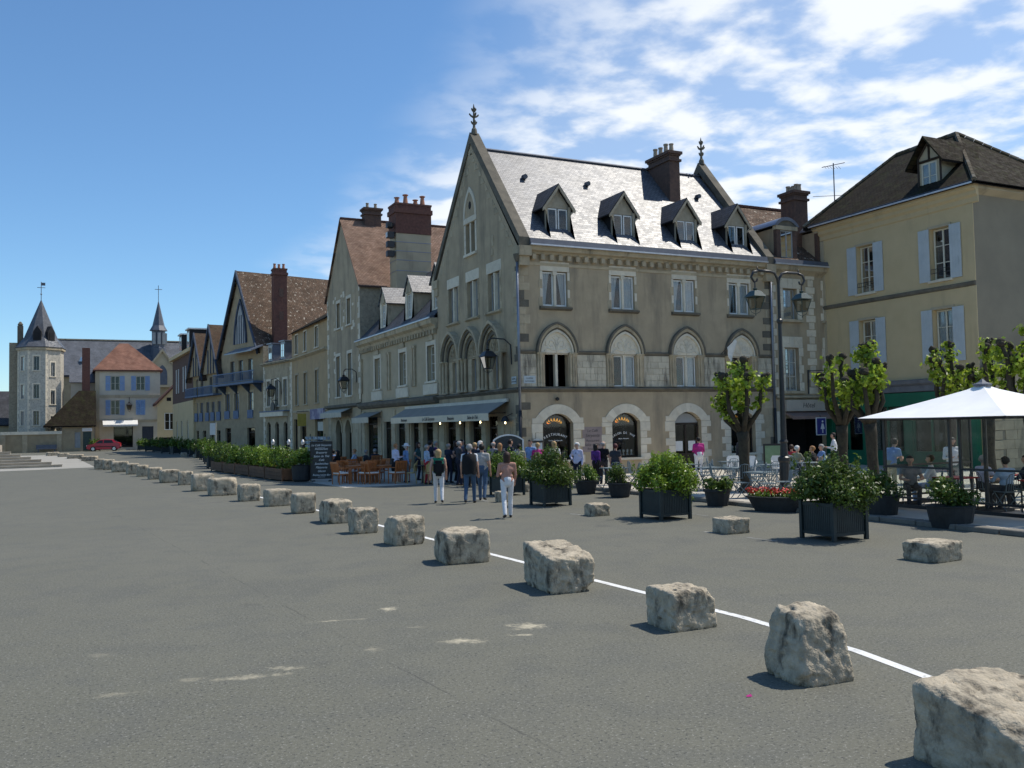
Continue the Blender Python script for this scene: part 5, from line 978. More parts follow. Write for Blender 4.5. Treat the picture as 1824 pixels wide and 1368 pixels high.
gw = root('garden_wall', 'long ochre stone wall with pale coping in front of the tower', 'wall', (-21, 99, 0)); MB().box(-25.6, -18.7, 98.8, 99.3, 0, 2.35).build('wall_body', OCHRE, gw); MB().box(-25.7, -18.6, 98.6, 99.5, 2.35, 2.75).build('coping', LIMEW, gw)
for x in (-25.4, -22.9, -18.9): MB().box(x - .3, x + .3, 98.7, 98.82, 0, 2.36).build('pier', LIME, gw)
gw2 = root('forecourt_wall', 'low ochre wall running out of the picture behind the steps', 'wall', (-33, 97, 0)); MB().box(-45, -25.75, 96.9, 97.4, 0, 2.1).build('wall_body', OCHRE, gw2); MB().box(-45, -25.7, 96.75, 97.55, 2.1, 2.35).build('coping', LIMEW, gw2)
bn = root('stone_bench', 'dark bench standing against the ochre wall', 'bench', (-20.4, 98, 0)); MB().box(-21.6, -19.2, 97.6, 98.2, .42, .52).build('seat', LEAD, bn); MB().box(-21.6, -19.2, 98.15, 98.22, .5, 1.0).build('backrest', LEAD, bn)
for x in (-21.4, -19.5): MB().box(x, x + .15, 97.65, 98.15, 0, .42).build('leg', LEAD, bn)
# ---- K: house behind the lamp
hk = root('narrow_stone_house', 'narrow house with stone quoins and arched dormers right of the corner house', 'house', (15.6, 4.5, 0))
fk = Fr((13.76, 0, 0), 0); LK = 3.54 + 2
hl = [rect(.85, 1.75, 7.3, 8.85), rect(.85, 1.75, 3.75, 5.9), rect(3.6, 4.5, 7.3, 8.85), rect(3.6, 4.5, 3.75, 5.9), rect(.75, 3.4, .11, 2.4)]
MB(fk).wall(rect(0, LK, 0, 10), hl, .3).build('front_wall', RENDER, hk); shell(hk, fk, LK, 9, 10, RENDER)
for u0 in (.85, 3.6):
    window(hk, fk, u0 + .02, u0 + .88, 7.32, 8.83, -.2, 1, 1, .05, fm=SHUTG, curtain=['F']); window(hk, fk, u0 + .02, u0 + .88, 3.77, 5.88, -.2, 2, 3, .05, fm=OFFW, curtain=['F'])
    for z0, z1, lt in ((7.3, 8.85, .5), (3.75, 5.9, .55)):
        for j, (a, b) in enumerate(((-.25, .3), (.3, .6), (.6, 1.15))): stonebox(hk, fk, u0 + a, u0 + b, -.05, .03, z1, z1 + lt, LIMEW, 'lintel_stone')
        k = int((z1 - z0) / .36)
        for s in (0, 1):
            for j in range(k): zz0 = z0 + j * (z1 - z0) / k; wd = .16 if j % 2 else .3; e = u0 if s == 0 else u0 + .9; stonebox(hk, fk, e - wd if s == 0 else e, e if s == 0 else e + wd, -.25, .02, zz0, zz0 + (z1 - z0) / k, LIMEW)
        MB(fk).box(u0 - .25, u0 + 1.15, -.1, .16, z0 - .13, z0).build('window_sill', LIME, hk)
for j in range(17): wd = .22 if j % 2 else .38; stonebox(hk, fk, 2.7 - wd, 2.7 + wd * .6, -.05, .022, 3.6 + j * .36, 3.94 + j * .36, LIMEW)
for j in range(17): wd = .2 if j % 2 else .34; stonebox(hk, fk, .04, .04 + wd, -.05, .022, 3.6 + j * .36, 3.94 + j * .36, LIMEW)
MB(fk).side([(0, 9.5), (.1, 9.6), (.3, 9.75), (.34, 9.98), (0, 10)], .08, LK).build('cornice', LIME, hk); gutter(hk, fk, .08, LK, .38, 9.98, .25)
MB(fk).side([(0, 3.35), (.2, 3.42), (.2, 3.5), (0, 3.56)], .1, LK).build('string_course', LIME, hk)
fa = MB(fk).box(.6, 3.5, 0, .3, 2.75, 3.3).build('shop_fascia', mat('fascia_cream', (.50, .44, .36), (.44, .38, .31), 2, .8), hk); text(fa, 'Hôtel', fk, 2.0, 2.92, .304, .34, LETTER, shear=.2); MB(fk).side([(0, 2.75), (.7, 2.5), (.7, 2.35), (0, 2.7)], .6, 3.5).build('shop_blind', mat('blind_brown', (.30, .2, .17), (.25, .17, .14), 3, .9), fa)
MB(fk).box(.5, 3.52, -1.6, -1.5, 0, 2.7).box(3.45, 3.52, -1.5, -.31, 0, 2.7).box(.5, .56, -1.5, -.31, 0, 2.7).build('dark_room', DARK, hk)
for u in (.1, 3.42): MB(fk).box(u, u + .5, 0, .08, .1, 2.75).build('shop_pilaster', LIMEW, hk)
roofplane(hk, 'roof', fk((-.02, .15, 10.2)), fk((LK, .15, 10.2)), fk((LK, -4.6, 14.1)), fk((-.02, -4.6, 14.1)), TILEB if 0 else TILEL); roofplane(hk, 'roof', fk((LK, -9.2, 10.2)), fk((-.02, -9.2, 10.2)), fk((-.02, -4.6, 14.1)), fk((LK, -4.6, 14.1)), TILEL)
for i in range(14): stonebox(hk, fk, i * .4, i * .4 + .38, -4.72, -4.48, 14.05, 14.2, TILER, 'ridge_tile', 0)
for c in (1.3, 4.0):
    dm = MB(fk).box(c - .62, c + .62, -2.6, -.16, 10.25, 11.9).build('dormer', RENDER, hk)
    MB(fk).box(c - .66, c - .4, -.3, -.08, 10.25, 11.85).box(c + .4, c + .66, -.3, -.08, 10.25, 11.85).build('dormer_pier', BRICKD, dm); MB(fk).box(c - .7, c + .7, -.3, -.05, 11.8, 12.0).build('dormer_head', LIME, dm); MB(fk).band(arc('seg', c, .8, 12.0, 12.45, 6), arc('seg', c, .62, 12.0, 12.28, 6), -2.4, -.02).build('dormer_pediment', ZINC, dm); MB(fk).prism(arc('seg', c, .62, 12.0, 12.28, 6), -.3, -.1).build('pediment_panel', LIMED, dm)
    window(dm, fk, c - .4, c + .4, 10.4, 11.78, -.12, 2, 1, .05, fm=SHUTG, curtain=['F'], back=False)
chimney(hk, 16.7, 17.6, 1.2, 2.2, 11.0, 14.2, BRICKD, 5, BRICKD, POTT, along='y', ph=.4)
wc = root('toilet_sign', 'dark blue toilets sign with white figure hanging by the green shopfront', 'sign', fk((2.35, .8, 1.9))); fk, fk_ = Fr(fk((-.55, 0, 0)), 0), fk; MB(fk).box(2.55, 3.2, .72, .76, 1.55, 2.42).build('sign_border', WHITEP, wc); MB(fk).box(2.59, 3.16, .758, .766, 1.59, 2.38).build('sign_panel', BLUESIGN, wc); MB(fk).lathe([(.0, -.06), (.06, 0), (.0, .06)], (2.95, .77, 2.22), 8).prism([(2.9, 2.12), (2.82, 1.85), (2.92, 1.85), (2.92, 1.66), (2.98, 1.66), (2.98, 1.85), (3.08, 1.85), (3.0, 2.12)], .766, .772).build('pictogram', WHITEP, wc); MB(fk).tube([(2.85, 0, 2.5), (2.85, .74, 2.5), (2.85, .74, 2.4)], .02, 5).build('bracket', IRON, wc); fk = fk_
ss = root('scroll_shop_sign', 'round wrought iron shop sign hanging above the narrow house shopfront', 'sign', fk((2.6, .6, 4.2))); MB(fk).tube([(2.75 + .42 * math.cos(k * .5236), .65, 4.15 + .5 * math.sin(k * .5236)) for k in range(13)], .02, 5).tube([(2.3, 0, 3.6), (2.3, .05, 4.8)], .05, 6).tube([(2.3, .05, 4.75), (2.75, .65, 4.75)], .025, 5).build('iron_ring', IRON, ss); MB(fk).prism([(2.75 + .3 * math.cos(k * .5236), 4.12 + .36 * math.sin(k * .5236)) for k in range(12)], .64, .66).build('sign_disc', CREAM2, ss)
# ---- R: cream house with blue shutters
hr = root('cream_shutter_house', 'cream rendered house with pale blue shutters, dark mossy hipped roof and green shopfront', 'house', (21.5, -4.2, 0))
fr_ = Fr((17.3, .3, 0), -90); LR = 8.9; f5 = Fr((17.3, -8.6, 0), 0)
wr = (3.05, 7.22)
hl = [rect(c - .5, c + .5, 8.35, 10.65) for c in wr] + [rect(c - .5, c + .5, 4.75, 7.05) for c in wr] + [rect(.5, 8.5, .11, 3.4)]
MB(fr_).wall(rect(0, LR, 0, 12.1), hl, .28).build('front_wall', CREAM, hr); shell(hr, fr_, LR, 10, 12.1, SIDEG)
MB(fr_).side([(0, 11.35), (.06, 11.4), (.06, 11.6), (.16, 11.7), (.16, 11.85), (.3, 11.95), (.34, 12.15), (0, 12.15)], -.05, LR + .3).build('cornice', CREAM, hr); MB(f5).side([(0, 11.75), (.3, 11.95), (.3, 12.1), (0, 12.1)], .0, 9.5).build('side_cornice', CREAM2, hr)
gutter(hr, fr_, -.1, LR + .35, .42, 12.12, .12); gutter(hr, f5, -.42, 9.6, .36, 12.12, .12)
MB(fr_).side([(0, 7.85), (.08, 7.9), (.1, 8.02), (0, 8.06)], -.02, LR).build('string_course', LIMED, hr); MB(fr_).box(-.02, .45, 0, .05, 3.9, 7.85).box(-.02, .45, 0, .05, 8.06, 11.35).build('corner_pilaster', CREAM2, hr); MB(fr_).box(LR - .3, LR + .02, 0, .04, 8.06, 11.35).box(LR - .3, LR + .02, 0, .04, 3.95, 7.85).build('corner_pilaster', CREAM, hr)
for c in wr:
    for z0, z1 in ((8.35, 10.65), (4.75, 7.05)):
        window(hr, fr_, c - .48, c + .48, z0 + .02, z1 - .02, -.22, 2, 3, .07, .035, fm=mat('frame_ivory', (.66, .62, .5), (.58, .55, .44), 3, .6), curtain=[[], 'F'] if z0 < 6 and c < 5 else (['F', 'F'] if z0 < 6 else None))
        for s in (-1, 1): shutter(hr, fr_, c + s * .80 - .28, c + s * .80 + .28, z0 - .02, z1 + .02, SHUT)
        MB(fr_).box(c - .62, c + .62, -.1, .1, z0 - .1, z0).build('window_sill', LIMEW, hr); MB(fr_).box(c - .6, c + .6, -.02, .04, z1, z1 + .12).build('window_head', CREAM2, hr)
        gd = MB(fr_).tube([(c - .5, .02, z0 + .5), (c + .5, .02, z0 + .5)], .015, 5).tube([(c - .5, .02, z0 + .32), (c + .5, .02, z0 + .32)], .015, 5); [gd.tube([(c - .5 + q * .125, .02, z0 + .32), (c - .5 + q * .125, .02, z0 + .5)], .008, 4) for q in range(9)]; gd.build('window_guard', IRON, hr)
ev = [Vector(q) for q in ((16.85, -9.05, 12.2), (26.2, -9.05, 12.2), (26.2, .8, 12.2), (16.85, .8, 12.2))]; r0, r1 = Vector((21.5, -4.75, 16.0)), Vector((21.5, -1.2, 15.95))
roofplane(hr, 'roof', ev[3], ev[0], r0, r1, TILED, .15); roofplane(hr, 'roof', ev[0], ev[1], r0, r0, TILED, .15); roofplane(hr, 'roof', ev[1], ev[2], r1, r0, TILED, .15); roofplane(hr, 'roof', ev[2], ev[3], r1, r1, TILED, .15)
for p, q in ((r0, r1), (ev[0], r0), (ev[3], r1), (ev[1], r0)):
    k = int((q - p).length / .42)
    for i in range(k): a, b = p.lerp(q, i / k), p.lerp(q, (i + .97) / k); a.z += .03; b.z += .03; MB().tube([a, b], [.11, .10], 6).build('ridge_tile', MATS['limestone_dark'] if i % 5 == 0 else TILED if 0 else mat('ridge_moss', (.10, .075, .05), (.07, .06, .035), 4, .9, .4, 20), hr)
c = 6.62; fr2 = fr_
dm = MB(fr2).prism([(c - .62, 12.4), (c + .62, 12.4), (c + .62, 13.95), (c, 14.75), (c - .62, 13.95)], -2.6, -.3).build('dormer', mat('dormer_plaster', (.48, .42, .30), (.4, .35, .25), 3, .9), hr)
window(dm, fr2, c - .4, c + .4, 12.5, 13.75, -.27, 2, 2, .06, fm=MATS['frame_ivory'], back=False)
for a, b in (((c - .58, 12.4), (c - .58, 14.0)), ((c + .58, 12.4), (c + .58, 14.0)), ((c - .62, 13.85), (c + .62, 13.85)), ((c, 13.85), (c, 14.65)), ((c - .6, 14.0), (c, 14.7)), ((c + .6, 14.0), (c, 14.7))): MB(fr2).tube([(a[0], -.28, a[1]), (b[0], -.28, b[1])], .06, 4).build('timber', WOODD, dm)
MB(fr2).tube([(c + .64, -.32, 13.9), (c + .64, -2.0, 13.9)], .06, 4).tube([(c + .64, -1.9, 13.9), (c + .64, -.5, 12.55)], .06, 4).build('timber', WOODD, dm)
for s in (-1, 1):
    e0 = fr2((c + s * .98, .1, 13.62)); e1 = fr2((c + s * .98, -2.3, 13.62)); q0 = fr2((c, .1, 14.92)); q1 = fr2((c, -3.6, 14.92)); (roofplane(dm, 'dormer_roof', e0, e1, q1, q0, TILED, .1) if s > 0 else roofplane(dm, 'dormer_roof', e1, e0, q0, q1, TILED, .1))
an = root('roof_antenna', 'thin television antenna on the left slope of the mossy roof', 'antenna', (18.5, .3, 12.8)); MB().tube([(18.5, .2, 12.7), (18.5, .2, 15.6)], .03, 5).tube([(18.0, .5, 15.4), (19.0, -.1, 15.6)], .02, 4).tube([(17.6, .8, 13.9), (19.2, -.2, 13.9)], .015, 4).build('mast', LEAD, an)
for k in range(6): MB().tube([(18.1 + k * .15, .3 - k * .05, 15.3), (18.2 + k * .15, .55 - k * .05, 15.5)], .012, 4).build('antenna_rod', LEAD, an)
# green shopfront
sf = MB(fr_).side([(0, 3.45), (.18, 3.5), (.18, 3.75), (.32, 3.85), (.36, 4.0), (0, 4.05)], .1, LR - .1).build('shop_cornice', mat('cornice_grey', (.2, .2, .21), (.15, .15, .16), 3, .8), hr)
MB(fr_).box(.4, 8.6, .02, .14, 2.85, 3.45).build('shop_fascia', GREENP, hr)
for u in (.2, 2.6, 5.0, 7.4, 8.4): MB(fr_).box(u, u + .45, -.1, .12, .1, 2.85).box(u + .08, u + .37, .12, .14, .3, 2.6).build('shop_pilaster', GREENP, hr)
for u in (.65, 3.05, 5.45):
    MB(fr_).box(u, u + 1.95, -.1, .05, .1, .8).build('shop_stallriser', GREENP, hr); o_ = MB(fr_).box(u, u + .07, -.1, 0, .8, 2.85).box(u + 1.88, u + 1.95, -.1, 0, .8, 2.85).box(u + .93, u + 1.02, -.1, 0, .8, 2.85).build('shop_window', GREENP, hr); MB(fr_).box(u + .05, u + 1.9, -.06, -.05, .82, 2.83).build('pane', GLASS, o_)
MB(fr_).box(.3, 8.6, -1.6, -1.5, .1, 3.2).build('dark_room', mat('dark_green_room', (.01, .035, .025), (.015, .05, .035), 2, .8), hr)
# stone ground floor of the side wall
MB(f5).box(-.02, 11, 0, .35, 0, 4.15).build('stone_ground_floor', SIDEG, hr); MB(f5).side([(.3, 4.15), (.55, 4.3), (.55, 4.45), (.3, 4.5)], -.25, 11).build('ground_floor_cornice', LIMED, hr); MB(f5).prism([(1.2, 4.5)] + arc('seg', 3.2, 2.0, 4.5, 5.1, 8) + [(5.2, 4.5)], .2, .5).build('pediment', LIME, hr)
for u in (0, 4.6, 9.2):
    for j in range(10): stonebox(hr, f5, u, u + .7, .3, .42, .12 + j * .4, .5 + j * .4, LIME)
for j in range(10):
    for q in range(5): stonebox(hr, f5, .75 + q * .76 + (.2 if j % 2 else 0), 1.5 + q * .76 + (.2 if j % 2 else 0), .3, .37, .12 + j * .4, .52 + j * .4, LIME)
# ================================================================ rough limestone blocks along the line
def rock(name, label, c, dims, rz, seed, cuts, taper=0.0, tilt=0.0, rough=1.0, group=None, chop=None):
    a, b, h = dims; bm = bmesh.new(); bmesh.ops.create_cube(bm, size=1); bmesh.ops.subdivide_edges(bm, edges=bm.edges[:], cuts=cuts, use_grid_fill=True)
    off = Vector((seed * 7.3, seed * 3.1, seed * 1.7)); rs = random.Random(seed)
    cut = [(Vector((rs.choice((-1, 1)), rs.choice((-1, 1)), rs.choice((-1, 1, 1)))).normalized(), rs.uniform(.66, .80)) for _ in range(4)]
    if chop: cut += chop
    for v in bm.verts:
        p = v.co.copy()
        for nn, dd in cut:                         # broken corners
            e = p.dot(nn) - dd
            if e > 0: p -= nn * e * .85
        l4 = (abs(2 * p.x) ** 14 + abs(2 * p.y) ** 14 + abs(2 * p.z) ** 14) ** (1 / 14)
        if l4 > .001: p *= (1 + (1 / max(l4, 1) - 1) * 1.0)
        k = 1 - taper * (p.z + .5); p.x *= k; p.y *= k; p.z += tilt * p.y * (p.z + .5)
        q = Vector((p.x * a, p.y * b, p.z * h)); nr = Vector((p.x, p.y, p.z)).normalized()
        d1 = noise.fractal(q * 2.2 + off, .9, 2.1, 4) * .022; d2 = noise.fractal(q * 10 + off, .8, 2.2, 4) * .017; pit = max(0, noise.noise(q * 15 + off * 2) - .34) * -.09
        q += nr * (d1 + d2 + pit) * rough * min(1, h / .45)
        if q.z < -h * .5 + .02: q.z = -h * .5 - .01
        v.co = q + Vector((0, 0, h * .5))
    me = bpy.data.meshes.new(name); bm.to_mesh(me); bm.free(); me.materials.append(BLOCK); me.polygons.foreach_set('use_smooth', [True] * len(me.polygons))
    o = bpy.data.objects.new(name, me); col.objects.link(o); o.location = c; o.rotation_euler = (0, 0, rz); return tag(o, label, 'stone block', group)
ST = [(1632, 1985, 1198, 1420, 0, .35, 'huge rough stone block cut off by the right bottom corner of the picture'), (1357, 1523, 1072, 1225, .27, .12, 'tapering boulder-like stone, second from the camera in the row'), (1147, 1280, 1036, 1126, .05, 0, 'squat stone block with a notch broken from its top edge, third in the row'), (922, 1066, 967, 1058, 0, .25, 'long stone block with sloping cracked top, fourth in the row'), (770, 874, 938, 1006, 0, 0, 'dark stained square stone block, fifth in the row from the camera'),
      (685, 756, 917, 972, 0, 0, 'grey stained stone block, sixth in the row'), (621, 674, 903, 951, 0, 0, 'tall narrow stone block, seventh in the row'), (568, 627, 888, 933, 0, 0, 'wide smooth fronted stone block, eighth in the row'), (519, 562, 877, 915, 0, 0, 'cube shaped stone block, ninth in the row'), (470, 518, 870, 902, 0, 0, 'low stone block with a dark hole, tenth in the row'),
      (424, 463, 861, 893, 0, 0, 'pale stone block set apart, eleventh in the row'), (371, 421, 850, 883, 0, 0, 'bulky pitted stone block, twelfth in the row'), (341, 380, 843, 875, 0, 0, 'stone block half hidden behind the twelfth one'), (318, 343, 839, 864, 0, 0, 'small stone block, fourteenth in the row'), (285, 319, 836, 860, 0, 0, 'wide low stone block, fifteenth in the row'),
      (264, 288, 832, 854, 0, 0, 'narrow stone block, sixteenth in the row'), (244, 264, 828, 849, 0, 0, 'rounded stone block at the front of a touching pair, seventeenth'), (226, 247, 825, 845, 0, 0, 'stone block at the back of a touching pair, eighteenth'), (200, 228, 821, 841, 0, 0, 'stone block level with the forecourt edge, nineteenth'), (184, 203, 818, 837, 0, 0, 'stone block just before the forecourt corner, twentieth'), (169, 186, 817, 836, 0, 0, 'stone block at the corner of the pale forecourt')]
ST += [(147, 173, 812, 821, 0, 0, 'flat stone on the forecourt, nearest of the low far ones'), (122, 147, 809, 817, 0, 0, 'flat stone on the forecourt, middle of the low far ones'), (104, 122, 807, 814, 0, 0, 'flat stone on the forecourt, second farthest'), (84, 104, 805, 812, 0, 0, 'flat stone on the forecourt, farthest in the row')]
ST2 = [(1041, 1087, 895, 920, 0, 0, 'dark stone block between the two left big planters'), (1269, 1336, 919, 952, 0, 0, 'long dark stone block between the two right big planters'), (1610, 1711, 957, 1003, 0, 0, 'pale topped stone block right of the nearest big planter'), (881, 905, 874, 895, 0, 0, 'small dark stone beside the woman in white trousers'), (926, 943, 861, 877, 0, 0, 'small stone between woman in pink blouse and planter'), (322, 333, 806, 814, 0, 0, 'little stone in front of the far planters, left one'), (344, 356, 809, 816, 0, 0, 'little stone in front of the far planters, right one')]
def place_stones(lst, group, s0):
    for i, (x0, x1, yt, yb, tp, tl, lab) in enumerate(lst):
        xc = (x0 + x1) / 2; p = G(xc, yb); dep = (p - EYE).dot(fwd); wm = (x1 - x0) * dep / FPX; an = YAW + math.atan((xc - 912) / FPX); c_, s_ = math.cos(an), math.sin(an)
        rt = 1.0 if i not in (1, 3, 7) or s0 else (1.0 if i == 1 else 1.6); a = wm / (c_ + rt * abs(s_)); b = a * rt; df = dep + a * abs(s_) * .8 + b * c_ * .9
        h = 2.35 - df * (2.35 / dep - (yb - yt) / FPX); h = min(max(h, .22), .95)
        ctr = p + Vector((s_ * .5 * (a * abs(s_) + b * c_) * .9, c_ * .5 * (a * abs(s_) + b * c_) * .9, 0)); ctr.z = 0
        rock('stone_block', lab, ctr, (a * 1.04, b * 1.04, h), R(random.uniform(-6, 6)), s0 + i + 1, 30 if i < 4 and not s0 else (16 if dep < 25 else 9), tp, tl, (1.2 if dep < 9 else 1.2) if dep < 30 else .9, group)
place_stones(ST, 'stone blocks along the painted line', 0); place_stones(ST2, 'loose stone blocks between the planters', 60)
# ================================================================ plants
def leafmesh(name, clusters, n, size, m, aspect=.45, up=.25, seed=1, parent=None, shell_=.45):
    rg = np.random.default_rng(seed); V = []; vol = np.array([c[1][0] * c[1][1] * c[1][2] for c in clusters]) ** .7; vol = vol / vol.sum()
    for (c, rad), fr in zip(clusters, vol):
        k = max(6, int(n * fr)); d = rg.normal(size=(k, 3)); d /= np.linalg.norm(d, axis=1)[:, None]; r = shell_ + (1.04 - shell_) * rg.random((k, 1)) ** .6; r *= 1 + .16 * rg.normal(size=(k, 1)) * (r > .8)
        pos = np.array(c) + d * r * np.array(rad); nrm = d * .7 + rg.normal(size=(k, 3)) * .6 + np.array([0, 0, up]); nrm /= np.linalg.norm(nrm, axis=1)[:, None]
        t = np.cross(nrm, rg.normal(size=(k, 3))); t += np.array([0, 0, -.1]); t -= nrm * (t * nrm).sum(1)[:, None]; t /= np.linalg.norm(t, axis=1)[:, None]; b = np.cross(nrm, t); sz = size * (.65 + .7 * rg.random((k, 1)))
        V.append(np.stack([pos - t * sz * .5, pos + b * sz * aspect * .5 + nrm * sz * .08, pos + t * sz * .5 - nrm * sz * .1, pos - b * sz * aspect * .5 + nrm * sz * .08], 1).reshape(-1, 3))
    V = np.concatenate(V); k = len(V) // 4; me = bpy.data.meshes.new(name); me.vertices.add(len(V)); me.vertices.foreach_set('co', V.ravel()); me.loops.add(k * 4); me.polygons.add(k)
    me.loops.foreach_set('vertex_index', np.arange(k * 4)); me.polygons.foreach_set('loop_start', np.arange(k) * 4); me.update(calc_edges=True); me.validate(); me.materials.append(m)
    o = bpy.data.objects.new(name, me); col.objects.link(o); o.parent = parent; return o
def blob(rs, n, rx, ry, z0, z1, r0=.22, r1=.34):
    out_ = []
    for _ in range(n):
        a = rs.uniform(0, 6.283); q = rs.random() ** .5; out_.append(((math.cos(a) * q * rx, math.sin(a) * q * ry, z0 + (z1 - z0) * rs.random() * (1 - .75 * q * q)), (rs.uniform(r0, r1), rs.uniform(r0, r1), rs.uniform(r0, r1) * .85)))
    return out_
def stems(parent, rs, n, rx, ry, z0, z1, m=None):
    mb = MB()
    for _ in range(n):
        a = rs.uniform(0, 6.283); q = rs.uniform(.3, 1); mb.tube([(0 + q * .2 * rx * math.cos(a), q * .2 * ry * math.sin(a), z0), (q * rx * .6 * math.cos(a), q * ry * .6 * math.sin(a), (z0 + z1) / 2), (q * rx * math.cos(a), q * ry * math.sin(a), z1)], [.018, .013, .006], 5)
    return mb.build('stem', m or BARK, parent)
def big_planter(label, loc, k, s=.84, bw=(.62, .62), top=.95, n=2600, m='mid', drape=True, size=.10, group='big square planters'):
    rs = random.Random(k); r_ = root('square_planter', label, 'planter', (0, 0, 0), group); h = s / 2
    for sx in (-1, 1):
        for sy in (-1, 1): MB().box(sx * h - .035, sx * h + .035, sy * h - .035, sy * h + .035, 0, .74).lathe([(.03, 0), (.045, .03), (.03, .06)], (sx * h, sy * h, .74), 8).build('corner_post', PLANT, r_)
    for ax in (0, 1):
        for sg in (-1, 1):
            mb = MB(); q = sg * (h - .01)
            for j in range(15): u = -h + .05 + j * (s - .1) / 15; mb.box(u + .004, u + (s - .1) / 15 - .006, q - .012, q + .012, .14, .68) if ax == 0 else mb.box(q - .012, q + .012, u + .004, u + (s - .1) / 15 - .006, .14, .68)
            for z in (.10, .66):
                mb.box(-h + .035, h - .035, q - .022, q + .022, z, z + .06) if ax == 0 else mb.box(q - .022, q + .022, -h + .035, h - .035, z, z + .06)
            mb.build('side_panel', PLANT, r_)
    MB().box(-h + .03, h - .03, -h + .03, h - .03, .12, .64).build('soil_box', DARK, r_)
    stems(r_, rs, 10, bw[0] * .8, bw[1] * .8, .6, top + .25)
    leafmesh('foliage', blob(rs, 26, bw[0] * .82, bw[1] * .82, .78, top + .3, .2, .34) + [((bw[0] * .8 * rs.uniform(-1, 1), bw[1] * .8 * rs.uniform(-1, 1), top + rs.uniform(.0, .38)), (.06, .06, .17)) for _ in range(14)], n, size, LEAF[m], seed=k, parent=r_)
    if drape: leafmesh('trailing_foliage', [((.25 + .18 * q * rs.random(), -.38 + .1 * q, .74 - .12 * q), (.26, .22, .2)) for q in range(3)], n // 4, size * .55, LEAF['olive' if k % 2 else 'bright'], seed=k + 50, parent=r_)
    r_.location = loc; return r_
def corner(px, py, s=.84): p = G(px, py); return (p.x + s / 2, p.y + s / 2, 0)
big_planter('nearest big dark planter with a dense dark green shrub', corner(1486, 966), 3, bw=(.74, .74), top=1.22, n=9000, m='dark', size=.08)
big_planter('big dark planter with a bright spiky green shrub, second from the right', corner(1178, 928), 4, bw=(.76, .76), top=1.15, n=8000, m='bright', size=.085)
big_planter('big dark planter with a white flecked shrub behind woman in pink', corner(970, 903), 5, bw=(.74, .74), top=1.2, n=7500, m='dark', size=.08)
big_planter('big dark planter with a light green shrub hidden behind woman in pink', corner(893, 884), 6, bw=(.72, .72), top=1.12, n=6000, m='mid', drape=False, size=.085)
def pot_plant(name, label, loc, prof, k, clusters, n, size, m, sx=1, sy=1, seg=18, rz=0, extra=None):
    r_ = root(name, label, 'plant pot', (0, 0, 0)); MB().lathe(prof, (0, 0, 0), seg, sx=sx, sy=sy).build('pot', POTD, r_); rs = random.Random(k); stems(r_, rs, 7, .2 * sx, .2 * sy, prof[-1][1] - .1, prof[-1][1] + .3); leafmesh('foliage', clusters(rs), n, size, LEAF[m], seed=k, parent=r_)
    if extra: leafmesh('flowers', extra(rs), 420, .06, FLOWER, aspect=.9, seed=k + 9, parent=r_)
    r_.location = loc; r_.rotation_euler = (0, 0, rz); return r_
PR = [(.27, 0), (.30, .04), (.38, .40), (.41, .42), (.41, .46), (.36, .46), (.34, .40)]
gp = lambda x, y: (G(x, y) + Vector((.12, .3, 0)))
pot_plant('round_pot', 'round dark pot with small green shrub, left of two at the kerb', gp(1047, 881), PR, 11, lambda rs: blob(rs, 9, .32, .32, .5, .85, .16, .24), 1100, .08, 'mid')
pot_plant('round_pot', 'round dark pot with small green shrub, right of two at the kerb', gp(1108, 887), PR, 12, lambda rs: blob(rs, 10, .34, .34, .5, .95, .16, .24), 1200, .08, 'dark')
pot_plant('tub_pot', 'dark tub with a sparse broad leaved plant beside the terrace kerb', gp(1285, 903), [(.3, 0), (.38, .40), (.42, .40), (.42, .47), (.36, .47)], 13, lambda rs: blob(rs, 9, .32, .32, .55, .8, .13, .2), 420, .15, 'dark', 1.0, .8, 12)
pot_plant('flower_trough', 'long dark trough full of orange red flowers at the foot of the lamp', gp(1390, 913), [(.34, 0), (.45, .30), (.50, .38), (.45, .38)], 14, lambda rs: [((x, rs.uniform(-.15, .15), .42), (.16, .2, .12)) for x in (-.6, -.35, -.1, .15, .4, .6)], 900, .08, 'bright', 1.6, .75, 20, R(-64), lambda rs: [((x, rs.uniform(-.12, .12), .53), (.17, .2, .08)) for x in (-.6, -.3, 0, .3, .6)])
pot_plant('square_pot', 'dark pot with a leafy plant standing against the glass screen', gp(1710, 942), [(.38, 0), (.46, .42), (.48, .46), (.42, .46)], 15, lambda rs: blob(rs, 12, .4, .4, .55, 1.0, .18, .28), 1500, .10, 'dark', 1.1, 1.0, 14)
pot_plant('square_pot', 'dark pot with a dark shrub half hidden behind the nearest planter', gp(1582, 926), [(.34, 0), (.42, .5), (.44, .54), (.38, .54)], 16, lambda rs: blob(rs, 9, .3, .3, .6, 1.0, .18, .26), 900, .10, 'dark')
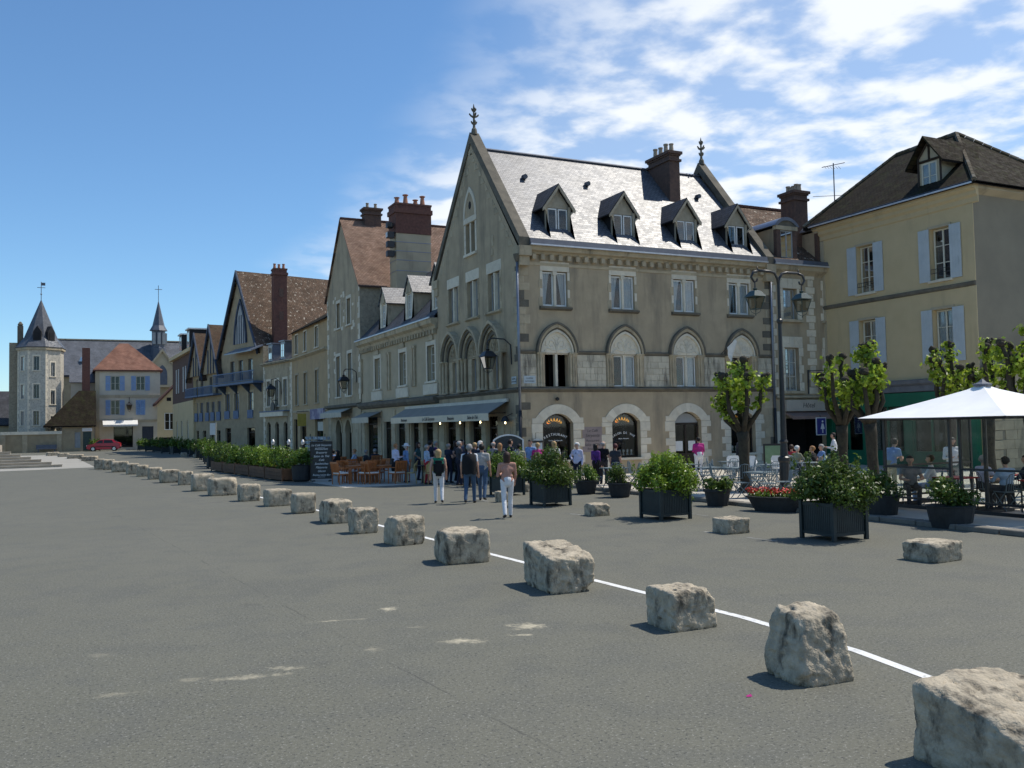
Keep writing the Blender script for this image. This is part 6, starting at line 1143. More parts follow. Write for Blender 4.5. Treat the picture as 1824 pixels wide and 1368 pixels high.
# wooden troughs with a tall hedge beside the restaurant terrace
tA, tB = Vector((-9.3, 22.0, 0)), Vector((-8.1, 7.4, 0)); dirv = (tB - tA).normalized(); ang = math.atan2(dirv.y, dirv.x)
NAMES = ['farthest', 'second farthest', 'middle', 'second nearest', 'nearest']
for i in range(5):
    r_ = root('wooden_trough', NAMES[i] + ' brown wooden trough of the hedge beside the restaurant terrace', 'planter', (0, 0, 0), 'wooden hedge troughs'); ln = 2.75
    for sg in (-1, 1):
        for j in range(3): MB().box(-ln / 2, ln / 2, sg * .4 - .02, sg * .4 + .02, .06 + j * .17, .22 + j * .17).build('plank', WOODB, r_)
    for sg in (-1, 1):
        MB().box(sg * ln / 2 - .04, sg * ln / 2 + .04, -.42, -.36, 0, .62).box(sg * ln / 2 - .04, sg * ln / 2 + .04, .36, .42, 0, .62).box(sg * (ln / 2 - .02) - .02, sg * (ln / 2 - .02) + .02, -.36, .36, .06, .57).build('end_board', WOODB, r_)
    MB().box(-ln / 2 + .05, ln / 2 - .05, -.37, .37, .1, .5).build('soil_box', DARK, r_)
    rs = random.Random(80 + i); leafmesh('foliage', [((rs.uniform(-1.25, 1.25), rs.uniform(-.25, .25), rs.uniform(.7, 1.3)), (rs.uniform(.25, .42), rs.uniform(.25, .4), rs.uniform(.22, .4))) for _ in range(20)], 2600, .13, LEAF[('dark', 'mid', 'mid', 'bright', 'mid')[i]], seed=80 + i, parent=r_); stems(r_, rs, 8, 1.1, .3, .5, 1.2)
    r_.location = tA + dirv * (1.5 + i * 2.95); r_.rotation_euler = (0, 0, ang)
pot_plant('tall_pot', 'dark round pot with leafy shrub at the right end of the hedge', (-7.75, 6.7, 0), [(.32, 0), (.4, .1), (.45, .7), (.48, .75), (.42, .75)], 18, lambda rs: blob(rs, 13, .45, .45, .9, 1.5, .22, .32), 1900, .12, 'mid')
# far planters down the square
fp = big_planter('p', (0, 0, 0), 31, s=.95, bw=(.8, .8), top=1.2, n=1100, m='mid', drape=False, size=.17, group='planters down the far side of the square'); fq_ = big_planter('p', (0, 0, 0), 32, s=.95, bw=(.85, .7), top=1.05, n=1100, m='dark', drape=False, size=.17, group='planters down the far side of the square')
WHO = ['nearest to the hedge', 'second from the hedge', 'third from the hedge', 'fourth from the hedge', 'fifth from the hedge', 'sixth from the hedge', 'seventh from the hedge', 'sixth from the red car', 'fifth from the red car', 'fourth from the red car', 'third from the red car', 'second from the red car', 'next to the red car']
for i in range(13):
    t = i / 12; y = 25.5 + 66 * t ** 1.15; x = -8.9 + (2.1 * math.sin(min(1, t * 1.9) * 1.57) if t < .55 else 2.1 - (t - .55) * 5.2); src = fp if i % 2 == 0 else fq_
    o = src if i < 2 else copy_tree(src); o.location = (x, y, 0); o.rotation_euler = (0, 0, random.uniform(-.3, .3)); o.scale = (1.1, 1.1, 1.0 + .15 * random.random()); o['label'] = 'dark shrub planter down the square, ' + WHO[i]
o = copy_tree(fp, (-14.6, 97.5, 0), 0.0); o['label'] = 'shrub planter at the outbuilding door left of the red car'
# pollarded plane trees
def pollard(label, loc, seed, H, lean=0.0, n=900, spread=1.0):
    rs = random.Random(seed); r_ = root('pollarded_tree', label, 'tree', (0, 0, 0), 'pollarded trees on the terrace'); th = H * .46; mb = MB()
    tp = [(0, 0, -.02), (.02, 0, .25), (.0, .03, th * .5), (lean * .3, 0, th * .85), (lean * .5, .02, th)]; mb.tube(tp, [.25, .18, .16, .18, .2], 12); tr = mb.build('trunk', BARK, r_, smooth=True)
    cl = []
    for k in range(7):
        a = k * .9 + rs.uniform(-.3, .3); L0 = rs.uniform(.48, .88) * spread; zt = H - rs.uniform(0, .9) - (.3 if k % 3 == 0 else 0)
        if k == 0: L0, zt = .15, H
        b0 = Vector((lean * .5, 0, th - .1)); e = Vector((lean + math.cos(a) * L0, math.sin(a) * L0, zt)); md = b0.lerp(e, .5) + Vector((math.cos(a) * .18, math.sin(a) * .18, -.12)); m2 = b0.lerp(e, .8) + Vector((rs.uniform(-.1, .1), rs.uniform(-.1, .1), 0))
        mb = MB().tube([b0, md, m2, e], [.10, .07, .055, .06], 8); mb.lathe([(.03, -.12), (.1, -.06), (.13, .02), (.11, .09), (.04, .13)], tuple(e), 8); [mb.lathe([(.02, -.06), (.07, 0), (.05, .05), (.01, .08)], (e.x + rs.uniform(-.12, .12), e.y + rs.uniform(-.12, .12), e.z + rs.uniform(-.05, .1)), 6) for _ in range(3)]; mb.build('limb', BARK, r_, smooth=True)
        for q, rr_ in ((.5, .2), (.68, .24), (.86, .26), (.97, .24)):
            c = b0.lerp(e, q) + Vector((rs.uniform(-.15, .15), rs.uniform(-.15, .15), rs.uniform(-.12, .05))); cl.append((tuple(c), (rr_, rr_, rr_ * .8)))
    leafmesh('crown', cl, int(n * 1.05), .15, LEAF['tree'], aspect=.75, seed=seed, parent=r_, shell_=.15); r_.location = loc; return r_
pollard('pollarded tree standing alone left of the lamp post', S(1325, 28.3) + Vector((0, 0, .1)), 41, 4.15, -.1, 1300)
pollard('pollarded tree with a long side limb right of the lamp post', S(1500, 30.5) + Vector((0, 0, .1)), 42, 4.35, 0, 1100)
pollard('tall pollarded tree just left of the white canopy', S(1553, 27.5) + Vector((0, 0, .1)), 43, 4.5, -.15, 1400, .8)
pollard('pollarded tree behind the left slope of the white canopy', S(1694, 31.0) + Vector((0, 0, .1)), 44, 4.7, 0, 900)
pollard('pollarded tree behind the peak of the white canopy', S(1762, 30.0) + Vector((0, 0, .1)), 45, 4.7, 0, 1100)
pollard('pollarded tree at the right edge of the picture', S(1838, 25.0) + Vector((0, 0, .1)), 46, 4.7, .0, 1300)
# ================================================================ lamp post
lm = root('lamp_post', 'tall black lamp post with two hanging lanterns on the terrace', 'street lamp', (3.3, -12.07, .1))
x, y = 3.3, -12.07
MB().lathe([(.21, .1), (.21, .25), (.17, .3), (.16, 1.0), (.2, 1.05), (.2, 1.15), (.13, 1.2), (.11, 1.6), (.14, 1.65), (.10, 1.72), (.075, 3.5), (.06, 5.4), (.1, 5.45), (.1, 5.52), (.055, 5.56), (.05, 6.8)], (x, y, 0), 12).build('post', IRON, lm, smooth=False)
for s in (-1, 1):
    MB().tube([(x, y, 6.6), (x + s * .04, y, 6.85), (x + s * .16, y, 7.02), (x + s * .35, y, 7.06), (x + s * .85, y, 7.06)], .042, 8).build('arm', IRON, lm, smooth=True)
    MB().tube([(x + s * .8, y, 7.06), (x + s * 1.02, y, 7.0), (x + s * 1.1, y, 6.84), (x + s * 1.0, y, 6.7), (x + s * .88, y, 6.72), (x + s * .86, y, 6.8)], [.04, .04, .04, .035, .03, .025], 7).tube([(x + s * .85, y, 7.06), (x + s * .85, y, 7.18)], .02, 5).tube([(x + s * .96, y, 6.7), (x + s * .96, y, 6.4)], .022, 5).build('scroll', IRON, lm, smooth=True)
    lantern(lm, (x + s * .96, y, 6.55), .78, IRONG)
# ================================================================ furniture
def bistro_chair():
    r_ = root('metal_chair', 'c', 'chair'); MB().slab([(-.2, -.2), (.2, -.2), (.2, .2), (-.2, .2)], .44, .46).build('seat', BISTRO, r_)
    mb = MB().tube([(-.19, -.2, .45), (-.19, -.25, .75), (-.12, -.27, .86), (0, -.275, .89), (.12, -.27, .86), (.19, -.25, .75), (.19, -.2, .45)], .012, 6); [mb.tube([(q, -.205, .46), (q, -.27, .86 - abs(q) * .2)], .008, 4) for q in (-.12, -.06, 0, .06, .12)]; mb.build('backrest', BISTRO, r_)
    for s in (-1, 1):
        MB().tube([(s * .19, .18, .45), (s * .2, -.22, 0)], .012, 6).build('leg', BISTRO, r_); MB().tube([(s * .19, -.18, .45), (s * .2, .24, 0)], .012, 6).build('leg', BISTRO, r_)
    MB().tube([(-.2, .2, .05), (.2, .2, .05)], .01, 5).build('stretcher', BISTRO, r_); return r_
def bistro_table():
    r_ = root('bistro_table', 't', 'table'); MB().slab([(-.36, -.36), (.36, -.36), (.36, .36), (-.36, .36)], .72, .745).build('tabletop', BISTRO, r_)
    for s in (-1, 1): MB().tube([(s * .3, -.28, .72), (s * .3, .3, 0)], .014, 6).build('leg', BISTRO, r_); MB().tube([(s * .3, .28, .72), (s * .3, -.3, 0)], .014, 6).build('leg', BISTRO, r_)
    MB().tube([(-.3, .0, .36), (.3, .0, .36)], .01, 5).build('stretcher', BISTRO, r_); return r_
def wood_chair():
    r_ = root('wooden_armchair', 'c', 'chair'); MB().slab([(-.27, -.25), (.27, -.25), (.27, .26), (-.27, .26)], .40, .44).build('seat', WOODO, r_); mb = MB().slab([(-.25, -.22), (.25, -.22), (.25, .25), (-.25, .25)], .442, .50); mb.build('cushion', CUSH, r_)
    for i in range(6): x_ = -.22 + i * .088; MB().faces([(x_ - .03, -.25, .5), (x_ + .03, -.25, .5), (x_ + .03, -.23, .5), (x_ - .03, -.23, .5), (x_ - .03, -.33, .88), (x_ + .03, -.33, .88), (x_ + .03, -.31, .88), (x_ - .03, -.31, .88)], [(0, 3, 2, 1), (4, 5, 6, 7), (0, 1, 5, 4), (1, 2, 6, 5), (2, 3, 7, 6), (3, 0, 4, 7)]).build('back_slat', WOODO, r_)
    MB().box(-.29, .29, -.345, -.3, .86, .95).build('backrest_rail', WOODO, r_)
    for s in (-1, 1):
        MB().tube([(s * .27, -.24, 0), (s * .27, -.24, .45), (s * .27, -.33, .92)], .024, 6).build('leg', WOODO, r_); MB().tube([(s * .27, .24, 0), (s * .27, .24, .66)], .024, 6).build('leg', WOODO, r_); MB().box(s * .27 - .03, s * .27 + .03, -.3, .29, .66, .69).build('armrest', WOODO, r_)
    return r_
def wood_table():
    r_ = root('wooden_table', 't', 'table'); [MB().box(-.4 + q * .134, -.4 + q * .134 + .128, -.4, .4, .72, .75).build('plank', WOODO, r_) for q in range(6)]; MB().box(-.36, .36, -.36, .36, .64, .72).build('apron', WOODO, r_)
    for sx in (-1, 1):
        for sy in (-1, 1): MB().box(sx * .34 - .03, sx * .34 + .03, sy * .34 - .03, sy * .34 + .03, 0, .64).build('leg', WOODO, r_)
    return r_
def rattan_chair():
    r_ = root('rattan_chair', 'c', 'chair'); MB().lathe([(.2, .43), (.22, .45), (.2, .47)], (0, 0, 0), 14).build('seat', RATTAN, r_); v = []
    for i in range(9):
        a = R(200 + i * 17.5); v += [(.22 * math.cos(a), .22 * math.sin(a), .5), (.24 * math.cos(a), .25 * math.sin(a), .9 - .12 * abs(i - 4) / 4 * abs(i - 4) / 4)]
    MB().faces(v, [(i * 2, i * 2 + 2, i * 2 + 3, i * 2 + 1) for i in range(8)]).build('backrest', RATTAN, r_)
    for sx in (-1, 1):
        for sy in (-1, 1): MB().tube([(sx * .15, sy * .15, .44), (sx * .19, sy * .19, 0)], .015, 6).build('leg', RATTAN, r_)
    MB().tube([(-.22, -.08, .45), (-.22, -.12, .75), (-.12, -.23, .92), (0, -.26, .95), (.12, -.23, .92), (.22, -.12, .75), (.22, -.08, .45)], .016, 6).build('back_frame', RATTAN, r_); return r_
def plastic_chair():
    r_ = root('plastic_chair', 'c', 'chair'); MB().slab([(-.24, -.22), (.24, -.22), (.26, .24), (-.26, .24)], .42, .45).build('seat', PLASTW, r_); MB().prism([(-.25, .45), (.25, .45), (.26, .8), (.2, .9), (-.2, .9), (-.26, .8)], -.27, -.24).build('backrest', PLASTW, r_)
    for sx in (-1, 1):
        for sy in (-1, 1): MB().tube([(sx * .22, sy * .2, .43), (sx * .25, sy * .25, 0)], .02, 6).build('leg', PLASTW, r_)
        MB().tube([(sx * .25, -.25, .72), (sx * .29, 0, .66), (sx * .27, .22, .62), (sx * .25, .22, .43)], .02, 6).build('armrest', PLASTW, r_)
    return r_
PROTO = {}
def put(kind, fn, label, loc, rz, group):
    if kind not in PROTO: PROTO[kind] = fn(); o = PROTO[kind]
    else: o = copy_tree(PROTO[kind])
    o.location = loc; o.rotation_euler = (0, 0, rz); o['label'] = label; o['group'] = group; return o
TZ = Vector((0, 0, .1)); rf = random.Random(5)
TB = [(1092, 30.5, 'behind the round pots, left'), (1160, 32.5, 'behind the bright spiky planter, left'), (1222, 32.0, 'behind the bright spiky planter, right'), (1262, 29.5, 'above the broad leaved tub'), (1300, 33.5, 'behind the lone pollarded tree'), (1352, 26.3, 'nearest to the flower trough'), (1370, 30.5, 'just left of the lamp post'), (1440, 31.5, 'right of the lamp post'), (1312, 29.0, 'at the foot of the lone pollarded tree')]
SIDE = ['on its left', 'on its right', 'in front of it', 'behind it']
for (px_b, dp, wh) in TB:
    c = S(px_b, dp) + TZ; put('bt', bistro_table, 'blue grey folding bistro table ' + wh, c, rf.uniform(-.2, .2), 'bistro tables on the terrace')
    for k in (0, 1, 2, 3):
        if k == 2 and rf.random() < .5: continue
        if k == 3 and rf.random() < .6: continue
        a = (math.pi, 0, -math.pi / 2, math.pi / 2)[k] - YAW + rf.uniform(-.2, .2); d_ = Vector((math.cos(a), math.sin(a), 0)); put('bc', bistro_chair, 'metal chair ' + SIDE[k] + ', bistro table ' + wh, c + d_ * .62, math.atan2(-d_.y, -d_.x) - math.pi / 2, 'metal bistro chairs')
for px_b, dp, a, wh in ((1309, 34.6, .2, 'left of the tree trunk'), (1332, 34.2, -.3, 'right of the tree trunk'), (1388, 33.8, .1, 'left of the lamp post'), (1412, 33.5, -.2, 'right of the lamp post')): put('pc', plastic_chair, 'white plastic chair ' + wh, S(px_b, dp) + TZ, math.pi + a - YAW, 'white plastic chairs')
WT = [((-6.1, 3.6), 'behind the menu board'), ((-5.3, 4.9), 'second row of the wooden terrace'), ((-5.0, 2.9), 'left of the woman in black shorts')]
for (q, wh) in WT:
    c = Vector((q[0], q[1], .006)); put('wt', wood_table, 'orange wooden terrace table ' + wh, c, rf.uniform(-.15, .15), 'orange wooden tables')
    for k in range(4):
        a = k * math.pi / 2 + .3; d_ = Vector((math.cos(a), math.sin(a), 0)); put('wc', wood_chair, 'orange armchair ' + ['far right', 'far left', 'near left', 'near right'][k] + ' of the table ' + wh, c + d_ * .78, math.atan2(-d_.y, -d_.x) - math.pi / 2, 'orange wooden armchairs')
for i, q in enumerate(((-4.35, 1.5), (-3.6, 1.75), (-3.9, .55))):
    put('rc', rattan_chair, 'yellow rattan chair ' + ['left', 'right', 'front'][i] + ' of the dark cafe table', (q[0], q[1], .006), (1.2, -1.7, .1)[i], 'rattan cafe chairs')
ct = root('cafe_table', 'small dark cafe table between yellow rattan chairs', 'table', (-3.95, 1.3, .006)); MB().lathe([(.32, .73), (.33, .74), (.32, .76)], (-3.95, 1.3, 0), 16).build('tabletop', IRON, ct); MB().lathe([(.2, 0), (.04, .04), (.03, .73)], (-3.95, 1.3, .006), 10).build('pedestal', IRON, ct)
# menu board, restaurant sign
bd = root('menu_board', 'tall black menu board with white script standing by the hedge', 'board', (-7.06, 5.9, 0)); fbd = Fr((-7.45, 6.15, 0), -22)
MB(fbd).box(0, .92, -.06, 0, .12, 1.75).build('board', IRON, bd); MB(fbd).box(-.03, 0, -.08, .02, 0, 1.78).box(.92, .95, -.08, .02, 0, 1.78).box(0, .92, -.08, .02, 1.75, 1.79).build('frame', WOODD, bd); [MB(fbd).box(u, u + .08, -.25, .2, 0, .06).build('foot', IRON, bd) for u in (.05, .79)]
for i, (s, sz) in enumerate((('Le Café Serpente', .125), ('Restaurant', .13), ('Brasserie', .13), ('Salon de Thé', .13), ('Café', .13), ('Sandwiches', .13), ('Pâtisserie', .13), ('Glaces', .13), ('Restauration Bar', .115))): text(bd, s, fbd, .46, 1.58 - i * .165, .002, sz, LETTERW, shear=.35)
MB(fbd).box(.3, .62, 0, .003, 1.5, 1.51).box(.3, .62, 0, .003, .2, .21).build('rule_line', LETTERW, bd)
rsn = root('arched_restaurant_sign', 'white framed arched dark sign reading restaurant in front of the corner', 'sign', (-1.1, -1.0, 0)); fs_ = Fr((-1.65, -.75, 0), -22); w_ = 1.25
MB(fs_).band([(0, .5), (0, 1.75)] + arc('seg', w_ / 2, w_ / 2, 1.75, 1.98, 8) + [(w_, 1.75), (w_, .5)], [(.06, .5), (.06, 1.73)] + arc('seg', w_ / 2, w_ / 2 - .06, 1.73, 1.92, 8) + [(w_ - .06, 1.73), (w_ - .06, .5)], -.06, .02).build('frame', WHITEP, rsn); MB(fs_).prism([(.05, .5)] + arc('seg', w_ / 2, w_ / 2 - .055, 1.73, 1.93, 8) + [(w_ - .05, .5)], -.04, -.01).build('panel', GLASS if 0 else mat('sign_slate', (.05, .055, .06), (.035, .04, .045), 3, .25), rsn); MB(fs_).box(0, .08, -.3, .3, 0, .5).box(w_ - .08, w_, -.3, .3, 0, .5).build('foot', WHITEP, rsn); text(rsn, 'RESTAURANT', fs_, w_ / 2, 1.3, -.005, .15, LETTERW, arc_r=1.3); text(rsn, 'Salon de Thé', fs_, w_ / 2, 1.05, -.005, .12, LETTERW, shear=.3)
for i, (yy, xx) in enumerate(((31.3, -1.6), (29.6, -1.4), (27.4, -1.5))):
    pr = root('postcard_rack', ['left', 'middle', 'right'][i] + ' revolving postcard rack before the twin arches', 'rack', (xx, yy, 0)); MB().tube([(xx, yy, 0), (xx, yy, 2.0)], .03, 6).lathe([(.3, 0), (.28, .04), (.03, .06)], (xx, yy, 0), 10).build('stand', IRON, pr); mb = MB()
    for k in range(6):
        for j in range(4):
            for q in (-1, 1):
                an = k * 1.047; f = Fr((xx + .3 * math.cos(an), yy + .3 * math.sin(an), 0), math.degrees(an) + 90); mb2 = [f(p) for p in ((q * .1 - .07, 0, .7 + j * .3), (q * .1 + .07, 0, .7 + j * .3), (q * .1 + .07, .04, .9 + j * .3), (q * .1 - .07, .04, .9 + j * .3))]; mb.face(mb2)
    mb.build('postcards', mat('postcards', (.62, .63, .62), (.3, .36, .44), 9, .5, lo=.45, hi=.55), pr, recalc=False)
ab = root('green_menu_easel', 'small green menu board in a black frame against the narrow house', 'board', S(1378, 36)); c = S(1378, 36) + TZ; fe2 = Fr(c, -26); MB(fe2).box(-.45, .45, 0, .05, .3, 1.3).build('frame', IRON, ab); MB(fe2).box(-.39, .39, .05, .06, .36, 1.22).build('panel', mat('menu_green', (.22, .33, .2), (.17, .27, .15), 6, .6), ab); [MB(fe2).tube([(u, .05, 0), (u, 0, .4)], .02, 5).build('leg', IRON, ab) for u in (-.4, .4)]
sg = root('pole_sign', 'white panel sign on a slim pole above the hedge', 'sign', (-7.2, 38.5, 0)); MB().tube([(-7.2, 38.5, 0), (-7.2, 38.5, 3.0)], .04, 7).build('pole', OFFW, sg); fp_ = Fr((-7.45, 38.4, 0), -10); MB(fp_).box(-.2, .2, 0, .05, 2.05, 2.95).build('sign_panel', WHITEP, sg)
for i, py_l in enumerate((486, 514, 539)):
    p = S(py_l, 52 - i * 1.5); gl = root('garden_lamp', ['left', 'middle', 'right'][i] + ' of three white capped lamps above the hedge', 'lamp', p, 'white capped lamps behind the hedge'); MB().tube([p, p + Vector((0, 0, 1.5))], .05, 6).build('post', IRON, gl); MB().lathe([(.05, 1.5), (.09, 1.55), (.10, 1.68), (.05, 1.76), (.02, 1.8)], tuple(p), 8).build('lamp_head', ZINCL, gl)
# ================================================================ white canopy with glass screens
X0 = .55
def atX(px_c, X): d_ = ray(px_c, 745); t = (X - EYE.x) / d_.x; return (EYE + d_ * t).y
Y1, Y2 = atX(1527, X0), atX(1792, X0); s_t = Y1 - Y2
tn = root('white_canopy', 'large white square terrace canopy beside the green shopfront', 'canopy', (X0 + s_t / 2, (Y1 + Y2) / 2, .1)); cx, cy = X0 + s_t / 2, (Y1 + Y2) / 2; hs_ = s_t / 2; ZE, ZP = 2.34, 3.08
mb = MB(); q_ = [(-1, 1), (-1, -1), (1, -1), (1, 1)]; K = 8
for k in range(4):
    a, b = q_[k], q_[(k + 1) % 4]; v = []
    for i in range(K + 1):
        r = i / K; zz_ = ZP - (ZP - ZE) * (r ** .92) 
        for j in range(K + 1):
            t = j / K; u = (a[0] + (b[0] - a[0]) * t, a[1] + (b[1] - a[1]) * t); sag = -.05 * math.sin(math.pi * t) * r * (1.1 - r) * 2; inn = 1 - .02 * math.sin(math.pi * t) * r
            v.append((cx + u[0] * hs_ * max(r, .03) * inn, cy + u[1] * hs_ * max(r, .03) * inn, zz_ + sag))
    mb.faces(v, [(i * 9 + j, (i + 1) * 9 + j, (i + 1) * 9 + j + 1, i * 9 + j + 1) for i in range(K) for j in range(K)])
mb.build('canopy_cloth', TENT, tn, recalc=False); MB().lathe([(.2, ZP - .03), (.22, ZP + .02), (.1, ZP + .06), (.02, ZP + .14)], (cx, cy, 0), 10).build('top_cap', LEAD, tn); MB().tube([(cx, cy, .1), (cx, cy, ZP)], .05, 8).build('mast', IRON, tn); MB().box(cx - .4, cx + .4, cy - .4, cy + .4, .1, .16).build('base', IRON, tn)
for a in q_: MB().tube([(cx, cy, ZP - .1), (cx + a[0] * hs_ * .97, cy + a[1] * hs_ * .97, ZE - .02)], .025, 6).build('rib', IRON, tn)
for k in range(4): a, b = q_[k], q_[(k + 1) % 4]; MB().tube([(cx + a[0] * hs_ * .98, cy + a[1] * hs_ * .98, ZE - .03), (cx + b[0] * hs_ * .98, cy + b[1] * hs_ * .98, ZE - .03)], .018, 5).build('edge_bar', IRON, tn)
tn2 = copy_tree(tn, (cx + s_t + .35, cy - 2.6, .06)); tn2['label'] = 'second white canopy showing only its edge behind the first at the far right'
gy = [atX(1572, 1.2), atX(1692, 1.2), atX(1706, 1.2)]; gy += [gy[2] - 2.1, gy[2] - 4.2]
def screen(label, p, q):
    p, q = Vector(p), Vector(q); f = Fr(p, math.degrees(math.atan2((q - p).y, (q - p).x))); ln = (q - p).length; r_ = root('glass_screen', label, 'screen', (p + q) / 2, 'glass wind screens round the canopy')
    for u in (0, ln - .06): MB(f).box(u, u + .06, -.03, .03, 0, 2.22).build('post', IRON, r_)
    for z in (.06, .28, 1.02, 2.17): MB(f).box(.06, ln - .06, -.02, .02, z, z + (.05 if z != .06 else .08)).build('rail', IRON, r_)
    MB(f).box(.06, ln - .06, -.005, .005, 1.07, 2.17).build('pane', GLASSC, r_, recalc=False); MB(f).box(.06, ln - .06, -.005, .005, .33, 1.02).build('pane', GLASSC, r_, recalc=False)
screen('glass wind screen at the left front of the white canopy', (1.2, gy[0], .1), (1.2, gy[1], .1)); screen('glass wind screen right of the double post under the canopy', (1.2, gy[2], .1), (1.2, gy[3], .1)); screen('glass wind screen cut by the right edge of the picture', (1.2, gy[3] - .02, .1), (1.2, gy[4], .1)); screen('glass wind screen on the far side of the canopy', (4.4, gy[0], .1), (1.22, gy[0] + .02, .1))
for i, (dx, dy) in enumerate(((1.5, 1.1), (1.9, -.9), (3.4, .6), (3.6, -1.6))):
    c = Vector((1.2 + dx, gy[1] + dy, .1)); t_ = root('red_table', ['front left', 'front right', 'back left', 'back right'][i] + ' table with red top under the white canopy', 'table', c); MB().box(c.x - .38, c.x + .38, c.y - .38, c.y + .38, .82, .85).build('tabletop', mat('table_red', (.42, .05, .05), (.34, .04, .04), 5, .5), t_)
    for a in q_: MB().tube([(c.x + a[0] * .33, c.y + a[1] * .33, .1), (c.x + a[0] * .33, c.y + a[1] * .33, .82)], .02, 6).build('leg', IRON, t_)
sb = root('cream_stone_trough', 'cream stone trough standing right of the lamp post', 'trough', S(1437, 29.5)); c = S(1437, 29.5); MB().slab([(c.x - .7, c.y - .3), (c.x + .7, c.y - .3), (c.x + .7, c.y + .3), (c.x - .7, c.y + .3)], .1, .78).build('trough_body', LIMEW, sb)
leafmesh('foliage', [((c.x + random.uniform(-.6, .6), c.y - .35, .5), (.25, .2, .25)) for _ in range(5)], 500, .1, LEAF['dark'], seed=77).parent = sb; sb.children[-1].location = -sb.location
# ================================================================ people
SKIN = mat('skin', (.52, .30, .21), (.46, .26, .18), 9, .6); SHOE = mat('shoe_black', (.02, .018, .018), (.03, .026, .024), 9, .5)
CL = {}
def cloth(n, c): CL[n] = CL.get(n) or mat('cloth_' + n, c, tuple(x * .82 for x in c), 5, .9, .12, 60); return CL[n]
for n_, c_ in dict(salmon=(.46, .25, .19), white=(.72, .72, .74), lilac=(.58, .57, .72), black=(.014, .014, .016), green=(.01, .20, .12), jeans=(.07, .12, .20), navy=(.018, .022, .045), grey=(.22, .22, .23), check=(.42, .40, .37), purple=(.12, .035, .2), pink=(.42, .03, .2), blue=(.20, .32, .55), skyblue=(.36, .46, .60), olive=(.30, .30, .21), beige=(.50, .42, .3), red=(.4, .04, .05), charcoal=(.04, .042, .05), stripe=(.08, .08, .12), teal=(.04, .10, .11), khaki=(.35, .33, .24)).items(): cloth(n_, c_)
HAIR = {k: mat('hair_' + k, c, tuple(x * .6 for x in c), 14, .55, .5, 60) for k, c in dict(brown=(.045, .022, .015), blond=(.48, .32, .15), grey=(.34, .33, .32), white=(.7, .69, .67), dark=(.014, .011, .01), ginger=(.40, .20, .085), red=(.09, .018, .022), bald=(.5, .33, .26)).items()}
def capsule(bm, a, b, ra, rb, seg=10):
    a, b = Vector(a), Vector(b); t = b - a; ln = max(t.length, 1e-5); t = t / ln; rf_ = Vector((0, 0, 1)) if abs(t.z) < .9 else Vector((1, 0, 0)); u = t.cross(rf_).normalized(); w_ = t.cross(u); rings = []
    st = [(-ra * math.cos(q), ra * math.sin(q)) for q in (.35, .8, 1.2)] + [(0, ra), (ln * .5, (ra + rb) / 2), (ln, rb)] + [(ln + rb * math.cos(q), rb * math.sin(q)) for q in (1.2, .8, .35)]
    for d_, r in st: rings.append([bm.verts.new(a + t * d_ + (u * math.cos(6.2832 * j / seg) + w_ * math.sin(6.2832 * j / seg)) * r) for j in range(seg)])
    for i in range(len(rings) - 1):
        for j in range(seg): bm.faces.new((rings[i][j], rings[i][(j + 1) % seg], rings[i + 1][(j + 1) % seg], rings[i + 1][j]))
    bm.faces.new(rings[0][::-1]); bm.faces.new(rings[-1])
def ellipsoid(bm, c, r):
    m_ = Matrix.Translation(c) @ Matrix.Diagonal((*r, 1)); bmesh.ops.create_icosphere(bm, subdivisions=2, radius=1, matrix=m_)
ARMS = {   # elbow and wrist for the right arm, from the shoulder, x outward, y forward
    'down': ((.05, -.02, -.29), (.06, .06, -.53)), 'swingf': ((.05, .08, -.28), (.04, .22, -.48)), 'swingb': ((.06, -.12, -.26), (.08, -.12, -.51)), 'hip': ((.2, -.1, -.2), (.02, .05, -.34)), 'front': ((.06, .03, -.28), (-.06, .25, -.25)), 'phone': ((.08, .14, -.2), (-.04, .3, .02)), 'table': ((.08, .14, -.24), (-.03, .36, -.26)), 'cross': ((.05, .05, -.27), (-.17, .21, -.22))}
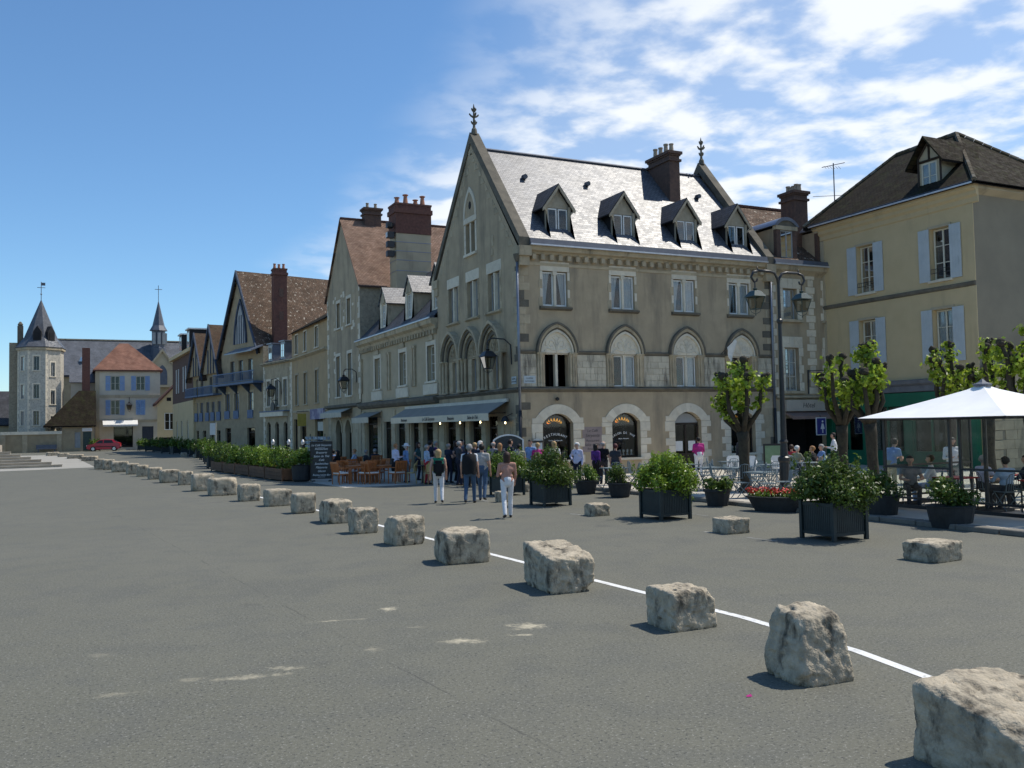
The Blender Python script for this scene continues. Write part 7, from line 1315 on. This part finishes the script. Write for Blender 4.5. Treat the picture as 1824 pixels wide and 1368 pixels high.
def person(label, loc, heading, H=1.68, legs='stand', arms=('down', 'down'), top='white', bottom='jeans', hair='brown', style='short', sleeve='long', skirt=False, short=False, bag=None, vox=.017, build_=1.0, group=None, lean=0.0, shoes=None, over=None, headturn=0.0):
    k = H / 1.72; prim = []        # (a, b, ra, rb, tag)
    sit = legs == 'sit'; hz = .50 if sit else .93; dz = hz - .93; g = build_
    def P(x, y, z): return Vector((x, y + lean * max(0, z - .95), z + dz))
    def add(a, b, ra, rb, t): prim.append((a, b, ra, rb, t))
    tt, bt = 'top', 'bot'
    add(P(-.07, 0, .97), P(.07, 0, .97), .125 * g, .125 * g, bt); add(P(0, -.02, .93), P(0, -.02, 1.0), .135 * g, .14 * g, bt)
    add(P(-.05, 0, 1.10), P(.05, 0, 1.10), .118 * g, .118 * g, tt); add(P(0, .0, 1.04), P(0, 0, 1.22), .13 * g, .132 * g, tt); add(P(-.08, 0, 1.28), P(.08, 0, 1.28), .115 * g, .115 * g, tt); add(P(-.145, -.01, 1.40), P(.145, -.01, 1.40), .065, .065, tt); add(P(0, 0, 1.36), P(0, 0, 1.42), .10, .07, tt)
    if not sit: add(P(-.06, 0, .98), P(.06, 0, .98), .13 * g, .13 * g, tt)
    add(P(0, .0, 1.42), P(0, .015, 1.52), .056, .052, 'skin')
    hc_ = P(0, .02, 1.615); add(hc_ + Vector((0, -.005, .02)), hc_ + Vector((0, .0, .03)), .088, .088, 'skin'); add(hc_ + Vector((0, .02, -.03)), hc_ + Vector((0, .03, -.065)), .072, .05, 'skin'); ct_, st_ = math.cos(headturn), math.sin(headturn)
    fdir = Vector((-st_, ct_, 0)); add(hc_ + fdir * .085 + Vector((0, 0, .01)), hc_ + fdir * .108 + Vector((0, 0, -.02)), .012, .016, 'skin')
    sd = Vector((ct_, st_, 0)); [add(hc_ + sd * s * .083 + Vector((0, 0, -.012)), hc_ + sd * s * .088 + Vector((0, 0, .018)), .016, .018, 'skin') for s in (-1, 1)]
    for si, s in enumerate((-1, 1)):
        sh = P(s * .185 * (.92 + .08 * g), -.01, 1.395); e, h_ = ARMS[arms[si]]; el = sh + Vector((e[0] * s, e[1], e[2])); wr = sh + Vector((h_[0] * s, h_[1], h_[2])); long_ = sleeve == 'long'
        add(sh, sh.lerp(el, .55), .062 * (.8 + .2 * g), .052, tt if sleeve != 'none' else 'skin'); add(sh.lerp(el, .5), el, .05, .045, tt if long_ else 'skin'); add(el, wr, .044, .031, tt if long_ else 'skin')
        d_ = (wr - el).normalized(); pm = wr + d_ * .06; add(wr, pm, .03, .034, 'skin'); sx_ = d_.cross(Vector((0, 1, 0)) if abs(d_.y) < .8 else Vector((0, 0, 1))).normalized(); nn = sx_.cross(d_).normalized()
        for q, ln in ((-1.5, .062), (-.5, .075), (.5, .07), (1.5, .055)): b0 = pm + sx_ * q * .017 + d_ * .02; m0 = b0 + d_ * ln * .5 + nn * .006; add(b0, m0, .0105, .0105, 'skin'); add(m0, m0 + d_ * ln * .45 + nn * .02, .0105, .009, 'skin')
        tb = wr + d_ * .03 - sx_ * .03 * s; add(tb, tb + d_ * .045 - sx_ * .025 * s, .012, .011, 'skin')
        hp = P(s * .095, 0, .92)
        if sit: kn = Vector((s * .13, .44, .49)); an = Vector((s * .12, .40, .08))
        else:
            f_ = {'stand': (.0, .0, 0), 'walkA': (.20, .0, 0) if s > 0 else (-.20, 0, .05), 'walkB': (-.20, 0, .05) if s > 0 else (.20, 0, 0), 'relax': (.04, 0, 0) if s > 0 else (-.03, 0, 0)}[legs]
            an = Vector((s * .10, f_[0] - (.02), .085 + f_[2])); kn = Vector((s * .10, f_[0] * .55 + (.045 if f_[0] >= 0 else .06), .49))
        bare = short or skirt
        add(hp, kn, .092 * g, .064, bt); add(kn, an, .060, .043, 'skin' if bare else bt); add(kn.lerp(an, .3) - Vector((0, .012, 0)), kn.lerp(an, .55), .056, .046, 'skin' if bare else bt); 
        if not bare: add(kn, an, .066, .052, bt)
        up_ = f_[2] if not sit else 0; add(an + Vector((0, -.03, -.045)), an + Vector((s * .015, .13, -.055 - up_ * .5)), .04, .034, 'shoe')
    if skirt or short: add(P(0, 0, .95), P(0, 0, .62 if short else .55), .15 * g, .17 * g, bt)
    bm = bmesh.new()
    for a, b, ra, rb, t in prim: capsule(bm, a, b, ra, rb)
    me = bpy.data.meshes.new('tmp'); bm.to_mesh(me); bm.free(); ob = bpy.data.objects.new('tmp', me); col.objects.link(ob); md = ob.modifiers.new('r', 'REMESH'); md.mode = 'VOXEL'; md.voxel_size = vox; sm_ = ob.modifiers.new('s', 'SMOOTH'); sm_.iterations = 2; sm_.factor = .5
    bpy.context.view_layer.update(); body = bpy.data.meshes.new_from_object(ob.evaluated_get(bpy.context.evaluated_depsgraph_get())); bpy.data.objects.remove(ob); bpy.data.meshes.remove(me); body.name = 'body'
    n = len(body.polygons); cen = np.zeros(n * 3); body.polygons.foreach_get('center', cen); cen = cen.reshape(-1, 3); best = np.full(n, 9.0); idx = np.zeros(n, int); T = {'top': 0, 'bot': 1, 'skin': 2, 'shoe': 3}
    for a, b, ra, rb, t in prim:
        a_, b_ = np.array(a), np.array(b); ab = b_ - a_; h = np.clip(((cen - a_) @ ab) / max(ab @ ab, 1e-9), 0, 1); d_ = np.linalg.norm(cen - a_ - h[:, None] * ab, axis=1) - (ra + (rb - ra) * h); q = d_ < best; best[q] = d_[q]; idx[q] = T[t]
    if over: pass
    body.materials.clear()
    for q in (CL[top], CL[bottom], SKIN, CL[shoes] if shoes else SHOE): body.materials.append(q)
    body.polygons.foreach_set('material_index', idx); body.polygons.foreach_set('use_smooth', [True] * n)
    r_ = root('person', label, 'person', (0, 0, 0), group); bo = bpy.data.objects.new('body', body); col.objects.link(bo); bo.parent = r_
    # hair
    hm = bmesh.new(); bmesh.ops.create_uvsphere(hm, u_segments=20, v_segments=14, radius=1); drop = {'short': .0, 'bob': .07, 'long': .19, 'bald': 0, 'hat': 0}[style]; sc_ = 1.0 if style != 'bob' else 1.07
    for v in hm.verts:
        p = v.co.copy(); f = p.y; dn = p.z < (-.1 if style == 'short' else -.05)
        q = Vector((p.x * .099 * sc_, p.y * .112 * sc_ - .012, p.z * .112 + .018))
        q *= 1 + .06 * noise.noise(p * 2.3 + Vector((H * 9, 0, 0)))
        if f > .25 and p.z < .38: q = Vector((p.x * .07, p.y * .06 - .01, p.z * .08))          # face stays free
        elif p.z < -.25:
            if drop:
                hh_ = max(math.hypot(p.x, p.y), .001); kk = max(1, .86 / hh_) if hh_ > .15 else 3.0
                q.x = p.x * .099 * sc_ * kk; q.y = p.y * .112 * sc_ * kk - .02
                q.z -= drop * min(1, (-p.z - .25) / .5) * (1 if f < .2 else .3)
            else: q *= .86
        if style == 'bald' and p.z > .45: q *= .8
        v.co = q
    hme = bpy.data.meshes.new('hair'); hm.to_mesh(hme); hm.free(); hme.materials.append(HAIR[hair]); hme.polygons.foreach_set('use_smooth', [True] * len(hme.polygons)); ho = bpy.data.objects.new('hair', hme); col.objects.link(ho); ho.parent = r_; ho.location = hc_; ho.rotation_euler = (0, 0, headturn)
    ey = MB(); [ey.lathe([(.0, -.008), (.010, 0), (.0, .008)], tuple(hc_ + fdir * .085 + sd * s * .032 + Vector((0, 0, .012))), 6) for s in (-1, 1)]; ey.build('eyes', SHOE, r_); MB().tube([hc_ + fdir * .088 + sd * -.02 + Vector((0, 0, -.05)), hc_ + fdir * .094 + Vector((0, 0, -.052)), hc_ + fdir * .088 + sd * .02 + Vector((0, 0, -.05))], .006, 5).build('mouth', mat('lips', (.35, .12, .1)), r_)
    def bx_(nm, c, r, m_):
        b2 = bmesh.new(); bmesh.ops.create_cube(b2, size=1); bmesh.ops.bevel(b2, geom=b2.edges[:], offset=.22, segments=2, affect='EDGES'); [setattr(v, 'co', Vector((v.co.x * r[0] * 2 + c[0], v.co.y * r[1] * 2 + c[1], v.co.z * r[2] * 2 + c[2]))) for v in b2.verts]; m3 = bpy.data.meshes.new(nm); b2.to_mesh(m3); b2.free(); m3.materials.append(m_); o3 = bpy.data.objects.new(nm, m3); col.objects.link(o3); o3.parent = r_; return o3
    if bag == 'backpack':
        bx_('backpack', P(0, -.2, 1.13), (.17, .11, .25), CL['black']); [MB().tube([P(s * .11, -.13, 1.3), P(s * .12, .02, 1.45), P(s * .12, .12, 1.25), P(s * .13, -.05, 1.02)], .018, 5).build('strap', CL['black'], r_) for s in (-1, 1)]
    if bag == 'shoulder': bx_('shoulder_bag', P(.24, -.05, .95), (.06, .15, .13), CL['black']); MB().tube([P(.23, -.05, 1.05), P(.12, .0, 1.47), P(-.02, .13, 1.3), P(.0, -.16, 1.3), P(.2, -.15, 1.05)], .012, 5).build('strap', CL['black'], r_)
    if bag == 'camera': bx_('camera', P(0, .28, 1.36), (.06, .05, .04), CL['black'])
    if over:       # pullover slung over the shoulders
        v = []; 
        for i in range(13):
            a = R(-90 - 125 + i * 250 / 12)
            for q, (rx, z) in enumerate(((.12, 1.47), (.25, 1.41), (.27, 1.22), (.26, .98), (.27, .86))): v.append(P(rx * .85 * math.cos(a), rx * .72 * math.sin(a) - .02, z + .02 * math.sin(i * 2.1)))
        MB().faces(v, [(i * 5 + q, i * 5 + q + 1, (i + 1) * 5 + q + 1, (i + 1) * 5 + q) for i in range(12) for q in range(4)]).build('slung_pullover', CL[over], r_, smooth=True)
    if style == 'hat': MB().lathe([(.2, .05), (.19, .07), (.11, .07), (.105, .15), (.06, .18), (.01, .185)], tuple(hc_), 16).build('sun_hat', CL['white'], r_)
    r_.location = loc; r_.rotation_euler = (0, 0, heading); r_.scale = (k, k, k); return r_
AWAY = -YAW                      # heading 0 looks along +Y
E_ = -math.pi / 2                # towards +X, the restaurant front
g3 = lambda x, y, z=.0: Vector((x, y, z))
person('woman in salmon blouse and white trousers walking away, nearest of all people', g3(-7.05, -13.4), AWAY + .15, 1.66, 'walkA', ('front', 'swingf'), 'salmon', 'white', 'brown', 'bob', 'long', vox=.012, build_=.95)
person('blonde woman in green top and white trousers with black backpack', g3(-6.86, -8.1), AWAY + .1, 1.64, 'walkB', ('swingb', 'down'), 'green', 'white', 'blond', 'bob', 'none', bag='backpack', vox=.013, build_=1.05)
person('man in jeans with a black pullover slung over a white shirt', g3(-6.1, -8.75), AWAY - .1, 1.78, 'walkA', ('down', 'down'), 'white', 'jeans', 'grey', 'short', 'short', over='black', vox=.013, build_=1.08)
person('man in pale checked shirt and jeans beside the one with slung pullover', g3(-5.4, -8.1), AWAY - .15, 1.76, 'walkB', ('down', 'down'), 'check', 'jeans', 'dark', 'short', 'short', vox=.014, build_=1.05)
person('woman in lilac white shirt and black knee shorts by the orange chairs', g3(-4.79, 2.27), E_ + .2, 1.66, 'relax', ('front', 'front'), 'lilac', 'black', 'ginger', 'short', 'long', short=True, vox=.014, build_=1.15, shoes='beige')
person('person in pale clothes half hidden behind woman in black shorts', g3(-4.25, 2.5), E_, 1.6, 'stand', ('down', 'down'), 'blue', 'grey', 'white', 'hat', 'long')
person('man in dark shirt and jeans stepping right of the crowd', g3(-3.44, -3.5), AWAY - .3, 1.70, 'walkB', ('down', 'down'), 'navy', 'jeans', 'grey', 'short', 'short')
person('woman with long auburn hair right of the crowd near the arched sign', g3(-2.4, -3.0), AWAY, 1.66, 'stand', ('down', 'down'), 'charcoal', 'black', 'ginger', 'long', 'long')
CR = [((-3.9, .9), 'grey', 'short', 'skyblue', 'red', 'seen bending with a red bag, at the left of the crowd'), ((-3.1, 2.6), 'dark', 'short', 'navy', 'charcoal', 'in navy at the left of the crowd'), ((-2.6, 3.3), 'grey', 'short', 'purple', 'navy', 'in purple at the back left of the crowd'), ((-2.9, 1.0), 'grey', 'bald', 'navy', 'navy', 'bald, in dark blue, left of the photographer'), ((-2.5, .6), 'dark', 'short', 'stripe', 'black', 'in striped top holding up a camera'), ((-2.2, 1.9), 'brown', 'bob', 'charcoal', 'black', 'with brown bob at the back of the crowd'),
      ((-2.4, -.6), 'blond', 'short', 'charcoal', 'black', 'fair haired, in charcoal, middle of the crowd'), ((-1.7, .6), 'grey', 'short', 'teal', 'navy', 'in teal at the back middle of the crowd'), ((-2.6, -1.6), 'white', 'short', 'white', 'navy', 'in white shirt with dark rucksack, middle of the crowd'), ((-1.9, -1.3), 'grey', 'bald', 'grey', 'black', 'in grey behind the white shirted one'), ((-2.9, -2.3), 'grey', 'short', 'white', 'charcoal', 'in white shirt at the right of the crowd'), ((-1.3, -1.6), 'dark', 'short', 'navy', 'black', 'dark haired at the back right of the crowd'), ((-1.5, 2.9), 'white', 'bob', 'grey', 'grey', 'white haired near the restaurant door'), ((-3.3, 3.6), 'brown', 'bob', 'teal', 'navy', 'in teal farthest left of the crowd'), ((-2.0, .0), 'dark', 'short', 'black', 'charcoal', 'in black in the thick of the crowd'), ((-3.2, -.9), 'grey', 'short', 'charcoal', 'navy', 'grey haired, in charcoal, at the front of the crowd'), ((-1.2, -.4), 'brown', 'short', 'blue', 'navy', 'in blue close to the awning posts'), ((-3.3, -1.9), 'dark', 'bob', 'navy', 'black', 'with dark bob, in navy, at the front right')]
for i, (q, hr_, stl, tp, bt, wh) in enumerate(CR):
    person('standing visitor ' + wh, g3(*q), E_ + .55 * math.sin(i * 2.3), 1.60 + .028 * (i * 5 % 7), 'relax', ('phone', 'phone') if 'camera' in wh else (('front', 'front') if i % 3 == 0 else ('down', 'hip' if i % 4 == 1 else 'down')), tp, bt, hr_, stl, 'short' if i % 2 else 'long', bag='camera' if 'camera' in wh else ('backpack' if 'rucksack' in wh else None), vox=.018, group='crowd at the restaurant')
person('dark haired man in blue behind the white flecked shrub', S(944, 35.5), AWAY + 2.6, 1.74, 'stand', ('down', 'down'), 'blue', 'navy', 'dark', 'short', 'long')
person('blonde woman with a pink scarf behind the white flecked shrub', S(957, 34.6), AWAY + .3, 1.64, 'stand', ('front', 'front'), 'pink', 'navy', 'blond', 'short', 'long')
person('blonde woman in white in front of the restaurant window', S(986, 34.8), AWAY + .4, 1.68, 'stand', ('down', 'down'), 'white', 'black', 'blond', 'bob', 'short')
person('dark haired person beside the arched sign', S(924, 33.8), AWAY + .2, 1.62, 'stand', ('front', 'front'), 'khaki', 'navy', 'dark', 'short', 'short')
person('white haired woman in white cardigan standing hand on hip', S(1027, 33.6), AWAY + 2.5, 1.64, 'relax', ('down', 'hip'), 'lilac', 'navy', 'white', 'short', 'long', bag='shoulder', headturn=-.5)
person('woman in purple with black bag beside the window surround', S(1060, 33.4), AWAY - .9, 1.58, 'stand', ('front', 'down'), 'purple', 'black', 'dark', 'bob', 'long', bag='shoulder')
person('balding man in black waistcoat over white shirt', S(1073, 33.6), AWAY - .5, 1.66, 'stand', ('down', 'front'), 'black', 'charcoal', 'grey', 'bald', 'short')
person('woman with dark red hair in grey top before second window', S(1095, 33.0), AWAY - .6, 1.58, 'stand', ('down', 'down'), 'charcoal', 'navy', 'red', 'short', 'short', build_=1.1)
person('person in bright pink shirt at the arched door', S(1243, 36.5) + TZ, AWAY + .1, 1.60, 'stand', ('front', 'front'), 'pink', 'white', 'dark', 'short', 'long', build_=1.2)
person('blond person behind the tree trunk by the fourth window', S(1321, 36) + TZ, AWAY + 2.8, 1.62, 'stand', ('down', 'down'), 'charcoal', 'black', 'blond', 'short', 'long')
def seated(label, px_p, dp, hd, top, hair, stl='short', chair='bc', fn=None, bottom='charcoal', H=1.68, sl='long', z=.1, turn=0.0):
    p = S(px_p, dp) + Vector((0, 0, z)); person(label, p, hd, H, 'sit', ('table', 'table'), top, bottom, hair, stl, sl, vox=.018, headturn=turn)
    put(chair, fn or bistro_chair, {'bc': 'metal', 'wc': 'orange', 'pc': 'white'}[chair] + ' chair under the ' + label.replace('seated ', ''), p, hd, 'occupied chairs')
seated('seated white haired person in olive at the narrow house cafe', 1418, 33.5, AWAY - 1.2, 'olive', 'white'); seated('seated dark clothed person in front of the cafe', 1446, 32.8, AWAY + .9, 'black', 'ginger'); seated('seated person in blue deeper in the cafe terrace', 1462, 34.8, AWAY + 1.6, 'blue', 'grey', sl='short'); seated('seated person in orange red behind white haired one', 1408, 35.0, AWAY - .8, 'red', 'brown')
person('waiter in white shirt by the green shopfront', S(1484, 35.5) + TZ, AWAY + 1.2, 1.68, 'stand', ('front', 'front'), 'white', 'black', 'dark', 'short', 'long')
person('standing person in blue bending left of the canopy screen', S(1583, 25.0) + TZ, AWAY - 1.0, 1.66, 'stand', ('front', 'front'), 'blue', 'khaki', 'dark', 'short', 'short', lean=.35)
seated('seated man in grey shirt facing the square under the canopy', 1618, 22.8, AWAY + 2.9, 'grey', 'dark', sl='short', bottom='charcoal'); seated('seated person in bright white shirt under the canopy', 1655, 23.2, AWAY + 1.2, 'white', 'brown', sl='long', bottom='blue')
person('waitress in white top standing behind the double post', S(1694, 25.5) + TZ, AWAY + 3.0, 1.64, 'stand', ('front', 'front'), 'white', 'teal', 'dark', 'bob', 'long')
seated('seated person in pale pink under the canopy', 1748, 22.3, AWAY - 1.3, 'lilac', 'grey', sl='short'); seated('seated man in sky blue shirt with his back turned', 1788, 21.3, AWAY + .2, 'skyblue', 'dark', sl='long'); seated('seated dark clothed person at the right edge', 1826, 22.0, AWAY + .7, 'navy', 'brown')
seated('seated person in sun hat behind the hedge', 486, 48.5, AWAY + 2.0, 'white', 'white', 'hat', 'wc', wood_chair, z=.006, H=1.75); seated('seated fair person behind the hedge', 512, 47.5, AWAY + .9, 'beige', 'blond', 'short', 'wc', wood_chair, z=.006, H=1.72)
seated('seated person in blue left of three behind the menu board', 593, 46.0, AWAY + .3, 'blue', 'dark', 'short', 'wc', wood_chair, z=.006); seated('seated person in black top behind the menu board', 601, 44.8, AWAY + 1.3, 'black', 'dark', 'bob', 'wc', wood_chair, z=.006); seated('seated man in sky blue shirt at the wooden tables', 631, 44.5, AWAY + 1.5, 'skyblue', 'ginger', 'short', 'wc', wood_chair, z=.006, H=1.75); seated('seated person in dark clothes right of sky blue shirt', 651, 44.5, AWAY - 1.0, 'charcoal', 'grey', 'short', 'wc', wood_chair, z=.006); seated('seated grey haired person near the awning end', 667, 46.0, AWAY + .5, 'navy', 'grey', 'short', 'wc', wood_chair, z=.006)
# ================================================================ red car
cr = root('red_hatchback_car', 'small red hatchback parked at the far end of the square', 'car', (0, 0, 0)); Lc, Wc = 3.75, 1.6
side_ = [(-1.86, .32), (-1.88, .55), (-1.80, .78), (-1.05, .92), (-.45, 1.36), (.15, 1.43), (1.0, 1.40), (1.55, 1.05), (1.80, .95), (1.87, .6), (1.82, .3), (1.45, .22), (-1.5, .22)]
v = []; n_ = len(side_)
for yy, ins in ((-.80, .0), (-.78, 0), (0, 0), (.78, 0), (.80, 0)):
    for (x_, z_) in side_: tz = max(0, z_ - .9) * .28; v.append((x_, (abs(yy) - tz) * (1 if yy > 0 else -1) if yy else 0, z_))
mb = MB(); mb.faces(v, [(j * n_ + i, j * n_ + (i + 1) % n_, (j + 1) * n_ + (i + 1) % n_, (j + 1) * n_ + i) for j in range(4) for i in range(n_)] + [tuple(range(n_ - 1, -1, -1)), tuple(4 * n_ + i for i in range(n_))]); body = mb.build('body', REDCAR, cr)
for sg in (-1, 1):
    f = lambda x_, z_: (x_, sg * (.805 - max(0, z_ - .9) * .28), z_)
    MB().face([f(-.92, .96), f(-.05, .96), f(-.05, 1.34), f(-.42, 1.32)]).build('side_window', GLASS if 0 else mat('car_glass', (.02, .022, .025), (.02, .02, .02), 3, .1), cr); MB().face([f(.03, .96), f(1.15, .98), f(.95, 1.33), f(.03, 1.35)]).build('side_window', MATS['car_glass'], cr)
    MB().box(-1.2, 1.2, sg * .80 - .01, sg * .80 + .015, .5, .58).build('side_moulding', RUBBER, cr)
    for wx in (-1.15, 1.2):
        wv = []
        for yy in (sg * .66, sg * .83):
            for q in range(18): wv.append((wx + .29 * math.cos(q * .349), yy, .29 + .29 * math.sin(q * .349)))
        wh_ = MB().faces(wv, [(q, (q + 1) % 18, 18 + (q + 1) % 18, 18 + q) for q in range(18)] + [tuple(range(17, -1, -1)), tuple(range(18, 36))]).build('wheel', RUBBER, cr); MB().face([(wx + .18 * math.cos(q * .349), sg * .835, .29 + .18 * math.sin(q * .349)) for q in range(18)]).build('rim', CHROME, wh_)
    MB().box(-1.88, -1.78, sg * .6 - .16, sg * .6 + .16, .62, .76).build('headlight', CHROME, cr); MB().box(1.78, 1.88, sg * .64 - .1, sg * .64 + .1, .7, .92).build('tail_light', mat('tail_red', (.3, .01, .01)), cr)
MB().face([(-1.02, -.7, .945), (-1.02, .7, .945), (-.5, .62, 1.335), (-.5, -.62, 1.335)]).build('windscreen', MATS['car_glass'], cr); MB().face([(1.1, -.6, 1.36), (1.1, .6, 1.36), (1.53, .68, 1.085), (1.53, -.68, 1.085)]).build('rear_window', MATS['car_glass'], cr)
MB().box(-1.93, -1.8, -.75, .75, .34, .5).build('bumper', RUBBER, cr); MB().box(1.8, 1.93, -.75, .75, .34, .5).build('bumper', RUBBER, cr)
cr.location = (-13.6, 96.5, 0); cr.rotation_euler = (0, 0, R(-8)); cr.scale = (1.08, 1.08, 1.08)
# a scrap of litter on the tarmac
p = G(1334, 1242); lt = MB().faces([(p.x - .02, p.y, .005), (p.x + .03, p.y - .01, .005), (p.x + .035, p.y + .015, .02), (p.x - .015, p.y + .02, .012)], [(0, 1, 2, 3)]).build('paper_scrap', CL['pink']); tag(lt, 'tiny pink scrap lying on the tarmac near the boulder', 'litter')
